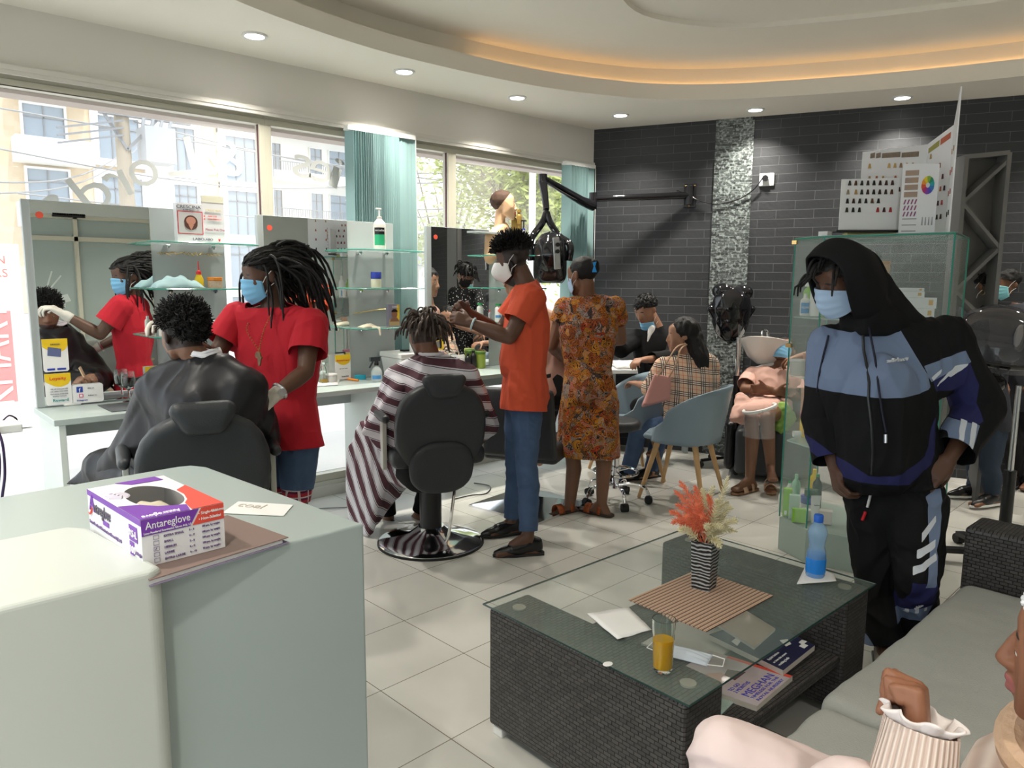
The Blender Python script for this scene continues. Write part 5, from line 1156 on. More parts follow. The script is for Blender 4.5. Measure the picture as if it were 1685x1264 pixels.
b.hull((A1, .025), (V(578, 740, 4.42), .02), (V(577, 855, 4.5), .012), (V(604, 880, 4.35), .008), (V(648, 740, 4.2), .02)); b.hull((V(605, 715, 4.28), .02), (V(604, 880, 4.33), .008), (V(640, 830, 4.45), .01), (V(690, 760, 4.5), .02), (V(648, 740, 4.2), .02))
dv2 = np.array(heading(90)*.88-UP*-.45)
b.build('cape_lap', SCAPE, t, vox=.008, smooth=4, disp=wrinkle(.016, 8, (1, 1, .15), 31), attrs={'stripe': lambda P, N: (P@dv2)/.075+.2*np.sin(P[:, 2]*9)})
k = MB(); k.tube([p.neck+UP*.052+Vector((math.cos(a_*.35), math.sin(a_*.35), 0))*.064 for a_ in range(18)], .010, 6, closed=True); k.build('neck_strip', MATS['tissue'], t, smooth=True)
pants(t, p, BLACKF, to=1.95, vox=.011)
for sd in 'RL': shoe(t, p, sd, BLKP, sole=mat('cream sole', (.6, .58, .5), .7))
# ---- 4. man in the orange shirt ------------------------------------------
p = P_(4.2, -78, -88, 16, 0, head=(843, 428), neck=(868, 474, .0), sL=(874, 492, -.17), sR=(862, 490, .17), pelvis=(862, 650, 0), eL=(838, 556, -.22), wL=(772, 531, -.20), eR=(822, 548, .20), wR=(768, 512, .02),
       hL=(866, 664, -.08), hR=(856, 664, .08), kL=(866, 765, -.10), kR=(848, 758, .12), aL=(869, 882, -.14), aR=(842, 858, .18), tL=(818, 912, -.16), tR=(808, 879, .14))
t = person('man in an orange shirt and blue jeans with white mask styling the striped cape customer', p, SKD, vox=.006, fade=lambda x, y, z: .45*min(1, (z+.045)/.09)*(1 if y < .045 else -1), mus=1.12,
    hands={'L': (p.wL-p.eL, heading(180)-UP*.5, UP, dict(curl=55)), 'R': (p.wR-p.eR, heading(0)-UP*.5, UP, dict(curl=60))})
ORG = mat('orange shirt', (.58, .075, .028), .85)
top(t, p, ORG, g=.026, sl=.60, hem=.085, seed=7, w=1.12, amp=.006, loose=.010, vox=.0065, flare=.03, belly=.03)
b = Blob(); nk = p.neck
b.hull((nk+UP*.035+p.f*.045+p.l*.02, .006), (nk+UP*.035+p.f*.045-p.l*.02, .006), (nk+UP*.04-p.f*.05, .010), (nk-UP*.01-p.f*.06+p.l*.06, .012), (nk-UP*.01-p.f*.06-p.l*.06, .012), (nk-UP*.02+p.f*.03-p.l*.07, .01), (nk-UP*.02+p.f*.03+p.l*.07, .01), (nk-UP*.05+p.f*.085, .006))
b.build('collar', ORG, t, vox=.006, smooth=2)
pants(t, p, DENIM, g=.006, to=1.93, seed=9, amp=.006, vox=.007, waist=.08)
LOAF = mat('black loafer', (.008, .008, .009), .25, spec=.6)
for sd in 'LR':
    o = shoe(t, p, sd, LOAF); k = MB(); a_ = getattr(p, 'a'+sd); tt = getattr(p, 't'+sd); c = lerp(a_, tt, .55); c.z = tt.z+.045; k.tube([c-p.l*.02*(1 if sd == 'R' else 1)-UP*.0, c-p.l*.03-UP*.012], .004, 6); k.build('gold_bit', GOLD, o, smooth=True)
mask(t, p.head, p.R, WHITEM, kn=True)
haircap(t, p.head, p.R, th=.006, front=.062, back=.03, disp=lambda q: .004*noise.noise(q*50), zs=1.6)
tufts(t, p.head, p.R, 900, (.018, .036), .0055, front=.060, back=.045, side=.06, seed=21, topk=.8, curl=.35, seg=2)
b = Blob()
for kx in (-1, 1): b.hull((p.head+p.R@Vector((.066*kx, .012, -.045)), .014), (p.head+p.R@Vector((.055*kx, .035, -.082)), .016)); b.hull((p.head+p.R@Vector((.055*kx, .035, -.082)), .016), (p.head+p.R@Vector((0, .062, -.105)), .018)); b.hull((p.head+p.R@Vector((.073*kx, .012, -.01)), .008), (p.head+p.R@Vector((.066*kx, .012, -.045)), .014))
b.build('beard', HAIR, t, vox=.005, smooth=2, disp=lambda q: .002*noise.noise(q*120))
w_ = lerp(p.wL, p.eL, .10); dv = (p.eL-p.wL).normalized(); x_ = dv.orthogonal().normalized(); y_ = dv.cross(x_); k = MB(); k.tube([w_+(x_*math.cos(a_)+y_*math.sin(a_))*.033 for a_ in [2*PI*i/20 for i in range(20)]], .0055, 6, closed=True); k.build('wrist_band', mat('blue white band', (.25, .60, .72), .5, c2=(.9, .9, .85), vs=50), t, smooth=True)
# ---- 5. woman in the paisley dress ---------------------------------------
p = P_(4.78, -150, -128, 14, 0, head=(958, 454), neck=(966, 492, .02), sL=(929, 507, .05), sR=(1012, 505, -.02), pelvis=(968, 650, 0), eL=(908, 570, .10), wL=(925, 590, .36), eR=(1022, 560, .22), wR=(975, 560, .42),
       hL=(948, 662, .03), hR=(992, 662, -.02), kL=(942, 745, .05), kR=(990, 742, -.02), aL=(937, 836, .05), aR=(990, 828, -.02), tL=(915, 847, -.0), tR=(968, 842, .05))
t = person('woman in an orange brown paisley dress, back turned, with a blue hair clip', p, SKM, vox=.006, hands={'L': (heading(180), -UP, heading(90), dict(curl=40)), 'R': (heading(-150), -UP, heading(-90), dict(curl=40))})
g = NG('paisley cotton', .85, .15); oc = g.obj()
nz = g.n('TexNoise'); nz.inputs['Scale'].default_value = 9; nz.inputs['Detail'].default_value = 2; g.l(oc, nz.inputs[0])
vm = g.n('VectorMath', operation='MULTIPLY_ADD'); g.l(nz.outputs['Color'], vm.inputs[0]); vm.inputs[1].default_value = (.16, .16, .16); g.l(oc, vm.inputs[2])
v1 = g.n('TexVoronoi'); v1.inputs['Scale'].default_value = 26; g.l(vm.outputs[0], v1.inputs['Vector'])
rings = g.math('FRACT', g.math('MULTIPLY', v1.outputs['Distance'], 4.5)); hue = g.xyz(v1.outputs['Color'])
colr = g.ramp(hue[0], [(0, (.42, .13, .015)), (.22, (.30, .07, .02)), (.36, (.20, .10, .04)), (.5, (.50, .22, .03)), (.62, (.06, .045, .04)), (.74, (.34, .10, .03)), (.86, (.25, .20, .17)), (.94, (.45, .06, .02))], True)
c1 = g.mix(g.math('GREATER_THAN', rings, .70), colr, g.mix(g.math('GREATER_THAN', hue[1], .55), (.015, .012, .015), (.34, .28, .27)))
fine = g.math('GREATER_THAN', g.noise(110, vm.outputs[0], 2), .56); c2 = g.mix(g.math('MULTIPLY', fine, .75), c1, g.mix(g.math('GREATER_THAN', hue[2], .5), (.03, .02, .02), (.40, .17, .03)))
g.base(c2); PAIS = g.m
def skirt(b):
    hl = (p.hR-p.hL).normalized()
    for z_, r_, w_ in ((.0, .10, .07), ):
        b.hull((p.hR, .10), (p.hL, .10), (p.pelvis-UP*.40+hl*.14, .075), (p.pelvis-UP*.40-hl*.14, .075), (p.pelvis-UP*.40+p.f*.08, .08), (p.pelvis-UP*.40-p.f*.06, .08))
top(t, p, PAIS, g=.012, sl=.38, hem=.30, name='dress', seed=5, w=.9, hemcut=False, extra=skirt, amp=.006, vox=.007, bust=0, cuts=[(Vector((p.pelvis.x, p.pelvis.y, G(970, 751, 0).z))+UP*(over_z := CP.z+ray(970, 752).z*4.78), -UP, .5)], loose=.012)
b = Blob(); b.ell(p.head+p.R@Vector((0, -.02, .036)), (.083, .105, .090), p.R); b.hull((p.head+p.R@Vector((0, -.10, .02)), .038), (p.head+p.R@Vector((0, -.11, .05)), .032))
b.build('hair', HAIR, t, vox=.006, smooth=3, cut=[(p.head+p.R@Vector((0, .0, .0)), p.R@Vector((0, .75, -.65)), .5)])
k = MB(); c = p.head+p.R@Vector((.05, -.115, .05)); hx, hz = heading(60), UP
k.prism([(-.012, .03), (.012, .035), (.004, .005), (.016, -.03), (-.014, -.03), (-.004, .005)], V(978, 440, 4.63), heading(90), UP, .006); k.build('hair_clip', mat('turquoise clip', (.02, .30, .75), .3), t)
mask(t, p.head, p.R, PALEM)
SAN = mat('brown sandal', (.05, .03, .02), .6); OSTR = mat('orange strap', (.65, .14, .02), .6, c2=(.05, .02, .02), vs=70)
def sandal(par, p, sd, m1, m2):
    a, tt = getattr(p, 'a'+sd), getattr(p, 't'+sd); v = Vector((tt.x-a.x, tt.y-a.y, 0)).normalized(); l = v.cross(UP); hl = Vector((*a.xy, 0))-v*.055
    k = MB(); k.prism([(-.03, -.02), (0, -.034), (.14, -.042), (.22, -.034), (.25, 0), (.22, .034), (.14, .040), (0, .034), (-.03, .02)], hl+UP*.002, v, -l if v.cross(-l).z > 0 else l, .018); o = k.build('sandal', m1, par, bevel=.004)
    k = MB(); k.grid(lambda u, w: hl+v*(.12+.045*w)+l*(.046*math.cos(PI*u))+UP*(.012+.052*math.sin(PI*u)), 13, 3); k.grid(lambda u, w: hl+v*(.045+.025*w)+l*(.040*math.cos(PI*u))+UP*(.012+.075*math.sin(PI*u)), 13, 3); q = k.build('strap', m2, o, smooth=True); md = q.modifiers.new('t', 'SOLIDIFY'); md.thickness = .003
for sd in 'LR': sandal(t, p, sd, SAN, OSTR)
# ---- 6. man in black at the nail table -----------------------------------
p = P_(6.05, -38, -42, 30, 0, head=(1063, 510), neck=(1082, 543, .05), sR=(1048, 556, .06), sL=(1115, 560, .0), pelvis=(1090, 660, .05), eR=(1022, 575, -.10), wR=(1000, 560, -.30), eL=(1105, 590, -.15), wL=(1060, 592, -.40), hR=(1075, 665, 0), hL=(1108, 665, 0), kR=(1050, 668, -.40), kL=(1085, 668, -.40), aR=(1050, 740, -.40), aL=(1085, 740, -.4), tR=(1035, 748, -.5), tL=(1070, 748, -.5))
t = person('man in black jacket bending over the nail table, blue mask under his chin', p, SKL, vox=.008, fade=None, hands={'R': (p.wR-p.eR, -UP, heading(90), dict(curl=40)), 'L': (p.wL-p.eL, -UP, heading(-90), dict(curl=40))})
top(t, p, BLACKF, g=.018, sl=1.75, hem=.05, name='jacket', seed=3, w=1.05, vox=.009, loose=.014)
b = Blob(); b.hull((p.neck+p.f*.075-UP*.01, .025), (p.neck+p.f*.125-UP*.09, .012), (p.neck+p.f*.08+UP*.02, .03)); b.build('white_shirt', WHITEM, t, vox=.008)
pants(t, p, BLACKF, to=1.9, vox=.011)
haircap(t, p.head, p.R, th=.012, front=.050, back=-.02, disp=lambda q: .005*noise.noise(q*55)); tufts(t, p.head, p.R, 350, (.012, .022), .005, front=.05, back=0, seed=2)
mask(t, p.head, p.R, BLUEM, drop=.088, s=.90)
# ---- 7. woman in the checked shirt ---------------------------------------
p = P_(5.25, -128, -78, 5, 0, head=(1121, 552), neck=(1130, 590, .02), sL=(1092, 605, .05), sR=(1165, 600, -.02), pelvis=(1135, 705, 0), eL=(1075, 640, .12), wL=(1050, 632, .28), eR=(1168, 650, .10), wR=(1120, 650, .30), hL=(1118, 705, .05), hR=(1155, 705, -.04), kL=(1050, 705, .30), kR=(1085, 705, .38), aL=(1030, 785, .35), aR=(1070, 780, .45), tL=(1010, 790, .3), tR=(1050, 786, .4))
t = person('woman with long black hair in a beige checked shirt sitting in the blue grey chair', p, SKL, vox=.008, hands={'L': (p.wL-p.eL, -UP, heading(90), dict(curl=30)), 'R': (p.wR-p.eR, -UP, heading(-90), dict(curl=30))})
g = NG('beige check', .8, .2); q = g.xyz(); uu = g.math('ADD', g.math('MULTIPLY', q[0], .74), g.math('MULTIPLY', q[1], -.67)); vv = g.math('ADD', q[2], g.math('MULTIPLY', uu, .10))
def band(v, per, off, w): a = g.math('FRACT', g.math('ADD', g.math('MULTIPLY', v, 1/per), off)); return g.math('LESS_THAN', a, w/per)
base_ = (.62, .44, .31); per = .085; cc_ = None
blk = g.math('MAXIMUM', g.math('MAXIMUM', band(uu, per, 0, .006), band(uu, per, .15, .006)), g.math('MAXIMUM', band(uu, per, .3, .006), 0.0)); blk2 = g.math('MAXIMUM', g.math('MAXIMUM', band(vv, per, 0, .006), band(vv, per, .15, .006)), band(vv, per, .3, .006))
wh = g.math('MAXIMUM', g.math('MAXIMUM', band(uu, per, .07, .007), band(uu, per, .22, .007)), g.math('MAXIMUM', band(vv, per, .07, .007), band(vv, per, .22, .007))); rd = g.math('MAXIMUM', band(uu, per, .65, .003), band(vv, per, .65, .003))
c_a = g.mix(g.math('MULTIPLY', wh, .7), base_, (.80, .74, .66)); c_b = g.mix(g.math('MULTIPLY', rd, .8), c_a, (.55, .06, .04)); c_c = g.mix(g.math('MULTIPLY', g.math('MAXIMUM', blk, blk2), .88), c_b, (.015, .014, .018)); g.base(c_c)
top(t, p, g.m, g=.022, sl=1.3, hem=.10, name='checked_shirt', seed=6, w=1.08, vox=.008, bust=0, loose=.018, amp=.005)
pants(t, p, DENIM, to=1.9, vox=.010, g=.012)
b = Blob(); b.ell(p.head+p.R@Vector((0, -.03, .035)), (.092, .108, .098), p.R); b.hull((p.head+p.R@Vector((0, -.07, 0)), .075), (p.neck-p.f*.09+heading(90)*.03, .06)); b.hull((p.neck-p.f*.09+heading(90)*.03, .06), (p.neck-UP*.30-p.f*.115+heading(90)*.07, .045), (p.neck-UP*.22-p.f*.10+heading(90)*.02, .05))
b.build('long_hair', HAIR, t, vox=.008, smooth=3, disp=wrinkle(.006, 30, (1, 1, .15), 2), cut=[(p.head+p.R@Vector((0, .035, .0)), p.R@Vector((0, 1, -.35)), .16)])
shoe(t, p, 'L', BLKP); shoe(t, p, 'R', BLKP)
BAGP = mat('pink bag leather', (.62, .30, .27), .45)
bp = V(1085, 650, 5.12); b = Blob(); b.hull((V(1062, 664, 5.08), .012), (V(1098, 655, 5.1), .02), (V(1078, 618, 5.1), .012), (V(1102, 622, 5.1), .012), (V(1058, 668, 5.2), .012))
o = b.build('handbag', BAGP, None, vox=.007, smooth=3); tag(o, 'dusty pink handbag hanging at the side of the woman in the checked shirt', 'handbag')
k = MB(); k.tube(catmull([V(1082, 620, 5.09), V(1098, 595, 5.06), V(1113, 572, 5.08), V(1128, 566, 5.16)], 6, False), .006, 6); k.tube(catmull([V(1100, 622, 5.09), V(1112, 600, 5.05), V(1120, 575, 5.08), V(1130, 567, 5.18)], 6, False), .006, 6); k.build('strap', mat('tan strap', (.55, .36, .24), .5), o, smooth=True)
# ---- 8. woman leaning back at the wash basin -----------------------------
p = P_(5.9, -20, -20, -38, 0, head=(1290, 578), neck=(1282, 606, .0), sR=(1238, 618, .0), sL=(1306, 625, .0), pelvis=(1262, 670, -.12), eR=(1225, 640, -.10), wR=(1275, 645, -.30), eL=(1310, 655, -.1), wL=(1262, 640, -.32), hR=(1248, 672, -.14), hL=(1282, 672, -.14), kR=(1236, 690, -.62), kL=(1262, 688, -.62), aR=(1234, 788, -.58), aL=(1268, 768, -.52), tR=(1210, 806, -.66), tL=(1272, 790, -.72))
t = person('woman in a pink dress leaning back at the wash basin with folded arms', p, SKM, vox=.008, hands={'R': (heading(90), heading(0), UP, dict(curl=30)), 'L': (heading(-90), heading(0), UP, dict(curl=30))})
PNK = mat('pale pink cotton', (.66, .40, .33), .8)
def skl(b): b.hull((p.hR, .10), (p.hL, .10), (p.kR+UP*.02+heading(180)*.1, .075), (p.kL+UP*.02+heading(180)*.1, .075)); b.hull((lerp(p.hR, p.kR, .7), .08), (V(1205, 690, 5.35), .02), (V(1218, 652, 5.5), .03))
top(t, p, PNK, g=.014, sl=.75, hem=.02, name='dress', seed=4, vox=.009, extra=skl, hemcut=False, loose=.018, amp=.006)
b = Blob(); b.hull((p.sR+UP*.03, .035), (p.neck-p.f*.03+UP*.02, .035), (lerp(p.sR, p.eR, .35)+UP*.02, .03)); b.hull((p.sL+UP*.03, .035), (p.neck-p.f*.03+UP*.02, .035), (lerp(p.sL, p.eL, .6)+UP*.03, .03)); b.build('shoulder_towel', WHITEM, t, vox=.009, smooth=3, disp=wrinkle(.008, 12))
mask(t, p.head, p.R, BLUEM, loops=False); haircap(t, p.head, p.R, th=.006, front=.05, back=-.04)
for sd in 'LR': sandal(t, p, sd, mat('tan sandal', (.28, .15, .08), .6), mat('tan strap', (.30, .15, .07), .5))
# ---- 9. assistant washing hair behind the glass cabinet ------------------
p = P_(5.2, -120, -110, 35, 0, head=(1424, 452, -.02), neck=(1432, 492), pelvis=(1445, 655), eL=(1385, 580, -.05), wL=(1325, 596, .30), eR=(1370, 575, .30), wR=(1312, 588, .50), kL=(1445, 765, -.1), kR=(1445, 765, .1), aL=(1445, 850, -.1), aR=(1445, 850, .1), tL=(1425, 880, -.1), tR=(1425, 880, .1))
p.aL.z = p.aR.z = .09; p.tL.z = p.tR.z = .03
t = person('assistant in a white-dotted black blouse behind the hooded man, seen in the right mirror', p, SKL, vox=.008, hands={'L': (p.wL-p.eL, -UP, heading(0), dict(curl=40)), 'R': (p.wR-p.eR, -UP, heading(0), dict(curl=40))})
g = NG('dotted blouse', .8, .2); vo = g.n('TexVoronoi'); vo.inputs['Scale'].default_value = 38; g.l(g.obj(), vo.inputs['Vector']); g.base(g.mix(g.math('LESS_THAN', vo.outputs['Distance'], .22), (.012, .012, .013), (.7, .7, .68)))
top(t, p, g.m, sl=.9, vox=.010, name='blouse', bust=0, g=.02); pants(t, p, BLACKF, to=1.95, vox=.011); haircap(t, p.head, p.R, th=.014, front=.03, disp=lambda q: .006*noise.noise(q*40)); locks(t, p.head, p.R, 60, (.07, .11), .007, seed=31, out=.8, front=.04, back=0, grav=.6); mask(t, p.head, p.R, mat('black mask', (.01, .01, .01), .8)); shoe(t, p, 'L', BLKP); shoe(t, p, 'R', BLKP)
# ---- 11/12. two people waiting at the right, behind the steamer ----------
p = P_(5.1, -60, -72, 22, 0, head=(1603, 472), neck=(1618, 508), pelvis=(1625, 680), eL=(1650, 600, -.1), wL=(1610, 640, -.25), eR=(1590, 590, .1), wR=(1580, 635, -.1), kL=(1628, 770, -.12), kR=(1605, 765, .1), aL=(1632, 830, -.1), aR=(1600, 832, .1), tL=(1600, 850, -.15), tR=(1575, 848, .1))
p.aL.z = p.aR.z = .085; p.tL.z = p.tR.z = .03
t = person('person in dark clothes with teal mask and hoop earring behind the hair steamer', p, SKM, vox=.008, hands={'L': (p.wL-p.eL, -UP, heading(-90), dict(curl=40)), 'R': (p.wR-p.eR, -UP, heading(-90), dict(curl=40))})
top(t, p, mat('dark grey top', (.025, .027, .035), .8), sl=1.6, vox=.010, name='top'); pants(t, p, mat('dark denim', (.02, .035, .06), .8), to=1.95, vox=.010)
mask(t, p.head, p.R, TEALM); haircap(t, p.head, p.R, th=.012, front=.045, back=-.03, disp=lambda q: .005*noise.noise(q*40)); tufts(t, p.head, p.R, 400, (.015, .03), .005, seed=6)
k = MB(); c = p.head+p.R@Vector((-.083, -.01, -.045)); k.tube([c+p.R@Vector((0, math.cos(a_)*.016, math.sin(a_)*.016)) for a_ in [2*PI*i/16 for i in range(16)]], .002, 5, closed=True); k.build('hoop_earring', GOLD, t, smooth=True)
for sd in 'LR': shoe(t, p, sd, BLKP, sole=WPL)
p = P_(5.5, -30, -60, 10, 0, head=(1657, 468), neck=(1665, 505), pelvis=(1672, 650), eL=(1712, 570, -.1), wL=(1700, 630, -.2), eR=(1640, 575, 0), wR=(1650, 630, -.2), kL=(1690, 730, -.1), kR=(1665, 730, -.1), aL=(1695, 810, 0), aR=(1668, 810, 0), tL=(1685, 825, -.15), tR=(1655, 825, -.15))
p.aL.z = p.aR.z = .085; p.tL.z = p.tR.z = .03
t = person('masked person in the dark at the right edge behind the one with hoop earring', p, SKM, vox=.010, hands={'L': (p.wL-p.eL, -UP, heading(-90), dict(curl=40)), 'R': (p.wR-p.eR, -UP, heading(-90), dict(curl=40))})
top(t, p, MATS['dark grey top'], sl=1.6, vox=.011, name='top'); pants(t, p, BLACKF, to=1.95, vox=.011); mask(t, p.head, p.R, TEALM); haircap(t, p.head, p.R, th=.015, disp=lambda q: .005*noise.noise(q*40)); shoe(t, p, 'L', BLKP); shoe(t, p, 'R', BLKP)
# ---- 14. client between the orange man and the paisley dress -------------
p = P_(5.25, 170, -170, 5, 0, head=(848, 466), neck=(872, 505), sR=(930, 530, 0), sL=(878, 526, .05), pelvis=(900, 640), eL=(870, 580, .0), wL=(878, 610, .2), eR=(935, 590), wR=(925, 615, .2), kL=(870, 660, .40), kR=(905, 660, .40), aL=(855, 745, .50), aR=(885, 745, .55), tL=(848, 755, .6), tR=(878, 755, .65))
t = person('client in a dusty pink top, mostly hidden between orange shirt and paisley dress', p, SKL, vox=.008, hands={'L': (heading(180), -UP, heading(90), dict(curl=40)), 'R': (heading(180), -UP, heading(-90), dict(curl=40))})
top(t, p, mat('dusty pink top', (.42, .24, .19), .8), sl=.05, hem=.08, vox=.010, name='top', cuts=[(lerp(p.neck, p.pelvis, .35), -(p.pelvis-p.neck), .35)], neckcut=False); haircap(t, p.head, p.R, th=.012); pants(t, p, BLACKF, g=.03, to=1.7, vox=.011)
# ---- 10. man in the colour-blocked hooded jacket --------------------------
p = P_(2.88, -8, -52, 22, -6, sc_=1.0, head=(1386, 464, -.10), neck=(1432, 532, -.02), sR=(1366, 566, .05), sL=(1556, 556, -.03), pelvis=(1462, 792, .0), eR=(1358, 690, .12), wR=(1374, 772, .02), eL=(1612, 672, .02), wL=(1560, 758, -.12),
       hR=(1435, 808, .05), hL=(1500, 806, -.02), kR=(1440, 950, .03), kL=(1508, 950, -.12), aR=(1452, 1098, .0), aL=(1500, 1092, .1), tR=(1432, 1128, -.04), tL=(1490, 1120, .02))
for q in ('aR', 'aL'): getattr(p, q).z = .10
p.tR = p.aR+heading(-20)*.19; p.tL = p.aL+heading(-20)*.19; p.tR.z = p.tL.z = .035
t = person('man in a black, grey blue and navy hooded track suit before the glass cabinet', p, SKD, vox=.0055, hands={'L': (heading(-78)*.75-UP*.65, heading(-30)*-1-UP*.2, heading(0)+UP*.3, dict(curl=38, curls=[34, 40, 46, 52], thumb=(.8, .4, .5), s=1.05)), 'R': (p.wR-p.eR, heading(90), heading(0), dict(curl=50))}, fade=None)
BK, GB, NV, WHS = (.010, .010, .011), (.20, .26, .40), (.028, .030, .115), (.72, .76, .82)
LX = heading(90); O3 = p.pelvis.copy()
def pix2d(pts, d):      # outline of a coloured cloth panel in the figure's own frontal plane: metres across, metres up
    return [((V(x, y, d)-O3).dot(LX), V(x, y, d).z) for x, y in pts]
def polysdf(poly):
    P2 = np.array(poly)
    def f(P, N, front=True):
        x = (P-np.array(O3))@np.array(LX); z = P[:, 2]; q = np.stack([x, z], 1); ins = np.zeros(len(q), bool); dm = np.full(len(q), 9.)
        for i in range(len(P2)):
            a, b = P2[i], P2[(i+1) % len(P2)]; ab = b-a; tt = np.clip(((q-a)@ab)/(ab@ab), 0, 1); dm = np.minimum(dm, np.linalg.norm(q-a-tt[:, None]*ab, axis=1))
            c = ((a[1] > q[:, 1]) != (b[1] > q[:, 1])); xx = (b[0]-a[0])*(q[:, 1]-a[1])/((b[1]-a[1]) if abs(b[1]-a[1]) > 1e-9 else 1e-9)+a[0]; ins ^= c & (q[:, 0] < xx)
        s_ = np.where(ins, dm, -dm); fr = (N@np.array(heading(0))) > -.25
        return np.where(fr, s_, -.05) if front else s_
    return f
def union(*fs): return lambda P, N: np.maximum.reduce([f(P, N) for f in fs])
def blocks(name, cols):
    g = NG(name, .85, .2); b_ = None; c0 = BK
    out = g.mix(0.0, c0, c0)
    for an, c in cols: out = g.mix(g.math('GREATER_THAN', g.attr(an), 0.0), out, c)
    g.base(out); g.bump(g.noise(400), .15, .002); return g.m
D = 2.70
chest = polysdf(pix2d([(1384, 532), (1400, 545), (1424, 551), (1450, 540), (1476, 512), (1500, 545), (1522, 590), (1537, 620), (1542, 640), (1522, 650), (1455, 655), (1365, 652), (1358, 610), (1358, 568), (1372, 545)], D))
nv_sl = polysdf(pix2d([(1543, 612), (1612, 586), (1640, 640), (1640, 700), (1628, 706), (1590, 694), (1606, 665), (1604, 650), (1555, 648)], D)); nv_r = polysdf(pix2d([(1330, 616), (1362, 612), (1365, 700), (1342, 712), (1334, 660)], D))
nv_hem = polysdf(pix2d([(1374, 740), (1400, 762), (1434, 786), (1470, 784), (1530, 755), (1552, 700), (1556, 690), (1560, 720), (1545, 770), (1500, 800), (1400, 800), (1372, 760)], D))
gb_sl = polysdf(pix2d([(1533, 605), (1608, 580), (1622, 600), (1545, 632), (1538, 622)], D)); gb_r = polysdf(pix2d([(1330, 606), (1364, 602), (1364, 622), (1330, 626)], D)); gb_cuff = polysdf(pix2d([(1590, 696), (1632, 706), (1600, 752), (1576, 728)], D))
w1 = polysdf(pix2d([(1545, 625), (1566, 610), (1564, 618), (1550, 630)], D)); w2 = polysdf(pix2d([(1556, 640), (1584, 612), (1578, 625), (1560, 640)], D)); w3 = polysdf(pix2d([(1576, 622), (1592, 606), (1618, 602), (1606, 614), (1584, 625)], D))
w4 = polysdf(pix2d([(1606, 696), (1612, 699), (1588, 738), (1583, 734)], D)); w5 = polysdf(pix2d([(1620, 700), (1628, 704), (1601, 752), (1594, 746)], D)); w6 = polysdf(pix2d([(1338, 712), (1356, 708), (1362, 752), (1350, 760), (1340, 738)], D)); w7 = polysdf(pix2d([(1336, 630), (1364, 642), (1364, 648), (1336, 640)], D)); w8 = polysdf(pix2d([(1336, 618), (1364, 628), (1364, 634), (1336, 624)], D))
HJ = blocks('track jacket', [('navy', NV), ('greyblue', GB), ('white', WHS)])
GBf, NVf, WHf = union(chest, gb_sl, gb_r, gb_cuff), union(nv_sl, nv_r, nv_hem), union(w1, w2, w3, w4, w5, w6, w7, w8)
def bulk(b): b.hull((lerp(p.neck, p.pelvis, .4)+p.f*.04, .15), (lerp(p.neck, p.pelvis, .85)+p.f*.05-heading(90)*.03, .15), (lerp(p.neck, p.pelvis, .8)+heading(90)*.09, .12)); b.hull((p.sL, .085), (lerp(p.neck, p.pelvis, .4)+heading(90)*.12, .10), (lerp(p.sL, p.eL, .4), .075)); b.hull((p.sR, .07), (lerp(p.sR, p.eR, .5), .072), (lerp(p.neck, p.pelvis, .45)-heading(90)*.10, .09))
top(t, p, HJ, g=.022, sl=1.82, hem=.02, name='hooded_jacket', w=1.08, seed=14, vox=.0048, amp=.009, loose=.034, attrs={'greyblue': GBf, 'navy': NVf, 'white': WHf}, extra=bulk, smooth=5, wst=6.5)
# hood: an open shell round the head
H, R = p.head, p.R
def hood(u, v):       # u round from left cheek over the crown to right cheek, v from rim to nape
    a = lerp(-2.25, 2.25, u); rr = lerp(.112, .136, math.sin(PI*min(1, v*1.2))); y = lerp(.082, -.135, v)
    rr *= 1-.55*max(0, v-.45)**1.5*2.2 if v < .9 else .45
    x = rr*math.sin(a)*1.02; z = rr*math.cos(a)*1.12+.018; drop = max(0, abs(a)-1.4)*.055
    y2 = y-.02*(1-math.cos(a))*.5-drop*.5+.012*math.sin(a*3+1)*(1-v)
    return H+R@Vector((x, y2, z-drop*1.2))
k = MB(); k.grid(hood, 40, 24); o = k.build('hood', MATS['track jacket'], t, smooth=True); md = o.modifiers.new('t', 'SOLIDIFY'); md.thickness = .010
b = Blob(); b.hull((H+R@Vector((0, -.10, -.02)), .065), (p.neck-p.f*.07+UP*.02, .075), (lerp(p.neck, p.sL, .55)+UP*.02, .05), (lerp(p.neck, p.sR, .5)+UP*.015, .045)); b.hull((H+R@Vector((.07, -.04, -.10)), .035), (lerp(p.neck, p.sR, .4)+p.f*.03+UP*.03, .04), (p.neck+p.f*.09-UP*.0, .035)); b.hull((H+R@Vector((-.075, -.03, -.09)), .035), (lerp(p.neck, p.sL, .4)+p.f*.04+UP*.02, .04), (p.neck+p.f*.10-UP*.01, .035)); b.hull((H+R@Vector((-.09, -.03, .03)), .022), (H+R@Vector((-.08, -.05, -.08)), .04), (p.neck-p.f*.04+heading(90)*.05, .06)); b.hull((H+R@Vector((.09, -.03, .03)), .018), (H+R@Vector((.08, -.05, -.08)), .032), (p.neck-p.f*.04, .05))
b.build('hood_base', MATS['track jacket'], t, vox=.006, smooth=6, disp=wrinkle(.006, 10, seed=4))
mask(t, p.head, p.R, PALEM, s=1.03); haircap(t, p.head, p.R, th=.006, front=.055); locks(t, p.head, p.R, 18, (.07, .13), .0055, seed=41, out=.35, lift=0, pull=Vector((0, .35, -.3)), front=.052, back=.40, grav=1.2, seg=7, name='front_locks')
fr_ = lambda x, y, d=2.60: V(x, y, d)
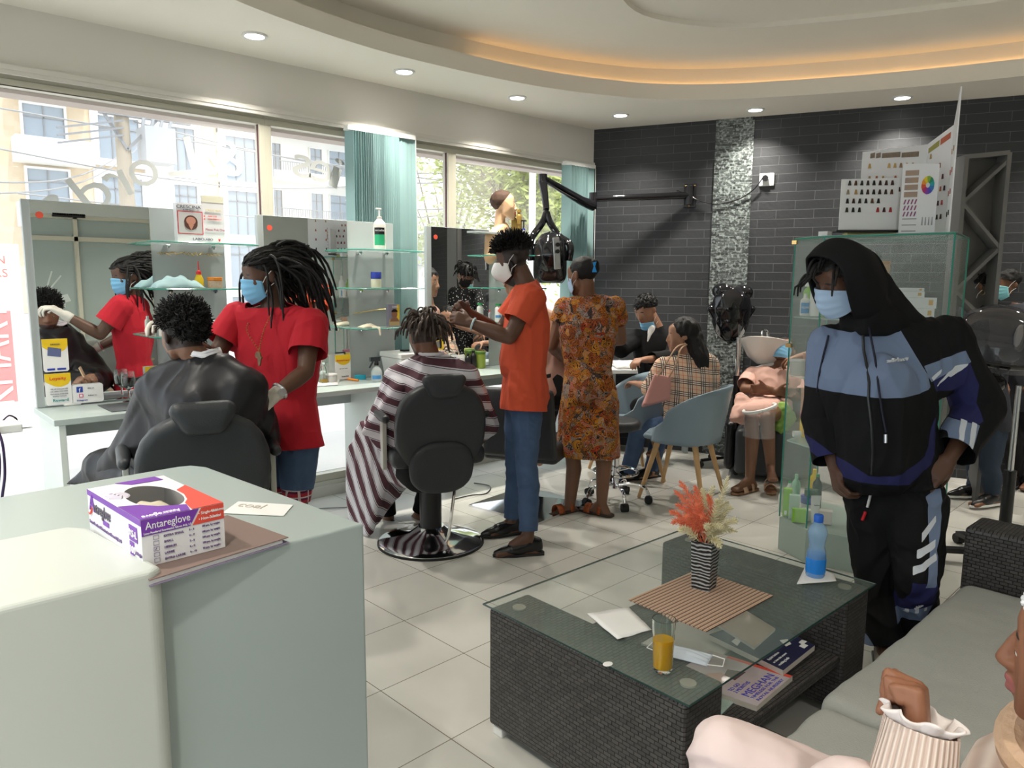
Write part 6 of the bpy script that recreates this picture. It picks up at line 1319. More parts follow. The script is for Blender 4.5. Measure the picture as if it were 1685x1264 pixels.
# place trims on the real cloth surface: march the sight line onto the jacket
from mathutils.bvhtree import BVHTree
def onto(obj_names, pts, off=.004):
    dg = bpy.context.evaluated_depsgraph_get(); hits = []
    trees = [BVHTree.FromObject(o, dg) for o in obj_names]; mats_ = [o.matrix_world.copy() for o in obj_names]
    for x, y in pts:
        best = None
        for tr, mw in zip(trees, mats_):
            inv = mw.inverted(); r = ray(x, y).normalized(); h = tr.ray_cast(inv@CP, (inv.to_3x3()@r).normalized())
            if h[0] is not None and (best is None or h[3] < best[1]): best = (mw@h[0]-r*off, h[3])
        hits.append(best[0] if best else V(x, y, 2.6))
    return hits
jk = [o for o in t.children if o.name.startswith('hooded_jacket') or o.name.startswith('hood_base')]
k = MB(); k.tube(onto(jk, [(1420, 552), (1421, 575), (1426, 600), (1430, 630), (1429, 655), (1434, 700), (1436, 745), (1434, 782)], .003), .0055, 6); k.build('zip', BLKP, t, smooth=True)
k = MB(); k.tube(onto(jk, [(1430, 538), (1432, 550), (1440, 590), (1446, 640), (1452, 680), (1458, 712)], .008), .0042, 6); k.tube(onto(jk, [(1363, 552), (1360, 565), (1356, 580), (1348, 615), (1344, 650)], .008), .0042, 6); o = k.build('drawstrings', mat('navy cord', (.012, .012, .03), .7), t, smooth=True)
k = MB(); k.tube(onto(jk, [(1457, 715), (1457, 729)], .008), .006, 8); k.build('cord_tips', STEEL, t, smooth=True)
A_, B_ = onto(jk, [(1460, 597), (1488, 594)], .010); ux_ = (B_-A_).normalized(); nn_ = -ray(1474, 596).normalized(); uy_ = nn_.cross(ux_).normalized()
WL_ = mat('white print', (.85, .87, .9), .6); text('adidas', .022, A_, ux_, uy_, WL_, t, width=(B_-A_).length, depth=.003)
def trefoil(c, s): k.prism([(-.0*s, -1*s), (.8*s, -.35*s), (1.5*s, 1.0*s), (.7*s, .55*s), (.35*s, 1.15*s), (0, .5*s), (-.35*s, 1.15*s), (-.7*s, .55*s), (-1.5*s, 1.0*s), (-.8*s, -.35*s)], c, ux_, uy_, .004)
k = MB(); trefoil(B_+ux_*.012+uy_*.006, .0060); k.build('emblem', WL_, t)
# trousers
def polyT(pts): return polysdf(pix2d(pts, 2.74))
gbT = union(polyT([(1528, 820), (1556, 792), (1552, 850), (1535, 900), (1531, 960), (1512, 960), (1522, 900)]), polyT([(1404, 970), (1424, 972), (1436, 1040), (1462, 1092), (1440, 1092), (1412, 1030)]), polyT([(1493, 1016), (1540, 998), (1536, 1030), (1496, 1045)]))
nvT = union(polyT([(1492, 952), (1532, 952), (1545, 1000), (1494, 1018)]), polyT([(1388, 905), (1406, 950), (1424, 972), (1400, 972), (1385, 930)]))
whT = union(*[polyT(q) for q in ([(1512, 874), (1541, 848), (1540, 858), (1510, 889)], [(1503, 901), (1534, 884), (1532, 896), (1501, 915)], [(1496, 928), (1532, 904), (1532, 916), (1493, 941)], [(1376, 846), (1393, 880), (1391, 884), (1380, 872)], [(1384, 880), (1400, 902), (1400, 908), (1390, 902)], [(1502, 1012), (1506, 1010), (1508, 1020), (1503, 1020)], [(1514, 1008), (1518, 1006), (1520, 1016), (1515, 1018)], [(1526, 1004), (1530, 1002), (1532, 1010), (1527, 1012)])])
TJ = blocks('track trousers', [('navy', NV), ('greyblue', GB), ('white', WHS)])
def wide(b):
    for sd in 'RL': h, n, a = getattr(p, 'h'+sd), getattr(p, 'k'+sd), getattr(p, 'a'+sd); b.hull((h, .105), (lerp(h, n, .6), .090)); b.hull((lerp(h, n, .6), .090), (lerp(n, a, .15), .075))
    b.hull((lerp(p.hL, p.kL, .1)+heading(90)*.03, .10), (lerp(p.hL, p.kL, .9)+heading(90)*.015, .075)); b.hull((p.hR, .10), (p.hL, .10), (lerp(p.hR, p.kR, .25), .09), (lerp(p.hL, p.kL, .25), .09))
o = pants(t, p, TJ, g=.012, to=1.97, name='track_trousers', seed=17, vox=.0048, amp=.008, loose=.016, attrs={'greyblue': gbT, 'navy': nvT, 'white': whT}, extra=wide)
A_, B_ = onto([o], [(1506, 1004), (1522, 996)], .010); ux_ = (B_-A_).normalized(); uy_ = nn_.cross(ux_).normalized(); text('adidas', .015, A_, ux_, uy_, WL_, t, width=.038, depth=.003)
k = MB(); st = onto([o], [(1437, 792), (1433, 812), (1427, 835), (1419, 856)], .012); k.tube(st[:2], .005, 6); k.tube(st[1:3], .005, 6); k.build('waist_cord', WHITEM, t, smooth=True); k = MB(); k.tube([lerp(st[0], st[1], .6), lerp(st[1], st[2], .1)], .0056, 6); k.tube([lerp(st[2], st[3], .35), st[3]], .0058, 6); k.build('red_cord_tip', mat('red cord', (.65, .02, .03), .6), t, smooth=True)
SNK = mat('striped sneaker', (.07, .06, .045), .7, c2=(.45, .42, .34), vs=26)
for sd in 'RL': shoe(t, p, sd, SNK, sole=BLKP)
# ---- 13. girl on the sofa in the foreground -------------------------------
d0 = 1.04; s_g = .92
p = P_(d0, -55, -94, 4, 0, sc_=s_g, head=(1757, 1080, .0), neck=(1765, 1200, .06), pelvis=(1760, 1500))
p.head = V(1788, 1082, 1.0); p.neck = V(1795, 1225, 1.04)
fwd = heading(-62); side = fwd.cross(UP)
p.f = fwd; p.l = side
p.pelvis = Vector((p.neck.x, p.neck.y, .52))-fwd*.03; p.sR = V(1740, 1310, 1.12); p.sL = p.neck-side*.14-UP*.04
p.eR = V(1470, 1440, .99); p.wR = V(1511, 1222, 1.0); p.eL = V(1640, 1420, .86); p.wL = V(1480, 1440, .92)
p.hR = p.pelvis+side*.08; p.hL = p.pelvis-side*.08; p.kR = V(1195, 1245, 1.30); p.kL = V(1400, 1330, 1.02)
p.kR.z = max(p.kR.z, .50); p.aR = p.kR+fwd*.02; p.aR.z = .10; p.aL = p.kL+fwd*.03; p.aL.z = .10; p.tR = p.aR+fwd*.15; p.tL = p.aL+fwd*.15; p.tR.z = p.tL.z = .03
fd_ = (V(1512, 1130, 1.02)-p.wR).normalized()
t = person('girl in cream knitted cardigan on the sofa raising a loose fist, face in profile', p, SKC, vox=.0038, lips=1.03, nose=1.02, hands={'R': (fd_, heading(-90)*.75+heading(180)*.55, heading(180)*.8-heading(-90)*.4, dict(curl=80, s=.88, curls=[88, 92, 96, 98], thumb=(1.0, -.15, .55), tcurl=70)), 'L': (heading(-90), -UP, heading(180), dict(curl=30, s=.9))}, mus=.85, neckr=.045, barefeet=True)
KNIT = NG('cream rib knit', .9, .1); q = KNIT.attr('rib'); w_ = KNIT.math('SINE', KNIT.math('MULTIPLY', q, 1.0)); KNIT.base(KNIT.mix(KNIT.math('MULTIPLY', KNIT.math('ADD', w_, 1.0), .5), (.62, .47, .40), (.80, .68, .60))); KNIT.bump(w_, .6, .003)
ax3 = (p.wR-p.eR).normalized(); sx3 = ax3.orthogonal().normalized(); sy3 = ax3.cross(sx3)
def rib(P, N):
    q = P-np.array(p.wR); return np.arctan2(q@np.array(sx3), q@np.array(sy3))*36
top(t, p, KNIT.m, g=.014, sl=2.13, hem=.05, name='cardigan', w=.95, seed=3, vox=.005, amp=.003, loose=.006, attrs={'rib': rib})
LACE = mat('white frill', (.80, .74, .72), .8)
ctr = p.wR+ax3*.024
def frill(u, v): a = 2*PI*u; rr = .031+.017*v+.007*v*math.sin(a*9); return ctr+ax3*(.020*v+.004*math.sin(a*7)*v-.006)+(sx3*math.cos(a)+sy3*math.sin(a))*rr
k = MB(); k.grid(frill, 90, 6, closeu=True); o = k.build('cuff_frill', LACE, t, smooth=True); md = o.modifiers.new('t', 'SOLIDIFY'); md.thickness = .003
k = MB(); k.tube([p.neck+UP*.0+fwd*.02+(fwd*math.cos(a_)+side*math.sin(a_))*.085+UP*(-.03*math.cos(a_)) for a_ in [2*PI*i/30 for i in range(30)]], .020, 8, closed=True); k.build('scarf', mat('embroidered scarf', (.72, .50, .38), .85, c2=(.62, .42, .25), vs=40, bump=.4, bs=80), t, smooth=True)
k = MB(); rnd = random.Random(5)
for i in range(26): c = lerp(p.wR, p.eR, .30)+(sx3*math.cos(i*.24)+sy3*math.sin(i*.24))*.036*1.0+ax3*rnd.uniform(-.004, .004); k.ball(c, .0055, 4)
k.build('bead_bracelet', mat('red pearl beads', (.45, .06, .08), .3, c2=(.85, .80, .75), vs=90), t, smooth=True)
PT = mat('pale pink tights', (.74, .60, .58), .75)
pants(t, p, PT, g=.018, to=1.95, name='trousers', seed=6, vox=.006, amp=.004)
haircap(t, p.head, p.R, s=s_g, th=.006, front=.060, back=-.05)
k = MB(); H, R = p.head, p.R
for j in range(9):
    x0 = lerp(-.07, .07, j/8)
    for i in range(26):
        a = lerp(.35, 2.6, i/25); x = x0*math.sin(a)**.5*s_g if math.sin(a) > 0 else 0; c = H+R@(Vector((x0, .098*math.cos(a)*math.sqrt(max(.1, 1-(x0/.09)**2))-.016, .042+.088*math.sin(a)*math.sqrt(max(.1, 1-(x0/.09)**2))))*s_g); k.ball(c, .0052, 4)
k.build('braid_beads', mat('white hair beads', (.78, .80, .84), .3), t, smooth=True)
shoe(t, p, 'R', WPL, s=.85); shoe(t, p, 'L', WPL, s=.85)
# ============================================================ SALON EQUIPMENT AND PRODUCTS
def lathe_thing(name, label, cat, P, parts, group=None, n=24):
    """parts: (part name, profile [(r,z)..], material); the first is the body"""
    t = thing(name, label, cat, P, group)
    for i, (pn, prof, m_) in enumerate(parts):
        k = MB(); k.lathe(prof, P, n); k.build(pn, m_, t, smooth=True)
    return t
def facing_label(t, P, r, z0, z1, ang, m_, txt=None, size=.01, tm=None, span=.9, name='label'):
    """curved label wrapped on a round bottle, centred towards a direction"""
    a0 = math.atan2(ang.y, ang.x); k = MB()
    k.grid(lambda u, v: P+Vector((math.cos(a0+(u-.5)*2*span)*(r+.0008), math.sin(a0+(u-.5)*2*span)*(r+.0008), lerp(z0, z1, v))), 12, 2)
    o = k.build(name, m_, t, smooth=True)
    if txt: d = Vector((ang.x, ang.y, 0)).normalized(); ux = UP.cross(d); text(txt, size, P+d*(r+.0025)-ux*(r*.72)+UP*(lerp(z0, z1, .45)), ux, UP, tm or BLKP, o, width=r*1.45)
    return o
def viewdir(P): v = CP-P; v.z = 0; return v.normalized()
def bottle_prof(r, h, neck=.35, nr=.4): return [(0, 0), (r*.94, 0), (r, .004), (r, h*.70), (r*.9, h*.76), (r*nr, h*.86), (r*nr, h*.92)]
def bottle(label, P, r, h, m_, capm, txt=None, tm=None, lab=None, name='bottle', group=None, caph=.1, capr=.5, cat='bottle', lz=(.12, .62)):
    t = lathe_thing(name, label, cat, P, [('body', bottle_prof(r, h), m_), ('cap', [(0, h*.88), (r*capr, h*.88), (r*capr*.95, h*(.90+caph)), (0, h*(.91+caph))], capm)], group, 20)
    if lab or txt: facing_label(t, P, r, h*lz[0], h*lz[1], viewdir(P), lab or m_, txt, min(.016, r*.6), tm)
    return t
def jar(label, P, r, h, m_, capm, ch=.25, name='jar', lab=None, txt=None, tm=None, group=None):
    t = lathe_thing(name, label, 'jar', P, [('body', [(0, 0), (r*.96, 0), (r, .004), (r, h*(1-ch)-.002), (r*.9, h*(1-ch))], m_), ('lid', [(0, h*(1-ch)), (r*1.04, h*(1-ch)), (r*1.04, h-.003), (r*.98, h), (0, h)], capm)], group)
    if lab or txt: facing_label(t, P, r, h*.12, h*(1-ch)*.85, viewdir(P), lab or m_, txt, min(.014, r*.6), tm)
    return t
def carton(label, P, size, m_, yaw=None, name='carton', face=None, txt=None, tm=None, group=None, ts=.012, cat='box'):
    d = yaw or viewdir(P); d = Vector((d.x, d.y, 0)).normalized(); x = UP.cross(d); t = thing(name, label, cat, P, group)
    R = Matrix((x, -d, UP)).transposed(); k = MB(); k.box(P+UP*size[2]/2, size, R=R); k.build('carton', m_, t, bevel=.0012)
    O = P+d*(size[1]/2+.0008)-x*size[0]/2
    if face:
        for fi, (u0, v0, u1, v1, fm) in enumerate(face): k = MB(); k.prism([(u0*size[0], v0*size[2]), (u1*size[0], v0*size[2]), (u1*size[0], v1*size[2]), (u0*size[0], v1*size[2])], O+d*.0004*fi, x, UP, .0003); k.build('print', fm, t)
    if txt:
        for (s_, u0, v0, hh, ww, fm) in txt: text(s_, hh, O+x*u0*size[0]+UP*v0*size[2]+d*.0022, x, UP, fm, t, width=ww*size[0])
    return t, O, x, d
GRN = mat('label green', (.03, .42, .20), .5); LGR = mat('lime green', (.28, .62, .04), .4); DBL = mat('deep blue', (.03, .06, .42), .4); MBL = mat('mid blue', (.08, .30, .62), .4); YEL = mat('card yellow', (.85, .58, .02), .5); INK = mat('print ink', (.05, .06, .12), .6)
GRL = mat('olive gel', (.28, .36, .05), .25, spec=.6); TEAL_ = mat('teal plastic', (.10, .45, .42), .4); COPP = mat('copper tin', (.62, .30, .18), .35); IVORY = mat('ivory plastic', (.74, .72, .66), .4); REDP = mat('red plastic', (.70, .03, .03), .4); ORP = mat('orange plastic', (.85, .28, .03), .4); GREYT = mat('grey print', (.35, .35, .37), .6); CLRP = mat('cloudy plastic', (.75, .74, .70), .3, alpha=.75)
SH = {1: (1.685, 1.435, 1.175), 2: (1.685, 1.435, 1.175)}
def KT(x, y, z=.8225):
    P = G(x, y, z)
    return P if P.y < 4.35 else Vector((PY(x, y, 4.35).x, 4.35, z))
def at(px_, Y, z): return Vector((PY(px_, 470, Y).x, Y, z))
# ---- station 1
P = at(335, 4.33, 1.6855); t, O, x, d = carton('white hair loss product box with a balding head picture, top left shelf', at(316, 4.33, 1.6855), (.145, .05, .215), CARD, yaw=Vector((0, -1, 0)), name='product_display',
    face=[(.03, .22, .97, .80, mat('frame red', (.70, .03, .05), .5)), (.06, .24, .94, .78, mat('photo grey', (.62, .60, .60), .5))], txt=[('CRESCINA', .0, .87, .024, .9, INK), ('HFSC', .25, .815, .010, .4, INK), ('LABO', .55, .07, .020, .42, INK)])
k = MB(); c = O+x*.075+UP*.118; k.prism([(math.cos(a_*.314)*.036, math.sin(a_*.314)*.034-.002-(.012 if math.sin(a_*.314) < -.3 else 0)) for a_ in range(20)], c+d*.0016, x, UP, .0006); k.build('hair_picture', mat('dark hair print', (.12, .05, .04), .5), t)
k = MB(); k.prism([(math.cos(a_*.314)*.026, math.sin(a_*.314)*.022) for a_ in range(20)], c+UP*.002+d*.0024, x, UP, .0006); k.prism([(-.016, 0), (.016, 0), (0, -.030)], c-UP*.018+d*.0024, x, UP, .0006); k.build('scalp_picture', mat('scalp print', (.60, .28, .20), .5), t)
t, O, x, d = carton('taller white panel of the hair loss product display reading Please Pick One', at(354, 4.335, 1.6855), (.125, .04, .265), CARD, yaw=Vector((0, -1, 0)), name='product_display', face=[(0, .86, 1, 1, mat('cream print', (.80, .78, .62), .5))],
    txt=[('Please Pick One', .12, .27, .018, .86, mat('maroon ink', (.35, .04, .10), .5)), ('HAIR LOSS', .25, .56, .010, .4, BRED), ('HAIR FORMACY', .25, .50, .010, .6, BRED), ('CRESCINA', .15, .68, .014, .7, mat('gold ink', (.70, .60, .25), .5)), ('LABO', .02, .06, .018, .40, INK)])
k = MB(); k.prism([(0, .012), (.006, .010), (.012, .012), (.011, .002), (.006, -.004), (.001, .002)], O+x*.085+UP*.016+d*.001, x, UP, .0008); k.prism([(.0, .0), (.008, .0), (.008, .006), (.0, .006)], O+x*.008+UP*.148+d*.001, x, UP, .0008); k.prism([(.0, .0), (.008, .0), (.008, .006), (.0, .006)], O+x*.008+UP*.132+d*.001, x, UP, .0008); k.build('red_marks', BRED, t)
k = MB(); rnd = random.Random(3)
for i in range(70): x_ = lerp(1.37, 1.72, i/70); k.tube([Vector((x_, 4.421, 1.628+rnd.uniform(-.004, .004))), Vector((x_+.009, 4.414, 1.628+rnd.uniform(-.012, .012)))], .0016, 3)
tag(k.build('gold_tinsel', GOLD), 'gold tinsel strip across the grey panel of the left mirror board', 'tinsel')
def heap(name, label, cat, c, w, dpt, h, m_, seed, drape=None):
    def fn(u, v): x_ = (u-.5)*w; y_ = (v-.5)*dpt; e = max(0, 1-(2*u-1)**2)*max(0, 1-(2*v-1)**2); return c+Vector((x_, y_, .002+h*e**.6*(.7+.5*noise.noise(Vector((x_*22+seed, y_*22, seed))))+.006*(1+noise.noise(Vector((x_*50, y_*50, seed+3))))*e))
    k = MB(); k.grid(fn, 30, 20); o = k.build(name, m_, smooth=True); md = o.modifiers.new('t', 'SOLIDIFY'); md.thickness = .0015; return tag(o, label, cat)
heap('face_masks', 'heap of loose pale blue face masks on the middle left shelf', 'face masks', at(292, 4.28, 1.4365), .26, .13, .075, mat('pale mask cloth', (.50, .72, .76), .8), 3)
t = lathe_thing('glue_bottle', 'small yellow glue bottle with long red nozzle on the middle left shelf', 'bottle', at(328, 4.31, 1.4355), [('body', [(0, 0), (.022, 0), (.025, .01), (.024, .05), (.014, .072), (.012, .078)], YEL), ('nozzle', [(0, .076), (.015, .076), (.013, .092), (.004, .10), (.0022, .15), (0, .151)], REDP)])
jar('squat jar with orange lid and picture label on the middle left shelf', at(354, 4.30, 1.4355), .040, .062, mat('jar label tan', (.62, .42, .28), .5), ORP, .3, lab=mat('label photo', (.70, .62, .52), .5, c2=(.45, .25, .15), vs=60))
jar('plain white cup-shaped tub on the lowest left shelf', at(348, 4.30, 1.1755), .048, .078, WPL, WPL, .08, name='tub')
bottle('thin ivory bottle on the left end of the lowest left shelf', at(262, 4.30, 1.1755), .016, .10, IVORY, WPL)
def wineglass(label, P):
    t = thing('wine_glass', label, 'glass', P); k = MB(); k.lathe([(0, .003), (.033, .001), (.034, .003), (.006, .008), (.0045, .06), (.008, .066), (.030, .085), (.036, .115), (.033, .165), (.0315, .165), (.034, .115), (.028, .088), (.0, .070)], P, 28); k.build('glass', GLASS, t, smooth=True)
    k = MB(); k.lathe([(0, .0705), (.027, .0885), (.0332, .115), (.0325, .135), (0, .135)], P, 28); k.build('drink', mat('dark cola', (.02, .004, .004), .1, spec=.8), t, smooth=True); return t
wineglass('left stemmed glass of dark drink at the mirror foot on the station counter', G(181, 650, .8215)); wineglass('right stemmed glass of dark drink nearer the black cape', G(213, 661, .8215))
# cards stuck along the left edge of the first mirror
def card(name, label, x0, z0, w, h, parts, y=4.4165, tilt=0):
    t = thing(name, label, 'card', (x0+w/2, y, z0)); k = MB(); r = .008
    pl = [(r, 0), (w-r, 0), (w, r), (w, h-r), (w-r, h), (r, h), (0, h-r), (0, r)]; O = Vector((x0, y, z0)); X_ = Vector((math.cos(tilt), 0, math.sin(tilt))); Y_ = Vector((-math.sin(tilt), 0, math.cos(tilt))); k.prism(pl, O, X_, Y_, -.0015 if False else .0015); k.build('board', PAPER, t)
    O2 = O+Vector((0, -.0018, 0))
    for q in parts:
        O2 = O2+Vector((0, -.0004, 0))
        if q[0] == 'poly': k = MB(); k.prism(q[2], O2, X_, Y_, .0002); k.build(q[3], q[1], t)
        else: text(q[1], q[4], O2+X_*q[2]+Y_*q[3]+Vector((0, -.0008, 0)), X_, Y_, q[5], t, width=q[6] if len(q) > 6 else None)
    return t
def arcp(w, h, deep): return [(0, h), (0, h-deep*.55)]+[(w*i/10, h-deep*(.55+.45*math.sin(PI*i/10*.9))) for i in range(1, 10)]+[(w, h-deep*.5), (w, h)]
card('loyalty_card', 'white card with yellow top and phone picture stuck on the left mirror edge, upper one', .785, 1.005, .115, .17, [('poly', YEL, arcp(.115, .17, .07), 'yellow_top'), ('poly', mat('phone print', (.12, .15, .30), .5), [(.02, .085), (.08, .075), (.085, .118), (.025, .13)], 'phone_picture'), ('poly', DBL, [(.015, .008), (.05, .008), (.05, .018), (.015, .018)], 'badge'), ('poly', DBL, [(.06, .008), (.10, .008), (.10, .018), (.06, .018)], 'badge'), ('t', 'FRISOR', .035, .138, .010, INK, .045)])
card('loyalty_card', 'white card reading Loyalty and Reward stuck on the left mirror edge, lower one', .785, .83, .118, .165, [('poly', YEL, arcp(.118, .165, .07), 'yellow_top'), ('t', 'Loyalty', .02, .132, .024, REDP, .075), ('t', 'Reward', .028, .018, .022, mat('teal ink', (.03, .35, .35), .5), .07), ('t', '10% off when you visit', .02, .082, .008, INK, .08), ('t', 'our salon next time', .02, .070, .008, INK, .08), ('t', 'Earn points every time', .02, .056, .008, INK, .08), ('t', 'loyalty reward', .03, .044, .008, INK, .06)])
card('social_media_card', 'white card with blue f square and pink badge at the left mirror foot', .905, .83, .145, .100, [('poly', mat('social blue', (.03, .08, .42), .5), [(.018, .058), (.048, .058), (.048, .088), (.018, .088)], 'blue_square'), ('t', 'f', .028, .059, .032, WINK), ('poly', mat('pink badge', (.75, .12, .25), .5), [(.028, .030), (.048, .030), (.048, .050), (.028, .050)], 'camera_badge'), ('t', 'Instagram', .016, .012, .012, DBL, .05), ('t', 'like us', .070, .075, .009, INK, .03), ('t', 'follow us', .070, .036, .009, INK, .04)], y=4.405)
k = MB(); k.prism([(-.006, -.006), (.006, -.006), (.006, .006), (-.006, .006)], Vector((.943, 4.4022, .87)), (1, 0, 0), UP, .0006); tag(k.build('badge_lens', WINK), 'small white camera glyph on the pink badge of the mirror foot card', 'badge')
card('service_card', 'white card with yellow curve at the right edge of the left mirror', 1.265, .83, .12, .17, [('poly', YEL, arcp(.12, .17, .07), 'yellow_top'), ('t', 'Samantship', .012, .128, .018, REDP, .09), ('t', 'Ask for our', .03, .07, .008, INK, .06), ('t', 'stylist card', .03, .058, .008, INK, .06)], y=4.40)
t = thing('smartphone', 'grey smartphone leaning against the yellow and white service card', 'phone', KT(248, 640, .8215)); P = KT(250, 640, .8215); k = MB(); k.box(P+UP*.055, (.07, .009, .13), R=hframe(Vector((0, -1, 0)), roll=12)); k.build('body', mat('phone grey', (.10, .10, .11), .3), t, bevel=.004)
k = MB(); k.b2((1.0, 4.06, .821), (1.62, 4.33, .824)); tag(k.build('counter_mat', mat('dark mat', (.09, .10, .11), .6)), 'dark grey mat lying on the counter before the left mirror', 'mat')
k = MB(); P = G(122, 666, .822); k.b2((P.x-.05, P.y-.02, .821), (P.x+.03, P.y+.02, .833)); tag(k.build('comb_case', WPL, bevel=.004), 'small white plastic comb case by the left mirror foot', 'comb case')
# ---- station 2
t = bottle('large white pump bottle with black and green label on the top middle shelf', at(626, 4.30, 1.6855), .041, .235, IVORY, WPL, name='pump_bottle', caph=.03, capr=.32); P = at(626, 4.30, 1.6855)
facing_label(t, P, .041, .03, .10, viewdir(P), GRN, None); facing_label(t, P, .041, .10, .145, viewdir(P), BLKP, 'miele', .02, WINK)
k = MB(); k.cyl(P+UP*.215, P+UP*.265, .006, 10); k.box(P+UP*.268+Vector((-.006, 0, 0)), (.04, .014, .012)); k.build('pump', WPL, t, smooth=False, bevel=.003)
jar('cream jar with deep blue lid on the second middle shelf', at(619, 4.30, 1.4355), .034, .105, mat('cream jelly', (.78, .75, .58), .35), DBL, .42, lab=None)
t, O, x, d = carton('hair dye box with portrait of a smiling man on the third middle shelf', at(646, 4.31, 1.1755), (.082, .05, .15), mat('box grey lilac', (.30, .28, .36), .5), yaw=Vector((-.25, -1, 0)), face=[(.05, .03, .95, .30, mat('tan print', (.55, .40, .20), .5)), (.72, .3, .95, .97, YEL)], txt=[('DARK', .3, .84, .018, .5, WINK)])
k = MB(); k.prism([(math.cos(a_*.314)*.020, math.sin(a_*.314)*.027) for a_ in range(20)], O+x*.042+UP*.082+d*.0014, x, UP, .0008); k.prism([(-.034, -.05), (.034, -.05), (.020, -.026), (-.020, -.026)], O+x*.042+UP*.082+d*.0012, x, UP, .0008); k.build('portrait', mat('face print', (.30, .14, .08), .5), t)
k = MB(); k.prism([(math.cos(a_*.157)*.022, .012+math.sin(a_*.157)*.020) for a_ in range(21)], O+x*.042+UP*.085+d*.0022, x, UP, .0008); k.build('portrait_hair', BLKP, t)
heap('latex_glove', 'crumpled cream latex glove hanging over the edge of the third middle shelf', 'glove', at(604, 4.26, 1.1765), .12, .08, .025, MATS['latex'], 9)
b = Blob(); P = at(612, 4.225, 1.178); b.hull((P, .010), (P+Vector((.01, -.065, 0)), .008)); b.hull((P+Vector((.01, -.065, 0)), .008), (P+Vector((.012, -.072, -.045)), .007)); tag(b.build('glove_finger', MATS['latex'], None, vox=.004), 'latex glove finger dangling below the third middle shelf', 'glove')
k = MB(); k.tube([Vector((2.60, 4.421, 1.262)), Vector((2.80, 4.421, 1.285)), Vector((2.9, 4.421, 1.29))], .003, 4); tag(k.build('gold_ribbon', GOLD), 'thin gold ribbon line across the middle grey panel', 'ribbon')
# cool box
P = G(628, 612, .8215); P.y = 4.27; t = thing('cool_box', 'white and blue plastic cool box on the counter below the middle shelves', 'cool box', P)
k = MB(); X0, X1 = P.x-.155, P.x+.19
k.add([(X0+.02, 4.16, .8215), (X1-.02, 4.16, .8215), (X1-.02, 4.38, .8215), (X0+.02, 4.38, .8215), (X0, 4.14, .965), (X1, 4.14, .965), (X1, 4.395, .965), (X0, 4.395, .965)], [(0, 1, 2, 3), (4, 5, 6, 7), (0, 1, 5, 4), (1, 2, 6, 5), (2, 3, 7, 6), (3, 0, 4, 7)]); k.build('tub', WPL, t, bevel=.010)
k = MB(); k.add([(X0+.11, 4.153, .83), (X1-.02, 4.153, .83), (X1-.004, 4.136, .955), (X0+.12, 4.136, .955), (X0+.11, 4.162, .83), (X1-.02, 4.162, .83), (X1-.004, 4.145, .955), (X0+.12, 4.145, .955)], [(0, 1, 2, 3), (4, 5, 6, 7), (0, 1, 5, 4), (1, 2, 6, 5), (2, 3, 7, 6), (3, 0, 4, 7)]); k.build('blue_front', mat('cooler blue', (.02, .08, .35), .35), t)
k = MB(); k.b2((X0-.006, 4.134, .965), (X1+.006, 4.40, 1.00)); k.build('lid', WPL, t, bevel=.008); k = MB(); k.b2((X0+.10, 4.25, 1.001), (X1-.04, 4.30, 1.012)); k.build('handle', BLKP, t)
P = Vector((P.x+.005, 4.19, 1.0015)); t = thing('tissue_roll', 'white toilet tissue roll standing on the cool box lid', 'tissue roll', P); k = MB(); k.lathe([(.018, 0), (.046, 0), (.047, .004), (.047, .093), (.046, .097), (.018, .097), (.018, 0)], P, 28); k.build('roll', PAPER, t, smooth=True)
P = G(620, 628, .8215); t = lathe_thing('spray_bottle', 'clear water spray bottle with dark trigger beside the cool box', 'bottle', P, [('body', [(0, 0), (.034, 0), (.036, .01), (.036, .065), (.028, .085), (.013, .10), (.013, .112)], mat('water plastic', (.72, .80, .80), .1, alpha=.5)), ('collar', [(0, .108), (.015, .108), (.015, .125), (0, .125)], BLKP)])
k = MB(); k.box(P+Vector((-.012, 0, .150)), (.075, .020, .028)); k.bar(P+Vector((-.02, 0, .145)), P+Vector((-.055, 0, .095)), .012, .010); k.box(P+Vector((0, 0, .132)), (.022, .018, .03)); k.build('trigger', mat('dark grey plastic', (.04, .05, .06), .4), t, bevel=.003); facing_label(t, P, .036, .02, .045, viewdir(P), MBL)
carton('turquoise sponge block on the counter beside the spray bottle', G(593, 624, .8215), (.075, .04, .028), mat('turquoise sponge', (.02, .35, .50), .8), name='sponge', cat='sponge')
k = MB(); a_, b_ = G(560, 622, .829), G(590, 626, .829); k.tube([a_, b_], .007, 10); o = k.build('marker_pen', ORP, smooth=True); tag(o, 'orange marker pen lying on the counter left of the sponge', 'pen'); a_, b_ = G(545, 620, .829), G(560, 622, .829); k = MB(); k.tube([a_, b_], .0065, 10); k.build('pen_cap', LGR, o, smooth=True)
k = MB(); P = G(545, 624, .822); k.b2((P.x-.16, P.y-.06, .821), (P.x+.14, P.y+.08, .8235)); tag(k.build('counter_mat', MATS['dark mat']), 'dark grey mat lying before the middle mirror', 'mat')
P = KT(533, 628, .824); t = lathe_thing('oil_bottle', 'clear glass bottle with some yellow oil and a white straw on the middle counter', 'bottle', P, [('glass', [(0, 0), (.028, 0), (.030, .006), (.030, .075), (.014, .115), (.013, .135), (.017, .140), (.015, .140), (.011, .134), (.012, .114), (.027, .073), (.027, .005), (0, .004)], GLASS), ('oil', [(0, .0045), (.0268, .0055), (.0268, .026), (0, .026)], mat('yellow oil', (.80, .45, .02), .1))])
k = MB(); k.tube([P+UP*.02, P+Vector((-.016, 0, .185))], .002, 6); k.build('straw', WPL, t)
jar('clear tub with white lid standing behind the oil bottle', KT(545, 613, .8245), .038, .055, CLRP, WPL, .18)
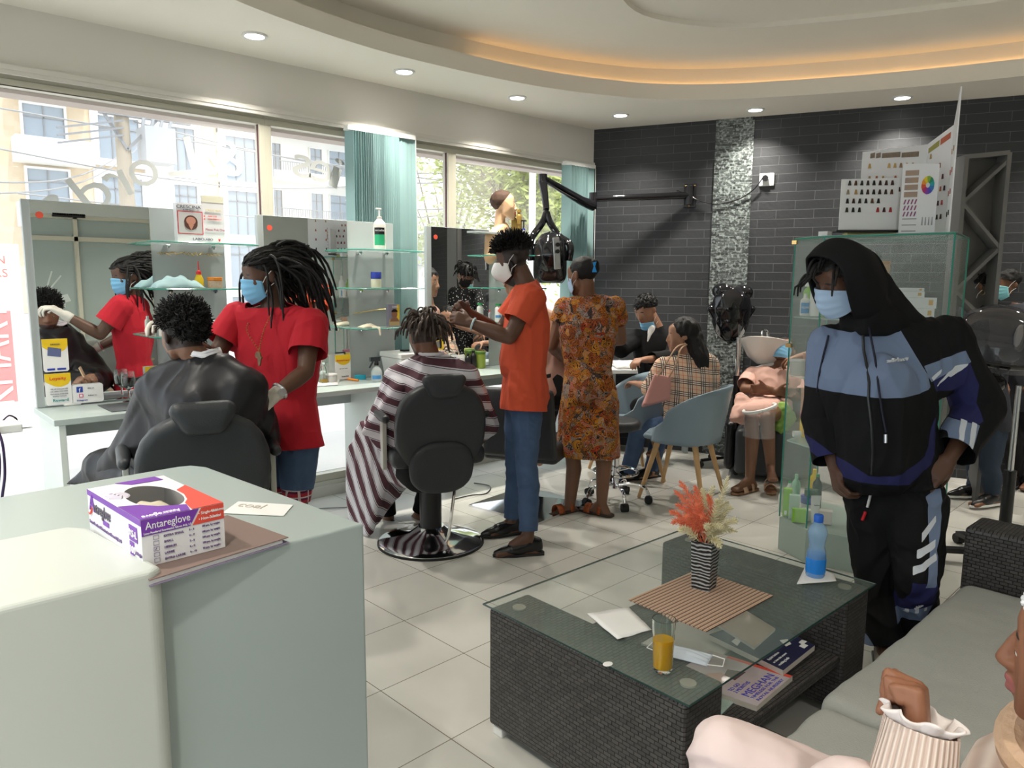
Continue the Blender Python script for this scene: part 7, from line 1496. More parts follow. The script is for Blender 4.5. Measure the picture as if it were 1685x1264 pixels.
bottle('small green bottle at the left of the middle mirror', KT(509, 615, .8225), .018, .075, mat('green plastic', (.10, .50, .30), .4), mat('green plastic', (.1, .5, .3)), name='bottle')
card('service_card', 'white card with yellow curve standing before the middle mirror by the cool box', 2.43, .83, .115, .165, [('poly', YEL, arcp(.115, .165, .07), 'yellow_top'), ('t', 'Reward card', .012, .122, .016, REDP, .09), ('t', 'ask our team', .03, .07, .008, INK, .06), ('t', 'beautiful', .045, .015, .014, INK, .05)], y=4.38)
tmask('face_mask', 'blue face mask lying on the counter beside the red shirted barber', G(505, 631, .825), .3, BLUEM, .8, z=.823)
k = MB(); P = G(498, 621, .83); k.ball(P+UP*.012, (.045, .045, .022), 8); tag(k.build('tissue_pile', PAPER, smooth=True), 'rounded pile of white tissue beside the blue mask on the counter', 'tissue')
sheet('white_cloth', 'white cloth lying flat on the counter edge beside the oil bottle', 'cloth', [g_ for g_ in (G(505, 637, .8225), G(556, 634, .8225), G(560, 622, .8225), G(520, 624, .8225))], .822, PAPER, wav=.003)
# ---- station 3
YB3 = 4.40
t, O, x, d = carton('yellow card leaning at the left edge of the right hand mirror', Vector((3.30, 4.405, .98)), (.085, .01, .13), YEL, yaw=Vector((0, -1, 0)), name='yellow_card', face=[(.25, .1, .8, .5, mat('grey square', (.2, .2, .2), .6))], cat='card'); 
for o in [t]: o.location.z -= .0
card('social_media_card', 'white card with blue f square at the foot of the right hand mirror', 3.39, .84, .13, .095, [('poly', MATS['social blue'], [(.018, .050), (.045, .050), (.045, .080), (.018, .080)], 'blue_square'), ('t', 'f', .027, .052, .026, WINK), ('t', 'like us', .062, .062, .009, INK, .04)], y=4.37)
jar('olive gel jar with dark green lid, left one behind the striped cape', Vector((PY(790, 603, 4.36).x, 4.36, .8215)), .042, .13, GRL, mat('dark green lid', (.10, .20, .03), .4), .15)
jar('olive gel jar with pale green lid, right one beside the orange shirt', Vector((PY(852-20, 603, 4.2).x, 4.2, .8215)), .042, .125, GRL, mat('pale green lid', (.36, .42, .12), .4), .16, txt='ECO', tm=mat('gel print', (.5, .55, .2), .5))
jar('low teal tub with white lid standing before the olive jars', KT(757, 600, .8215), .045, .055, mat('pale teal', (.35, .62, .58), .4), WPL, .3)
bottle('small white bottle beside the low teal tub', KT(738, 596, .8215), .015, .05, WPL, WPL)
for i, (x, y, h) in enumerate(((770, 600, .12), (779, 598, .14))): bottle('black bottle between the two olive gel jars, '+('shorter' if i == 0 else 'taller'), KT(x, y, .8215), .024, h, BLKP, BLKP)
bottle('white bottle with green cap and blue band on the right hand shelf', at(820, 4.31, 1.1755), .026, .14, WPL, mat('green cap', (.02, .30, .08), .4), lab=MBL, lz=(.22, .36), capr=.9, caph=.08)
bottle('small bottle with red cap on the right hand shelf', at(806, 4.31, 1.1755), .012, .09, GREYT, REDP)
# top of the board: mannequin head, cans and pump bottles
MANQ = mat('mannequin skin', (.66, .42, .25), .35)
def mannequin(label, c, s, hd, net=True, name='mannequin_head', bust=False):
    R = hframe(heading(hd)); t = thing(name, label, 'mannequin head', Vector((c.x, c.y, c.z-.30*s))); b = Blob(); headparts(b, c, R, s, ears=False, nose=.99)
    b.hull((c+R@Vector((0, -.025, -.06))*s, .045*s), (c+R@Vector((0, -.035, -.17))*s, .044*s)); b.hull((c+R@Vector((0, -.035, -.17))*s, .046*s), (c+R@Vector((.05, -.04, -.27))*s, .045*s), (c+R@Vector((-.05, -.04, -.27))*s, .045*s))
    at_ = face_attrs(c, R, s); b.build('head', skin('mannequin paint', (.66, .42, .25), lip=(.65, .03, .04), rough=.35), t, vox=.005, smooth=3, attrs=at_); eyes(t, c, R, s)
    if net:
        nb = Blob(); nb.ell(c+R@Vector((0, -.014, .037))*s, (.0785*s, .101*s, .0865*s), R); nb.build('hair_net', mat('brown hair net', (.06, .03, .02), .8, alpha=.85), t, vox=.005, smooth=1, cut=[(c+R@Vector((0, .0, .03))*s, R@Vector((0, .80, -.62)), .5)])
    return t
# tall stand shelf for mannequin at the board top
P = PY(829, 338, 4.44)
tm_ = mannequin('tan mannequin bust with dark hair net and red lips above the right hand mirror board', P, .98, 88+5)
Pb = PY(803, 398, 4.44); b = Blob(); b.hull((P-UP*.17, .045), (Pb+UP*.02, .05)); b.hull((Pb+UP*.03, .055), (Pb-UP*.12, .06), (Pb+Vector((.07, 0, -.08)), .04)); b.build('bust', MANQ, tm_, vox=.007, smooth=4)
k = MB(); k.b2((3.62, 4.37, 1.845), (4.16, 4.52, 1.86)); tag(k.build('top_ledge', GRYP, bevel=.002), 'narrow grey ledge on top of the right hand mirror board carrying the mannequin head', 'ledge')
HCP = at(846, 4.43, 1.861)
t = bottle('tall gold hairspray can beside the mannequin head', at(853, 4.43, 1.861), .026, .19, mat('gold can', (.42, .28, .08), .3, metal=.5), mat('gold can', (.4, .3, .1)), capr=.8, txt='GOT', tm=BLKP, name='spray_can', cat='spray can'); bottle('shorter gold hairspray can left of the tall one', at(845, 4.42, 1.861), .024, .15, MATS['gold can'], MATS['gold can'], capr=.8, name='spray_can', cat='spray can')
t = bottle('blue and white pump bottle at the right end of the ledge beside the hood dryer', at(861, 4.40, 1.6855), .030, .235, WPL, DBL, lab=None, txt='3.0', tm=BLKP, caph=.02, name='pump_bottle'); P = at(861, 4.40, 1.6855); facing_label(t, P, .030, .15, .175, viewdir(P), DBL); k = MB(); k.cyl(P+UP*.21, P+UP*.275, .005, 8); k.box(P+UP*.278, (.05, .014, .010)); k.build('pump', BLKP, t)
# ---- wall mounted hood dryer
A = BW(1135, 322, .03); B1 = V(976, 327, 6.35); C1 = V(893, 293, 5.9); D1 = V(899, 345, 5.85)
t = thing('hood_dryer', 'black wall mounted hood hair dryer on a jointed arm hanging beside the window', 'hair dryer', A)
m = MB(); R_ = Matrix((BD, BN, UP)).transposed(); m.box(A+BN*-.012, (.10, .03, .20), R=R_); m.cyl(A+BN*.03-UP*.08, A+BN*.03+UP*.08, .03, 14); m.build('bracket', BLKP, t, bevel=.004)
m = MB()
for dx, dz in ((-.035, .08), (.04, .08), (-.0, -.085)): m.ball(A+BD*dx+UP*dz+BN*.008, .009, 5)
m.build('bolts', GOLD, t, smooth=True)
m = MB(); m.tube([A+BN*.03, B1], [.030, .026], 12); m.build('wall_arm', BLKG, t, smooth=True)
m = MB(); m.cyl(B1-UP*.09, B1+UP*.05, .035, 14); m.tube([B1-UP*.06, lerp(B1, C1, .25)-UP*.055, C1+UP*.0], [.045, .038, .026], 12); m.cyl(C1-UP*.05, C1+UP*.03, .036, 14); m.build('swing_arm', BLKG, t, smooth=True)
m = MB(); m.tube([C1-UP*.03, lerp(C1, D1, .5), D1], [.036, .030, .026], 12); m.cyl(D1, D1-UP*.03, .02, 12); m.build('drop_joint', BLKG, t, smooth=True)
Hc = V(905, 416, 5.80)
m = MB()
for sx in (-1, 1): m.tube(catmull([D1-UP*.02, D1-UP*.10+RH*.03*sx, D1-UP*.20+RH*.10*sx, Hc+RH*.155*sx+UP*.06, Hc+RH*.15*sx-UP*.06], 6, False), .028, 10)
m.build('yoke', BLKG, t, smooth=True)
b = Blob(); b.ell(Hc-UP*.02, (.14, .14, .19)); b.hull((Hc-UP*.17+RH*.05, .085), (Hc-UP*.17-RH*.05, .085), (Hc+UP*.02, .135)); b.build('hood', BLKG, t, vox=.010, smooth=4, cut=[(Hc-UP*.235, -UP, .4)], solid=.012)
c = Hc+heading(10)*.142+RH*.02; m = MB(); m.box(c-UP*.01, (.055, .014, .24), R=hframe(-heading(20), roll=-4)); m.build('control_panel', STEEL, t, bevel=.006)
m = MB()
for z in (.055, .005): m.cyl(c+UP*z+heading(20)*.006, c+UP*z+heading(20)*.022, .016, 14)
m.build('knobs', BLKP, t, smooth=True); m = MB(); m.ball(Hc+UP*.10+heading(0)*.06, (.09, .02, .07), 8); 
S_ = BW(1262, 296, .0); t = thing('wall_socket', 'white wall socket with black plug on the brick wall right of the mosaic strip', 'socket', S_); m = MB(); m.box(S_+BN*.008, (.115, .016, .10), R=R_); m.build('plate', WPL, t, bevel=.004); m = MB(); m.cyl(S_+BN*.015-BD*.01+UP*.01, S_+BN*.045-BD*.01+UP*.01, .024, 12); m.build('plug', BLKP, t, smooth=True)
w = [S_+BN*.04-BD*.03+UP*.01, BW(1240, 312, .035), BW(1215, 328, .03), BW(1180, 336, .03), BW(1150, 330, .03), A+BN*.02, A+BN*.05-BD*.1+UP*.045]
m = MB(); m.tube(catmull(w, 6, False), .005, 6); tag(m.build('power_cord', BLKP, smooth=True), 'black power cord looping from the wall socket to the dryer arm', 'cord')
# ---- standing hood dryer by the mosaic strip
Bs = V(1205, 780, 6.05); Bs.z = 0; Hs = V(1203, 508, 6.02)
t = thing('standing_hair_dryer', 'glossy black standing hood dryer before the mosaic strip', 'hair dryer', Bs)
b = Blob(); b.ell(Hs, (.165, .165, .20)); b.hull((Hs-UP*.10, .15), (Hs-UP*.16, .12)); b.build('hood', BLKG, t, vox=.011, smooth=4)
b = Blob(); b.ell(Hs+UP*.13+RH*.08, (.07, .10, .07)); b.ell(Hs+UP*.14-RH*.07, (.07, .10, .07)); b.hull((Hs+RH*.17, .03), (Hs-UP*.2, .05), (Hs-RH*.17, .03), (Hs-UP*.26, .03)); b.build('shell', BLKG, t, vox=.010, smooth=4)
m = MB(); m.cyl(Vector((*Bs.xy, .30)), Vector((*Bs.xy, Hs.z-.22)), .020, 14); m.build('upper_pole', CHROME, t, smooth=True); m = MB(); m.cyl(Vector((*Bs.xy, .05)), Vector((*Bs.xy, .75)), .028, 14); m.build('lower_pole', BLKP, t, smooth=True)
for i in range(5): a = i*2*PI/5; e = Vector((*Bs.xy, .05))+Vector((math.cos(a), math.sin(a), 0))*.27; m = MB(); m.tube([Vector((*Bs.xy, .09)), e+UP*.01], .014, 8); o = m.build('foot', BLKP, t, smooth=True); m = MB(); m.ball(e-UP*.022, .026, 6); m.build('caster', RUB, o, smooth=True)
# ---- wash basin and its black seat
Bb = V(1268, 760, 6.0); Bb.z = 0; bf = Vector((*heading(-20).xy, 0)).normalized(); bs_ = bf.cross(UP)
t = thing('wash_basin_chair', 'black shampoo chair with tilted white ceramic basin, under the woman in pink', 'chair', Bb)
b = Blob(); b.hull(*[(Bb+bs_*x_+bf*y_+UP*z, .04) for x_ in (-.26, .22) for y_ in (-.10, .45) for z in (.08, .36)]); b.build('seat_body', LEATH, t, vox=.016, smooth=4)
b = Blob(); b.hull(*[(Bb+bs_*x_+bf*y_+UP*z, .05) for x_, y_, z in ((-.2, -.02, .42), (.2, -.02, .42), (-.2, -.24, .74), (.2, -.24, .74))]); b.build('backrest', LEATH, t, vox=.016, smooth=4)
for sx in (-1, 1): b = Blob(); b.hull((Bb+bs_*.30*sx+bf*.40+UP*.40, .04), (Bb+bs_*.30*sx-bf*.2+UP*.50, .045), (Bb+bs_*.30*sx-bf*.2+UP*.1, .045), (Bb+bs_*.30*sx+bf*.42+UP*.1, .04)); b.build('armrest', BLKP, t, vox=.014, smooth=4)
bc = V(1262, 575, 5.98); m = MB(); Rb = hframe(heading(-40, -25)); Rb = Matrix.Rotation(math.radians(-22), 3, heading(90)) 
m.lathe([(0, -.13), (.07, -.125), (.15, -.07), (.205, .02), (.225, .05), (.215, .055), (.19, .02), (.14, -.05), (.06, -.095), (0, -.10)], bc, 32, R=Rb@Matrix.Rotation(math.radians(10), 3, 'X'), sc_=(1.15, .9)); m.build('basin', mat('ceramic', (.85, .84, .80), .12, spec=.7), t, smooth=True)
m = MB(); cb = Vector((bc.x, bc.y, 0)); m.lathe([(.14, 0), (.14, .5), (.08, .60), (.06, bc.z-.10)], cb, 20); m.build('pedestal', BLKP, t, smooth=True)
m = MB(); m.tube(catmull([bc+heading(180)*.12+UP*.05, bc+heading(180)*.14+UP*.14, bc+UP*.15+heading(180)*.03, bc+UP*.10], 5, False), .010, 8); m.build('tap', CHROME, t, smooth=True)
# ---- face shield held on the lap, green scarf
fsP = V(1250, 672, 5.28); t = thing('face_shield', 'clear face shield with white headband on the lap of the woman in pink', 'face shield', fsP); m = MB(); m.tube([fsP+heading(90)*.11*math.cos(a_)+heading(0)*.09*math.sin(a_)+UP*.03*math.cos(a_) for a_ in [i*PI/12-.3 for i in range(17)]], .012, 6); m.build('headband', WPL, t, smooth=True)
m = MB(); m.grid(lambda u, v: fsP+heading(90)*.11*math.cos(PI*u)+heading(0)*(.10+.02*v)*math.sin(PI*u)-UP*.20*v, 16, 6); m.build('visor', mat('visor film', (.8, .85, .88), .05, alpha=.22, spec=.9), t, smooth=True)
b = Blob(); c = V(1286, 683, 5.5); b.hull((c+UP*.05, .05), (c-UP*.10, .045), (c+RH*.06-UP*.02, .05)); tag(b.build('green_scarf', mat('green leafy print', (.04, .22, .06), .8, c2=(.45, .60, .12), vs=35), None, vox=.008, smooth=3, disp=lambda q: .014*noise.noise(q*28)), 'crumpled green and yellow patterned scarf hanging beside the woman in pink', 'scarf')
# ---- nail table, towel, tools
TC = V(1080, 604, 5.80); z_t = .745; a_, b_, c_3, d_3 = G(1008, 608, z_t), G(1140, 608, z_t), G(1160, 592, z_t), G(1015, 594, z_t)
tx = (b_-a_).normalized(); ty = UP.cross(tx); t = thing('nail_table', 'white nail table between the jacketed man and the woman in the checked shirt', 'table', ((a_+b_)/2).xy.to_3d()); L_ = (b_-a_).length
R_t = Matrix((tx, ty, UP)).transposed(); cen = (a_+b_)/2+ty*.20
m = MB(); m.box(Vector((*cen.xy, z_t-.02)), (L_+.10, .42, .035), R=R_t); m.build('top', mat('white laminate', (.80, .80, .78), .4), t, bevel=.004)
for sx in (-1, 1): m = MB(); m.box(Vector((*(cen+tx*(L_/2-.02)*sx).xy, (z_t-.04)/2)), (.025, .36, z_t-.04), R=R_t); m.build('leg_panel', GRYP, t)
b = Blob(); b.hull(*[(cen+tx*x_+ty*y_+Vector((0, 0, z_t+.016)), .014) for x_ in (-L_*.42, L_*.35) for y_ in (-.16, .1)]); b.hull(*[(cen+tx*x_+ty*y_+Vector((0, 0, z_t+.036)), .014) for x_ in (-L_*.42, L_*.05) for y_ in (-.14, .08)])
for q in b.parts:
    for v in q: v.z = v.z-cen.z
towel = b.build('towel', mat('white towel', (.84, .83, .80), .95, bump=.5, bs=200), None, vox=.008, smooth=4, disp=lambda q: .004*noise.noise(q*25)); tag(towel, 'folded white towel lying along the nail table', 'towel')
# ---- tub chairs with wooden legs
TUB = mat('blue grey shell', (.22, .29, .34), .4); WLEG = mat('light wood leg', (.58, .36, .17), .5, var=.1, vs=20)
def tub_chair(name, label, loc, rz):
    t = thing(name, label, 'chair', loc, None, rz); hz = .44
    def fn(u, v):     # shell wall around the back and sides
        a = lerp(-2.25, 2.25, u); r = .255+.03*v; top = .70+.10*math.cos(a*.75) if abs(a) < 1.9 else .66; hgt = lerp(hz-.03, top-.16*(abs(a)/2.25)**3, v); return Vector((r*math.sin(a)*1.08, -r*math.cos(a)*.98-.04*v, hgt))
    m = MB(); m.grid(fn, 40, 10); o = lbuild(m, 'shell', TUB, t, smooth=True); md = o.modifiers.new('t', 'SOLIDIFY'); md.thickness = .014; 
    b = Blob(); b.hull(((-.19, -.16, hz-.02), .02), ((.19, -.16, hz-.02), .02), ((-.20, .20, hz), .02), ((.20, .20, hz), .02), ((0, .24, hz-.005), .02)); bbuild(b, 'seat', TUB, t, vox=.010, smooth=3)
    for sx, sy in ((-1, -1), (1, -1), (-1, 1), (1, 1)):
        m = MB(); m.tube([(sx*.15, sy*.13, hz-.04), (sx*.235, sy*.225, .005)], [.021, .013], 12); o = lbuild(m, 'leg', WLEG, t, smooth=True)
    m = MB(); m.b2((-.16, -.14, hz-.055), (.16, .15, hz-.035)); lbuild(m, 'under_frame', mat('grey bracket', (.3, .36, .40), .4), t)
    return t
Pc = V(1122, 790, 5.22); tub_chair('tub_chair', 'blue grey tub chair with light wooden legs under the woman in the checked shirt', (Pc.x, Pc.y, 0), math.atan2(heading(-150).y, heading(-150).x)-PI/2+.5)
Pc = V(1030, 760, 5.75); tub_chair('tub_chair', 'second blue grey tub chair half hidden behind the paisley dress', (Pc.x, Pc.y, 0), math.atan2(heading(-80).y, heading(-80).x)-PI/2)
# ---- gas lift stool
Sp = V(1012, 815, 5.05); Sp.z = 0; t = thing('wheeled_stool', 'chrome wheeled stool with black seat standing behind the paisley dress', 'stool', Sp)
m = MB(); m.cyl(Sp+UP*.10, Sp+UP*.50, .014, 14); m.cyl(Sp+UP*.10, Sp+UP*.32, .024, 14); m.build('column', CHROME, t, smooth=True)
b = Blob(); b.hull(*[(Sp+UP*.54+Vector((math.cos(i*.5), math.sin(i*.5), 0))*.13, .035) for i in range(12)]); b.build('seat', LEATH, t, vox=.010, smooth=3)
m = MB(); m.tube([Sp+UP*.215+Vector((math.cos(i*.2618), math.sin(i*.2618), 0))*.15 for i in range(24)], .009, 8, closed=True); 
for i in range(3): m.tube([Sp+UP*.215, Sp+UP*.215+Vector((math.cos(i*2.09), math.sin(i*2.09), 0))*.15], .006, 6)
m.build('foot_ring', CHROME, t, smooth=True)
for i in range(5): a = i*2*PI/5+.35; dv = Vector((math.cos(a), math.sin(a), 0)); m = MB(); m.tube(catmull([Sp+UP*.12, Sp+UP*.13+dv*.10, Sp+UP*.115+dv*.19, Sp+UP*.06+dv*.225], 5, False), .012, 8); o = m.build('foot', CHROME, t, smooth=True); m = MB(); cc = Sp+dv*.225+UP*.028; sd_ = dv.cross(UP); m.cyl(cc-sd_*.022, cc+sd_*.022, .027, 14); m.build('caster', RUB, o, smooth=True)
# ---- third styling chair with square chrome foot
Q3 = V(872, 830, 4.98); Q3.z = 0; rz = .15; Rq = Matrix.Rotation(rz, 3, 'Z'); t = thing('styling_chair', 'black styling chair with square chrome foot behind the orange shirted barber', 'chair', Q3)
m = MB(); s0 = .29; m.add([Q3+Rq@Vector((x*s_, y*s_, z)) for s_, z in ((s0, 0), (s0, .012), (.05, .055)) for x, y in ((-1, -1), (1, -1), (1, 1), (-1, 1))], [(0, 1, 2, 3), (8, 9, 10, 11)]+[(a*4+i, a*4+(i+1) % 4, a*4+4+(i+1) % 4, a*4+4+i) for a in (0, 1) for i in range(4)]); m.build('foot_plate', CHROME, t)
m = MB(); m.cyl(Q3+UP*.05, Q3+UP*.36, .033, 18); m.build('column', CHROME, t, smooth=True)
m = MB(); m.tube([Q3+UP*.33, Q3+UP*.33+RH*.16, Q3+UP*.34+RH*.27], .008, 8); m.build('lever', CHROME, t, smooth=True)
b = Blob(); fz = heading(160); sz_ = fz.cross(UP); b.hull(*[(Q3+sz_*x_+fz*y_+UP*z, .03) for x_ in (-.22, .22) for y_ in (-.20, .25) for z in (.37, .43)]); b.build('seat', LEATH, t, vox=.013, smooth=3)
b = Blob(); b.hull(*[(Q3+sz_*x_-fz*y_+UP*z, .03) for x_, y_, z in ((-.22, .22, .40), (.22, .22, .40), (-.21, .27, .80), (.21, .27, .80))]); b.build('backrest', LEATH, t, vox=.013, smooth=3)
# ---- display cabinet
CA = [(3.83, 1.95), (3.74, 1.75), (3.85, 1.19), (4.32, 1.27), (4.30, 1.97)]
t = thing('display_cabinet', 'glass display cabinet on a grey green base filled with hair products, behind the hooded man', 'cabinet', (3.98, 1.6, 0)); CAB = mat('cabinet base', (.34, .42, .37), .35, var=.05, vs=3)
m = MB(); m.prism(CA, (0, 0, 0), (1, 0, 0), (0, 1, 0), .185); m.build('base', CAB, t, bevel=.003)
cxm = (sum(p_[0] for p_ in CA)/5, sum(p_[1] for p_ in CA)/5); shr = lambda k_: [((x-cxm[0])*k_+cxm[0], (y-cxm[1])*k_+cxm[1]) for x, y in CA]
m = MB(); n5 = 5; inn = shr(.985)
for i in (0, 1, 2, 4):
    j = (i+1) % 5; m.add([(*CA[i], .19), (*CA[j], .19), (*CA[j], 1.71), (*CA[i], 1.71), (*inn[i], .19), (*inn[j], .19), (*inn[j], 1.71), (*inn[i], 1.71)], [(0, 1, 2, 3), (4, 5, 6, 7), (0, 1, 5, 4), (1, 2, 6, 5), (2, 3, 7, 6), (3, 0, 4, 7)])
m.build('glass_sides', mat('cabinet glass', (.80, .95, .88), .02, alpha=.10, spec=.8), t)
m = MB(); m.prism(CA, (0, 0, 1.712), (1, 0, 0), (0, 1, 0), .012); m.build('glass_top', mat('cabinet top glass', (.45, .68, .58), .05, alpha=.55, spec=.9), t)
m = MB()
for i in range(5): m.tube([(*CA[i], .19), (*CA[i], 1.72)], .0045, 4)
m.tube([(*p_, 1.718) for p_ in CA], .005, 4, closed=True); m.build('glass_edges', GEDGE, t)
for z in (.62, .98, 1.30): m = MB(); m.prism(shr(.96), (0, 0, z), (1, 0, 0), (0, 1, 0), .007); m.build('glass_shelf', SHELFG, t); 
m = MB(); m.box((*CA[0], 1.15), (.03, .03, .02)); m.box((CA[0][0], CA[0][1], 1.70), (.025, .025, .02)); m.build('clamps', GOLD, t)
def cb_(px_, d, z): p_ = V(px_, 600, d); return Vector((p_.x, p_.y, z))
bottle('blue labelled white bottle with pointed cap on the upper cabinet shelf', cb_(1319, 4.12, 1.308), .026, .115, WPL, WPL, lab=MBL, txt='VEDEN', tm=WINK, capr=.35, caph=.14)
bottle('red labelled white bottle right of the blue one on the upper cabinet shelf', cb_(1333, 4.15, 1.308), .026, .10, WPL, WPL, lab=mat('pale red label', (.70, .25, .22), .5), capr=.5)
bottle('tall lime green bottle behind the blue labelled one in the cabinet', cb_(1324, 4.27, 1.308), .03, .18, LGR, WPL, capr=.8)
t_ = jar('copper coloured tin on the second cabinet shelf', cb_(1333, 4.1, .988), .038, .115, COPP, COPP, .12, name='tin'); 
jar('cloudy plastic spool tub hanging in the cabinet below the copper tin', cb_(1319, 4.06, .988-.355+.0), .05, .13, CLRP, WPL, .12, name='tub') if False else jar('cloudy plastic tub left of the copper tin on the second cabinet shelf', cb_(1312, 4.06, .988), .04, .085, CLRP, WPL, .12, name='tub')
jar('large yellow bucket with magenta rim on the third cabinet shelf', cb_(1346, 4.14, .628), .075, .13, YEL, mat('magenta rim', (.45, .03, .15), .4), .18, name='bucket', lab=mat('bucket label', (.80, .62, .15), .5, c2=(.5, .1, .1), vs=40))
jar('copper tin standing on the third cabinet shelf behind the yellow bucket', cb_(1334, 4.25, .628), .04, .26, COPP, COPP, .1, name='tin')
k = MB(); p_ = cb_(1318, 4.05, .66); k.cyl(p_-RH*.02, p_+RH*.02, .017, 14); tag(k.build('white_roll', WPL, smooth=True), 'short white roll lying left of the yellow bucket in the cabinet', 'roll')
for lab, px_, d, r, h, m_, cm, kw in (('white bottle with green pointed cap at the bottom left of the cabinet', 1311, 4.1, .022, .19, WPL, mat('green cap', (.02, .3, .08)), dict(lab=mat('white label', (.8, .85, .8), .5), txt='Novea', tm=GRN)),
    ('small clear bottle at the bottom left corner of the cabinet', 1298, 4.12, .016, .13, CLRP, CLRP, {}), ('pale green pump bottle behind the green carton in the cabinet', 1322, 4.2, .024, .20, mat('pale green plastic', (.30, .62, .40), .3), mat('pale green plastic', (.1,.3,.1)), {}),
    ('dark green bottle with green cap at the bottom right of the cabinet', 1358, 4.2, .026, .20, mat('bottle dark', (.02, .05, .04), .3), mat('green cap', (.1,.3,.1)), {}), ('yellow conditioner bottle at the back of the bottom cabinet shelf', 1352, 4.28, .028, .21, YEL, YEL, {})): bottle(lab, cb_(px_, d, .192), r, h, m_, cm, capr=.4, **kw)
for lab, px_, d, sz, m_, kw in (('lime green carton at the bottom of the cabinet', 1309, 4.06, (.045, .04, .155), LGR, dict(face=[(.2, .05, .5, .2, PAPER)])), ('pale green carton next to the lime one in the cabinet', 1321, 4.0, (.055, .035, .135), mat('pale green card', (.48, .66, .55), .5), {}), ('short lime green carton before the pale green one', 1330, 3.94, (.07, .03, .075), LGR, {}), ('dark printed carton on the blue tub in the cabinet', 1348, 4.1, (.07, .05, .035), mat('dark green card', (.03, .10, .05), .5), dict(z=.295)), ('small brown open carton at the front right of the cabinet', 1372, 3.93, (.085, .05, .07), mat('white pink card', (.72, .64, .60), .6), {})):
    z_ = kw.pop('z', .192); carton(lab, cb_(px_, d, z_), sz, m_, **kw)
jar('deep blue lidded tub in the bottom of the cabinet', cb_(1346, 4.1, .192), .045, .10, WPL, DBL, .4); jar('white tub with white lid beside the tube in the cabinet', cb_(1340, 3.98, .192), .032, .06, WPL, IVORY, .4)
P = cb_(1357, 3.93, .192); t = thing('cream_tube', 'standing white cream tube at the front of the cabinet bottom', 'tube', P); m = MB(); m.grid(lambda u, v: P+Vector((0, 0, .012+.14*v))+RH*(.020+.008*v)*math.cos(2*PI*u)+FH*.020*(1-v*.95)*math.sin(2*PI*u), 20, 6, closeu=True); m.build('tube', PAPER, t, smooth=True); m = MB(); m.cyl(P, P+UP*.014, .017, 14); m.build('cap', WPL, t, smooth=True); text('Salon', .014, P+UP*.10-RH*.018-FH*.024, RH, UP, INK, t)
# upper right cartons
for i, (px_, d, z, sz) in enumerate(((1500, 3.97, 1.308, (.17, .09, .05)), (1450, 4.0, 1.308, (.10, .08, .075)), (1497, 3.98, 1.359, (.20, .10, .055)), (1450, 4.02, 1.385, (.07, .06, .032)), (1482, 3.99, 1.415, (.17, .08, .03)), (1488, 3.99, 1.446, (.13, .07, .018)))):
    carton('white dye carton in the upper right of the cabinet, '+['lowest of the right pile', 'behind the hood edge', 'second of the right pile', 'small one on the left', 'third of the right pile', 'topmost of the pile'][i], cb_(px_, d, z), sz, CARD, yaw=viewdir(cb_(px_, d, z)), face=[(.82, .3, .92, .8, mat('small colour mark', (.7, .4, .1), .5))])
jar('tall amber orange canister beside the white cartons in the cabinet', cb_(1452, 4.12, 1.308) if False else cb_(1438, 4.12, 1.308), .045, .30, mat('amber tin', (.55, .24, .05), .35), mat('amber tin', (.5,.2,.05)), .06, name='canister')
bottle('tall white bottle at the far left back of the upper cabinet shelf', cb_(1338, 4.32, 1.308), .03, .2, WPL, WPL); bottle('lime green bottle at the left end seen in the middle mirror', Vector((4.05, 1.86, 1.308)), .028, .19, LGR, LGR); bottle('white shampoo bottle next to the lime one, seen in the middle mirror', Vector((3.96, 1.88, 1.308)), .03, .22, WPL, WPL)
# ---- hair colour charts on the cabinet
zc = 1.726
def chart(name, label, pa, pb, h0, h1, rows_, cols, seed, th=.006, m_=CARD, mode='swatch', d=None, lean=.05):
    """upright folding chart panel between two foot points, front towards the room"""
    t = thing(name, label, 'colour chart', (pa+pb)/2); X_ = (pb-pa); w = X_.length; X_.normalize(); Z_ = (UP+UP.cross(X_)*-0).normalized(); nrm = X_.cross(Z_)
    if nrm.dot(CP-pa) < 0: nrm = -nrm
    k = MB(); k.prism([(0, 0), (w, 0), (w, h1), (0, h0)], pa, X_, Z_, th); ob = k.build('board', m_, t)
    rnd = random.Random(seed); off = nrm*(.004 if (X_.cross(Z_)).dot(nrm) < 0 else th+.001)
    pal = {'dark': [(.01, .01, .012), (.02, .015, .02), (.03, .02, .015), (.05, .02, .015), (.10, .04, .02)], 'light': [(.55, .36, .12), (.45, .28, .12), (.35, .22, .12), (.30, .25, .18), (.40, .12, .05)], 'red': [(.40, .03, .03), (.25, .02, .03), (.10, .01, .03), (.45, .12, .05), (.05, .01, .02)]}
    groups = {}
    for r_, (z, kind, cs) in enumerate(rows_):
        for c in cs:
            q = pa+X_*w*c+Z_*z+off; kk = MB(); ci = rnd.randrange(5); kk.prism([(-.004, .012), (.004, .012), (.008, -.012), (-.008, -.012)], q, X_, Z_, .003); kk.build('hair_swatch', mat('swatch %s %d' % (kind, ci), pal[kind][ci], .5), t)
    return t, pa, X_, Z_, off, w, nrm
lin = lambda a, b, n: [lerp(a, b, i/(n-1)) for i in range(n)]
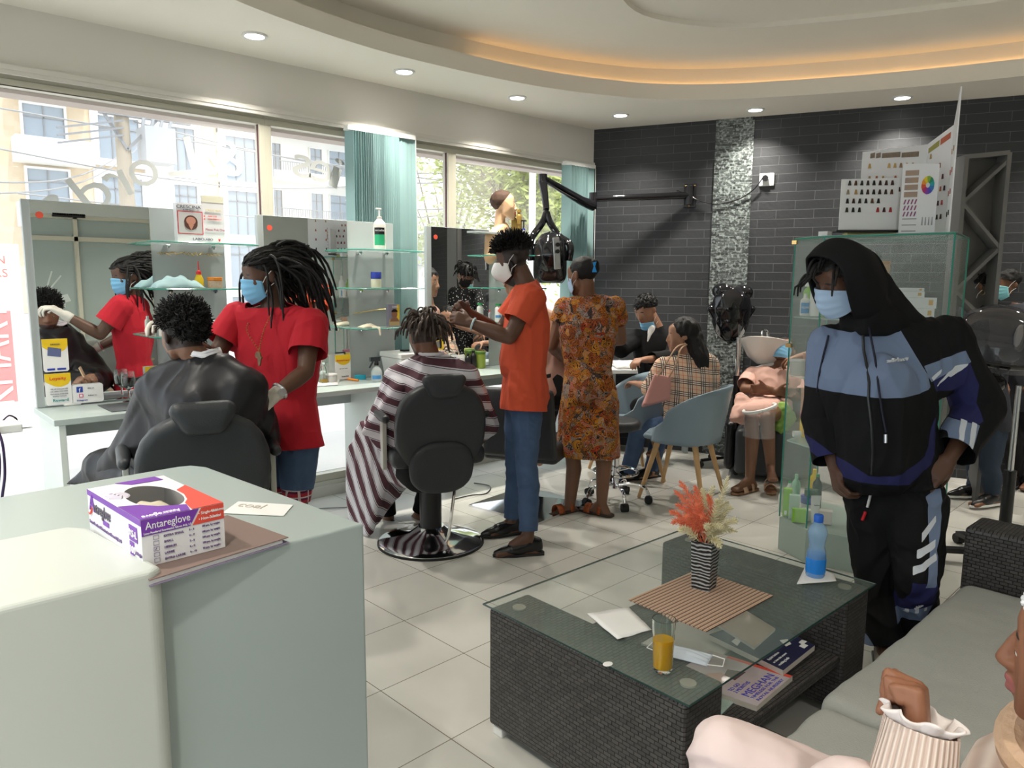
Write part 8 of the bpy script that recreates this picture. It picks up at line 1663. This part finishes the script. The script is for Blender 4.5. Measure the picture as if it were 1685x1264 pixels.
# left open book
pa, pb = V(1380, 366, 3.86), V(1474, 366, 3.83); pa.z = pb.z = zc+.036
chart('colour_chart', 'white colour chart book with rows of dark swatches, left on the cabinet top', pa, pb, .255, .26, [(.235, 'dark', lin(.14, .88, 8)), (.19, 'light', lin(.12, .26, 2)), (.19, 'dark', lin(.36, .88, 6)), (.145, 'dark', lin(.12, .66, 6)), (.10, 'dark', lin(.12, .34, 3)), (.10, 'red', lin(.66, .88, 3))], 8, 1)
k = MB(); X_ = (pb-pa).normalized(); k.box((pa+pb)/2+UP*-.008+FH*.01, ((pb-pa).length+.03, .07, .012), R=Matrix((X_, UP.cross(X_), UP)).transposed()); tag(k.build('chart_tray', BLKP, bevel=.003), 'thin black tray under the white colour chart book', 'tray')
pa, pb = V(1395, 378, 3.93), V(1475, 380, 3.88); pa.z = pb.z = zc; k = MB(); X_ = (pb-pa).normalized(); k.box((pa+pb)/2+UP*.014+FH*.03, ((pb-pa).length, .12, .024), R=Matrix((X_, UP.cross(X_), UP)).transposed()); tag(k.build('gold_carton', mat('gold card', (.50, .45, .18), .4), bevel=.002), 'flat gold green carton lying on the cabinet under the chart tray', 'box')
k = MB(); p_ = V(1358, 378, 4.0); p_.z = zc+.018; k.box(p_, (.05, .05, .035)); tag(k.build('small_white_box', CARD), 'small white box at the left rear of the cabinet top', 'box')
# tall back panels
pa, pb = V(1411, 372, 4.05), V(1517, 372, 3.98); pa.z = pb.z = zc
t, O, X_, Z_, off, w, nr = chart('colour_chart', 'tall white hair colour chart panel at the back of the cabinet top', pa, pb, .46, .49, [(.385, 'light', [.12]+lin(.42, .78, 5)), (.32, 'light', [.13, .24, .34, .53, .70]), (.26, 'dark', [.2, .3, .4, .6, .7])], 5, 2)
k = MB(); 
for u0, u1 in ((.12, .19), (.21, .28), (.30, .58), (.60, .86)): k.prism([(u0*w, .425), (u1*w, .428), (u1*w, .455), (u0*w, .45)], O+off, X_, Z_, .001)
k.build('texture_pictures', mat('hair pictures', (.35, .28, .2), .5, c2=(.15, .1, .08), vs=60), t)
pa, pb = V(1517, 374, 3.98), V(1557, 378, 3.74); pa.z = pb.z = zc
t, O, X_, Z_, off, w, nr = chart('colour_chart', 'angled white chart wing with red and copper swatches at the right', pa, pb, .49, .54, [(.42, 'light', [.2]), (.36, 'light', [.45, .6]), (.30, 'red', [.5, .75]), (.24, 'red', [.55, .7, .85]), (.17, 'red', [.5, .65, .8]), (.10, 'dark', [.5, .65, .8])], 5, 3)
k = MB(); k.prism([(.08*w, .44), (.5*w, .46), (.5*w, .49), (.08*w, .465)], O+off, X_, Z_, .001); k.build('green_pictures', mat('olive pictures', (.35, .33, .08), .5), t)
k = MB(); k.prism([(.55*w, .462), (.92*w, .48), (.92*w, .51), (.55*w, .492)], O+off, X_, Z_, .001); k.build('red_pictures', mat('red pictures', (.5, .12, .06), .5), t)
pa, pb = V(1557, 378, 3.74), V(1563, 380, 3.50); pa.z = pb.z = zc
chart('colour_chart', 'narrow outermost folded wing of the colour chart, edge on', pa, pb, .54, .66, [(.40, 'light', [.3, .7]), (.30, 'red', [.3, .7]), (.2, 'red', [.3, .7]), (.1, 'dark', [.3, .7])], 3, 4)
pa, pb = V(1478, 381, 3.76), V(1537, 384, 3.70); pa.z = pb.z = zc
t, O, X_, Z_, off, w, nr = chart('leaflet', 'white standing leaflet with a rainbow colour wheel before the tall charts', pa, pb, .355, .345, [], 1, 5, th=.003)
c = O+X_*w*.72+Z_*.245+off
for i, cc_ in enumerate(((.02, .25, .12), (.25, .45, .05), (.75, .6, .03), (.8, .3, .03), (.7, .08, .03), (.5, .03, .15), (.25, .05, .4), (.08, .08, .5), (.03, .2, .5), (.02, .35, .4))):
    a0, a1 = [2*PI*(i+e)/10+.5 for e in (0, 1)]; k = MB(); k.prism([(math.cos(a)*r1, math.sin(a)*r2) for r1, r2, a in ((.009, .013, a0), (.028, .044, a0), (.029, .045, (a0+a1)/2), (.028, .044, a1), (.009, .013, a1))], c, X_, Z_, .0012); k.build('colour_wheel', mat('wheel %d' % i, cc_, .5), t)
k = MB()
for i in range(4): k.prism([(.08*w, .32-.035*i), (.45*w, .32-.035*i), (.45*w, .294-.035*i), (.08*w, .294-.035*i)], O+off, X_, Z_, .001)
k.build('grey_pictures', mat('grey hair pictures', (.3, .28, .3), .5, c2=(.5, .3, .15), vs=30), t)
k = MB()
for i in range(3):
    for j in range(4): k.prism([((.08+.10*j)*w, .155-.03*i), ((.12+.10*j)*w, .155-.03*i), ((.16+.10*j)*w, .178-.03*i), ((.12+.10*j)*w, .178-.03*i)], O+off, X_, Z_, .001)
k.build('stroke_pictures', mat('stroke pictures', (.12, .08, .30), .5, c2=(.5, .1, .15), vs=50), t)
k = MB()
for i in range(4): k.prism([((.62+.09*i)*w, .05), ((.66+.09*i)*w, .05), ((.65+.09*i)*w, .09), ((.63+.09*i)*w, .09)], O+off, X_, Z_, .001)
for i in range(3): k.prism([(.08*w, .085-.03*i), (.48*w, .085-.03*i), (.48*w, .080-.03*i), (.08*w, .080-.03*i)], O+off, X_, Z_, .001)
k.build('fine_print', GREYT, t)
# ---- grey truss display frame against the brick wall
T0 = V(1578, 256, 4.9); t = thing('metal_shelf_frame', 'grey metal frame with crossing diagonal bars standing before the brick wall at right', 'frame', V(1610, 500, 5.0)); FG = mat('grey painted metal', (.17, .17, .17), .45); dF = 4.85
def FV(x, y): return V(x, y, dF)
a0, a1, b0, b1 = FV(1583, 260), FV(1570, 500), FV(1653, 253), FV(1632, 500); a1 = Vector((a0.x, a0.y, 0)); b1 = Vector((b0.x, b0.y, 0)); 
m = MB(); m.bar(a0, a1, .028, .11, FH); m.bar(b0, b1, .028, .11, FH); m.bar(a0, b0, .11, .028)
zz = a0.z; zs = [zz-.02, zz-.29, zz-.58, zz-.86, zz-1.1]
for i in range(4): p0 = (b0 if i % 2 == 0 else a0).copy(); p1 = (a0 if i % 2 == 0 else b0).copy(); p0.z = zs[i]; p1.z = zs[i+1]; m.bar(p0, p1, .022, .10, FH)
m.build('bars', FG, t); m = MB(); m.add([p_+FH*.06 for p_ in (a0, b0, Vector((b0.x, b0.y, zz-1.1)), Vector((a0.x, a0.y, zz-.8)))]+[p_+FH*.07 for p_ in (a0, b0, Vector((b0.x, b0.y, zz-1.1)), Vector((a0.x, a0.y, zz-.8)))], [(0, 1, 2, 3), (4, 5, 6, 7), (0, 1, 5, 4), (1, 2, 6, 5), (2, 3, 7, 6), (3, 0, 4, 7)]); m.build('back_sheet', mat('dull grey sheet', (.13, .125, .12), .4), t)
# ---- hair steamer on stand
Sb = V(1650, 900, 3.95); Sb.z = 0; Sh = V(1642, 562, 3.90); t = thing('hair_steamer', 'hair steamer with smoky domed hood on a black stand at the right edge', 'hair steamer', Sb)
SMK = mat('smoky dome', (.10, .10, .12), .05, alpha=.5, spec=.8); Rh = hframe(heading(-10, 10))
m = MB(); m.lathe([(0, .19), (.09, .175), (.165, .13), (.22, .05), (.242, -.05), (.242, -.10), (.236, -.10), (.225, .0), (.155, .12), (0, .18)], Sh+UP*.0, 36, R=Matrix.Rotation(math.radians(14), 3, RH)); m.build('dome', SMK, t, smooth=True)
m = MB(); m.tube([Sh+Matrix.Rotation(math.radians(14), 3, RH)@Vector((math.cos(i*.2618)*.244, math.sin(i*.2618)*.244, -.06)) for i in range(24)], .014, 8, closed=True); m.tube([Sh+Matrix.Rotation(math.radians(14), 3, RH)@Vector((math.cos(i*.2618)*.165, math.sin(i*.2618)*.165, .085)) for i in range(24)], .008, 8, closed=True); m.build('rim', BLKG, t, smooth=True)
m = MB(); m.ball(Sh+heading(0)*.17+UP*.03, (.09, .02, .07), 8); m.ball(Sh+heading(0)*.10-UP*.06, (.05, .05, .04), 6); m.build('steam_outlet', mat('pale grey pad', (.30, .29, .31), .4), t, smooth=True)
m = MB(); m.ball(Sh-UP*.22, (.06, .06, .05), 8); m.cyl(Sh-UP*.20, Sh-UP*.10, .03, 12); m.build('joint', BLKG, t, smooth=True)
m = MB(); m.lathe([(0, -.125), (.028, -.12), (.032, -.10), (.032, -.03), (.022, -.01), (.018, 0)], Sh-UP*.235-RH*.03, 20); m.build('water_flask', mat('cloudy flask', (.55, .62, .66), .2, alpha=.8), t, smooth=True)
m = MB(); m.cyl(Vector((*Sb.xy, .05)), Vector((*Sb.xy, Sh.z-.22)), .015, 12); m.build('pole', STEEL, t, smooth=True); m = MB(); m.cyl(Vector((*Sb.xy, .05)), Vector((*Sb.xy, .52)), .03, 14); m.build('lower_pole', BLKP, t, smooth=True)
for i in range(5): a = i*2*PI/5+.9; e = Vector((*Sb.xy, .06))+Vector((math.cos(a), math.sin(a), 0))*.34; m = MB(); m.bar(Vector((*Sb.xy, .07)), e, .05, .025); o = m.build('foot', BLKP, t); m = MB(); m.cyl(e-UP*.03-Vector((-math.sin(a), math.cos(a), 0))*.022, e-UP*.03+Vector((-math.sin(a), math.cos(a), 0))*.022, .029, 14); m.build('caster', RUB, o, smooth=True)
# ---- small things at the left edge: console ledge with cables
P = G(0, 712, .95); t = thing('white_console', 'small white plastic console end with dark cables at the left edge of the picture', 'console', PY(-10, 700, 2.9))
a_ = PY(-120, 712, 2.55); b_ = PY(32, 700, 2.55); m = MB(); m.b2((a_.x, 2.5, b_.z-.012), (b_.x, 2.75, b_.z+.012)); m.build('shelf', WPL, t, bevel=.003); m = MB(); m.b2((a_.x, 2.55, 0), (a_.x+.06, 2.7, b_.z-.012)); m.build('leg', WPL, t)
m = MB(); c = PY(2, 694, 2.6); m.tube(catmull([PY(5, 692, 2.6), PY(15, 684, 2.6), PY(27, 689, 2.62), PY(26, 694, 2.63)], 5, False), .0025, 6); m.tube(catmull([PY(-8, 700, 2.5), PY(4, 730, 2.48), PY(8, 780, 2.48), PY(3, 830, 2.48), PY(10, 880, 2.48)], 6, False), .004, 6); m.tube(catmull([PY(-10, 700, 2.5), PY(0, 760, 2.46), PY(-3, 820, 2.46), PY(9, 850, 2.46), PY(7, 900, 2.46)], 6, False), .003, 6); m.build('cables', mat('purple dark cable', (.04, .02, .08), .4), t, smooth=True)
m = MB(); m.tube(catmull([G(505, 838, .006), G(540, 836, .006), G(580, 834, .006), G(625, 828, .006)], 5, False), .004, 5); tag(m.build('floor_cable', GREYT, smooth=True), 'thin cable lying on the floor along the window sill', 'cable')
m = MB(); m.tube(catmull([G(745, 822, .006), G(775, 815, .006), G(800, 812, .006), G(806, 800, .006), G(780, 795, .006)], 5, False), .004, 5); tag(m.build('floor_cable', BLKP, smooth=True), 'black cable curling on the floor beside the second barber chair', 'cable')
# ---- things on the far walls that the mirrors show
t = thing('wall_hooks', 'black wall hooks on the far wall seen in the left mirror', 'hooks', (2.55, -2.98, 1.9)); m = MB(); m.b2((2.35, -3.04, 2.32), (2.75, -3.0, 2.37)); m.build('bar', BLKP, t)
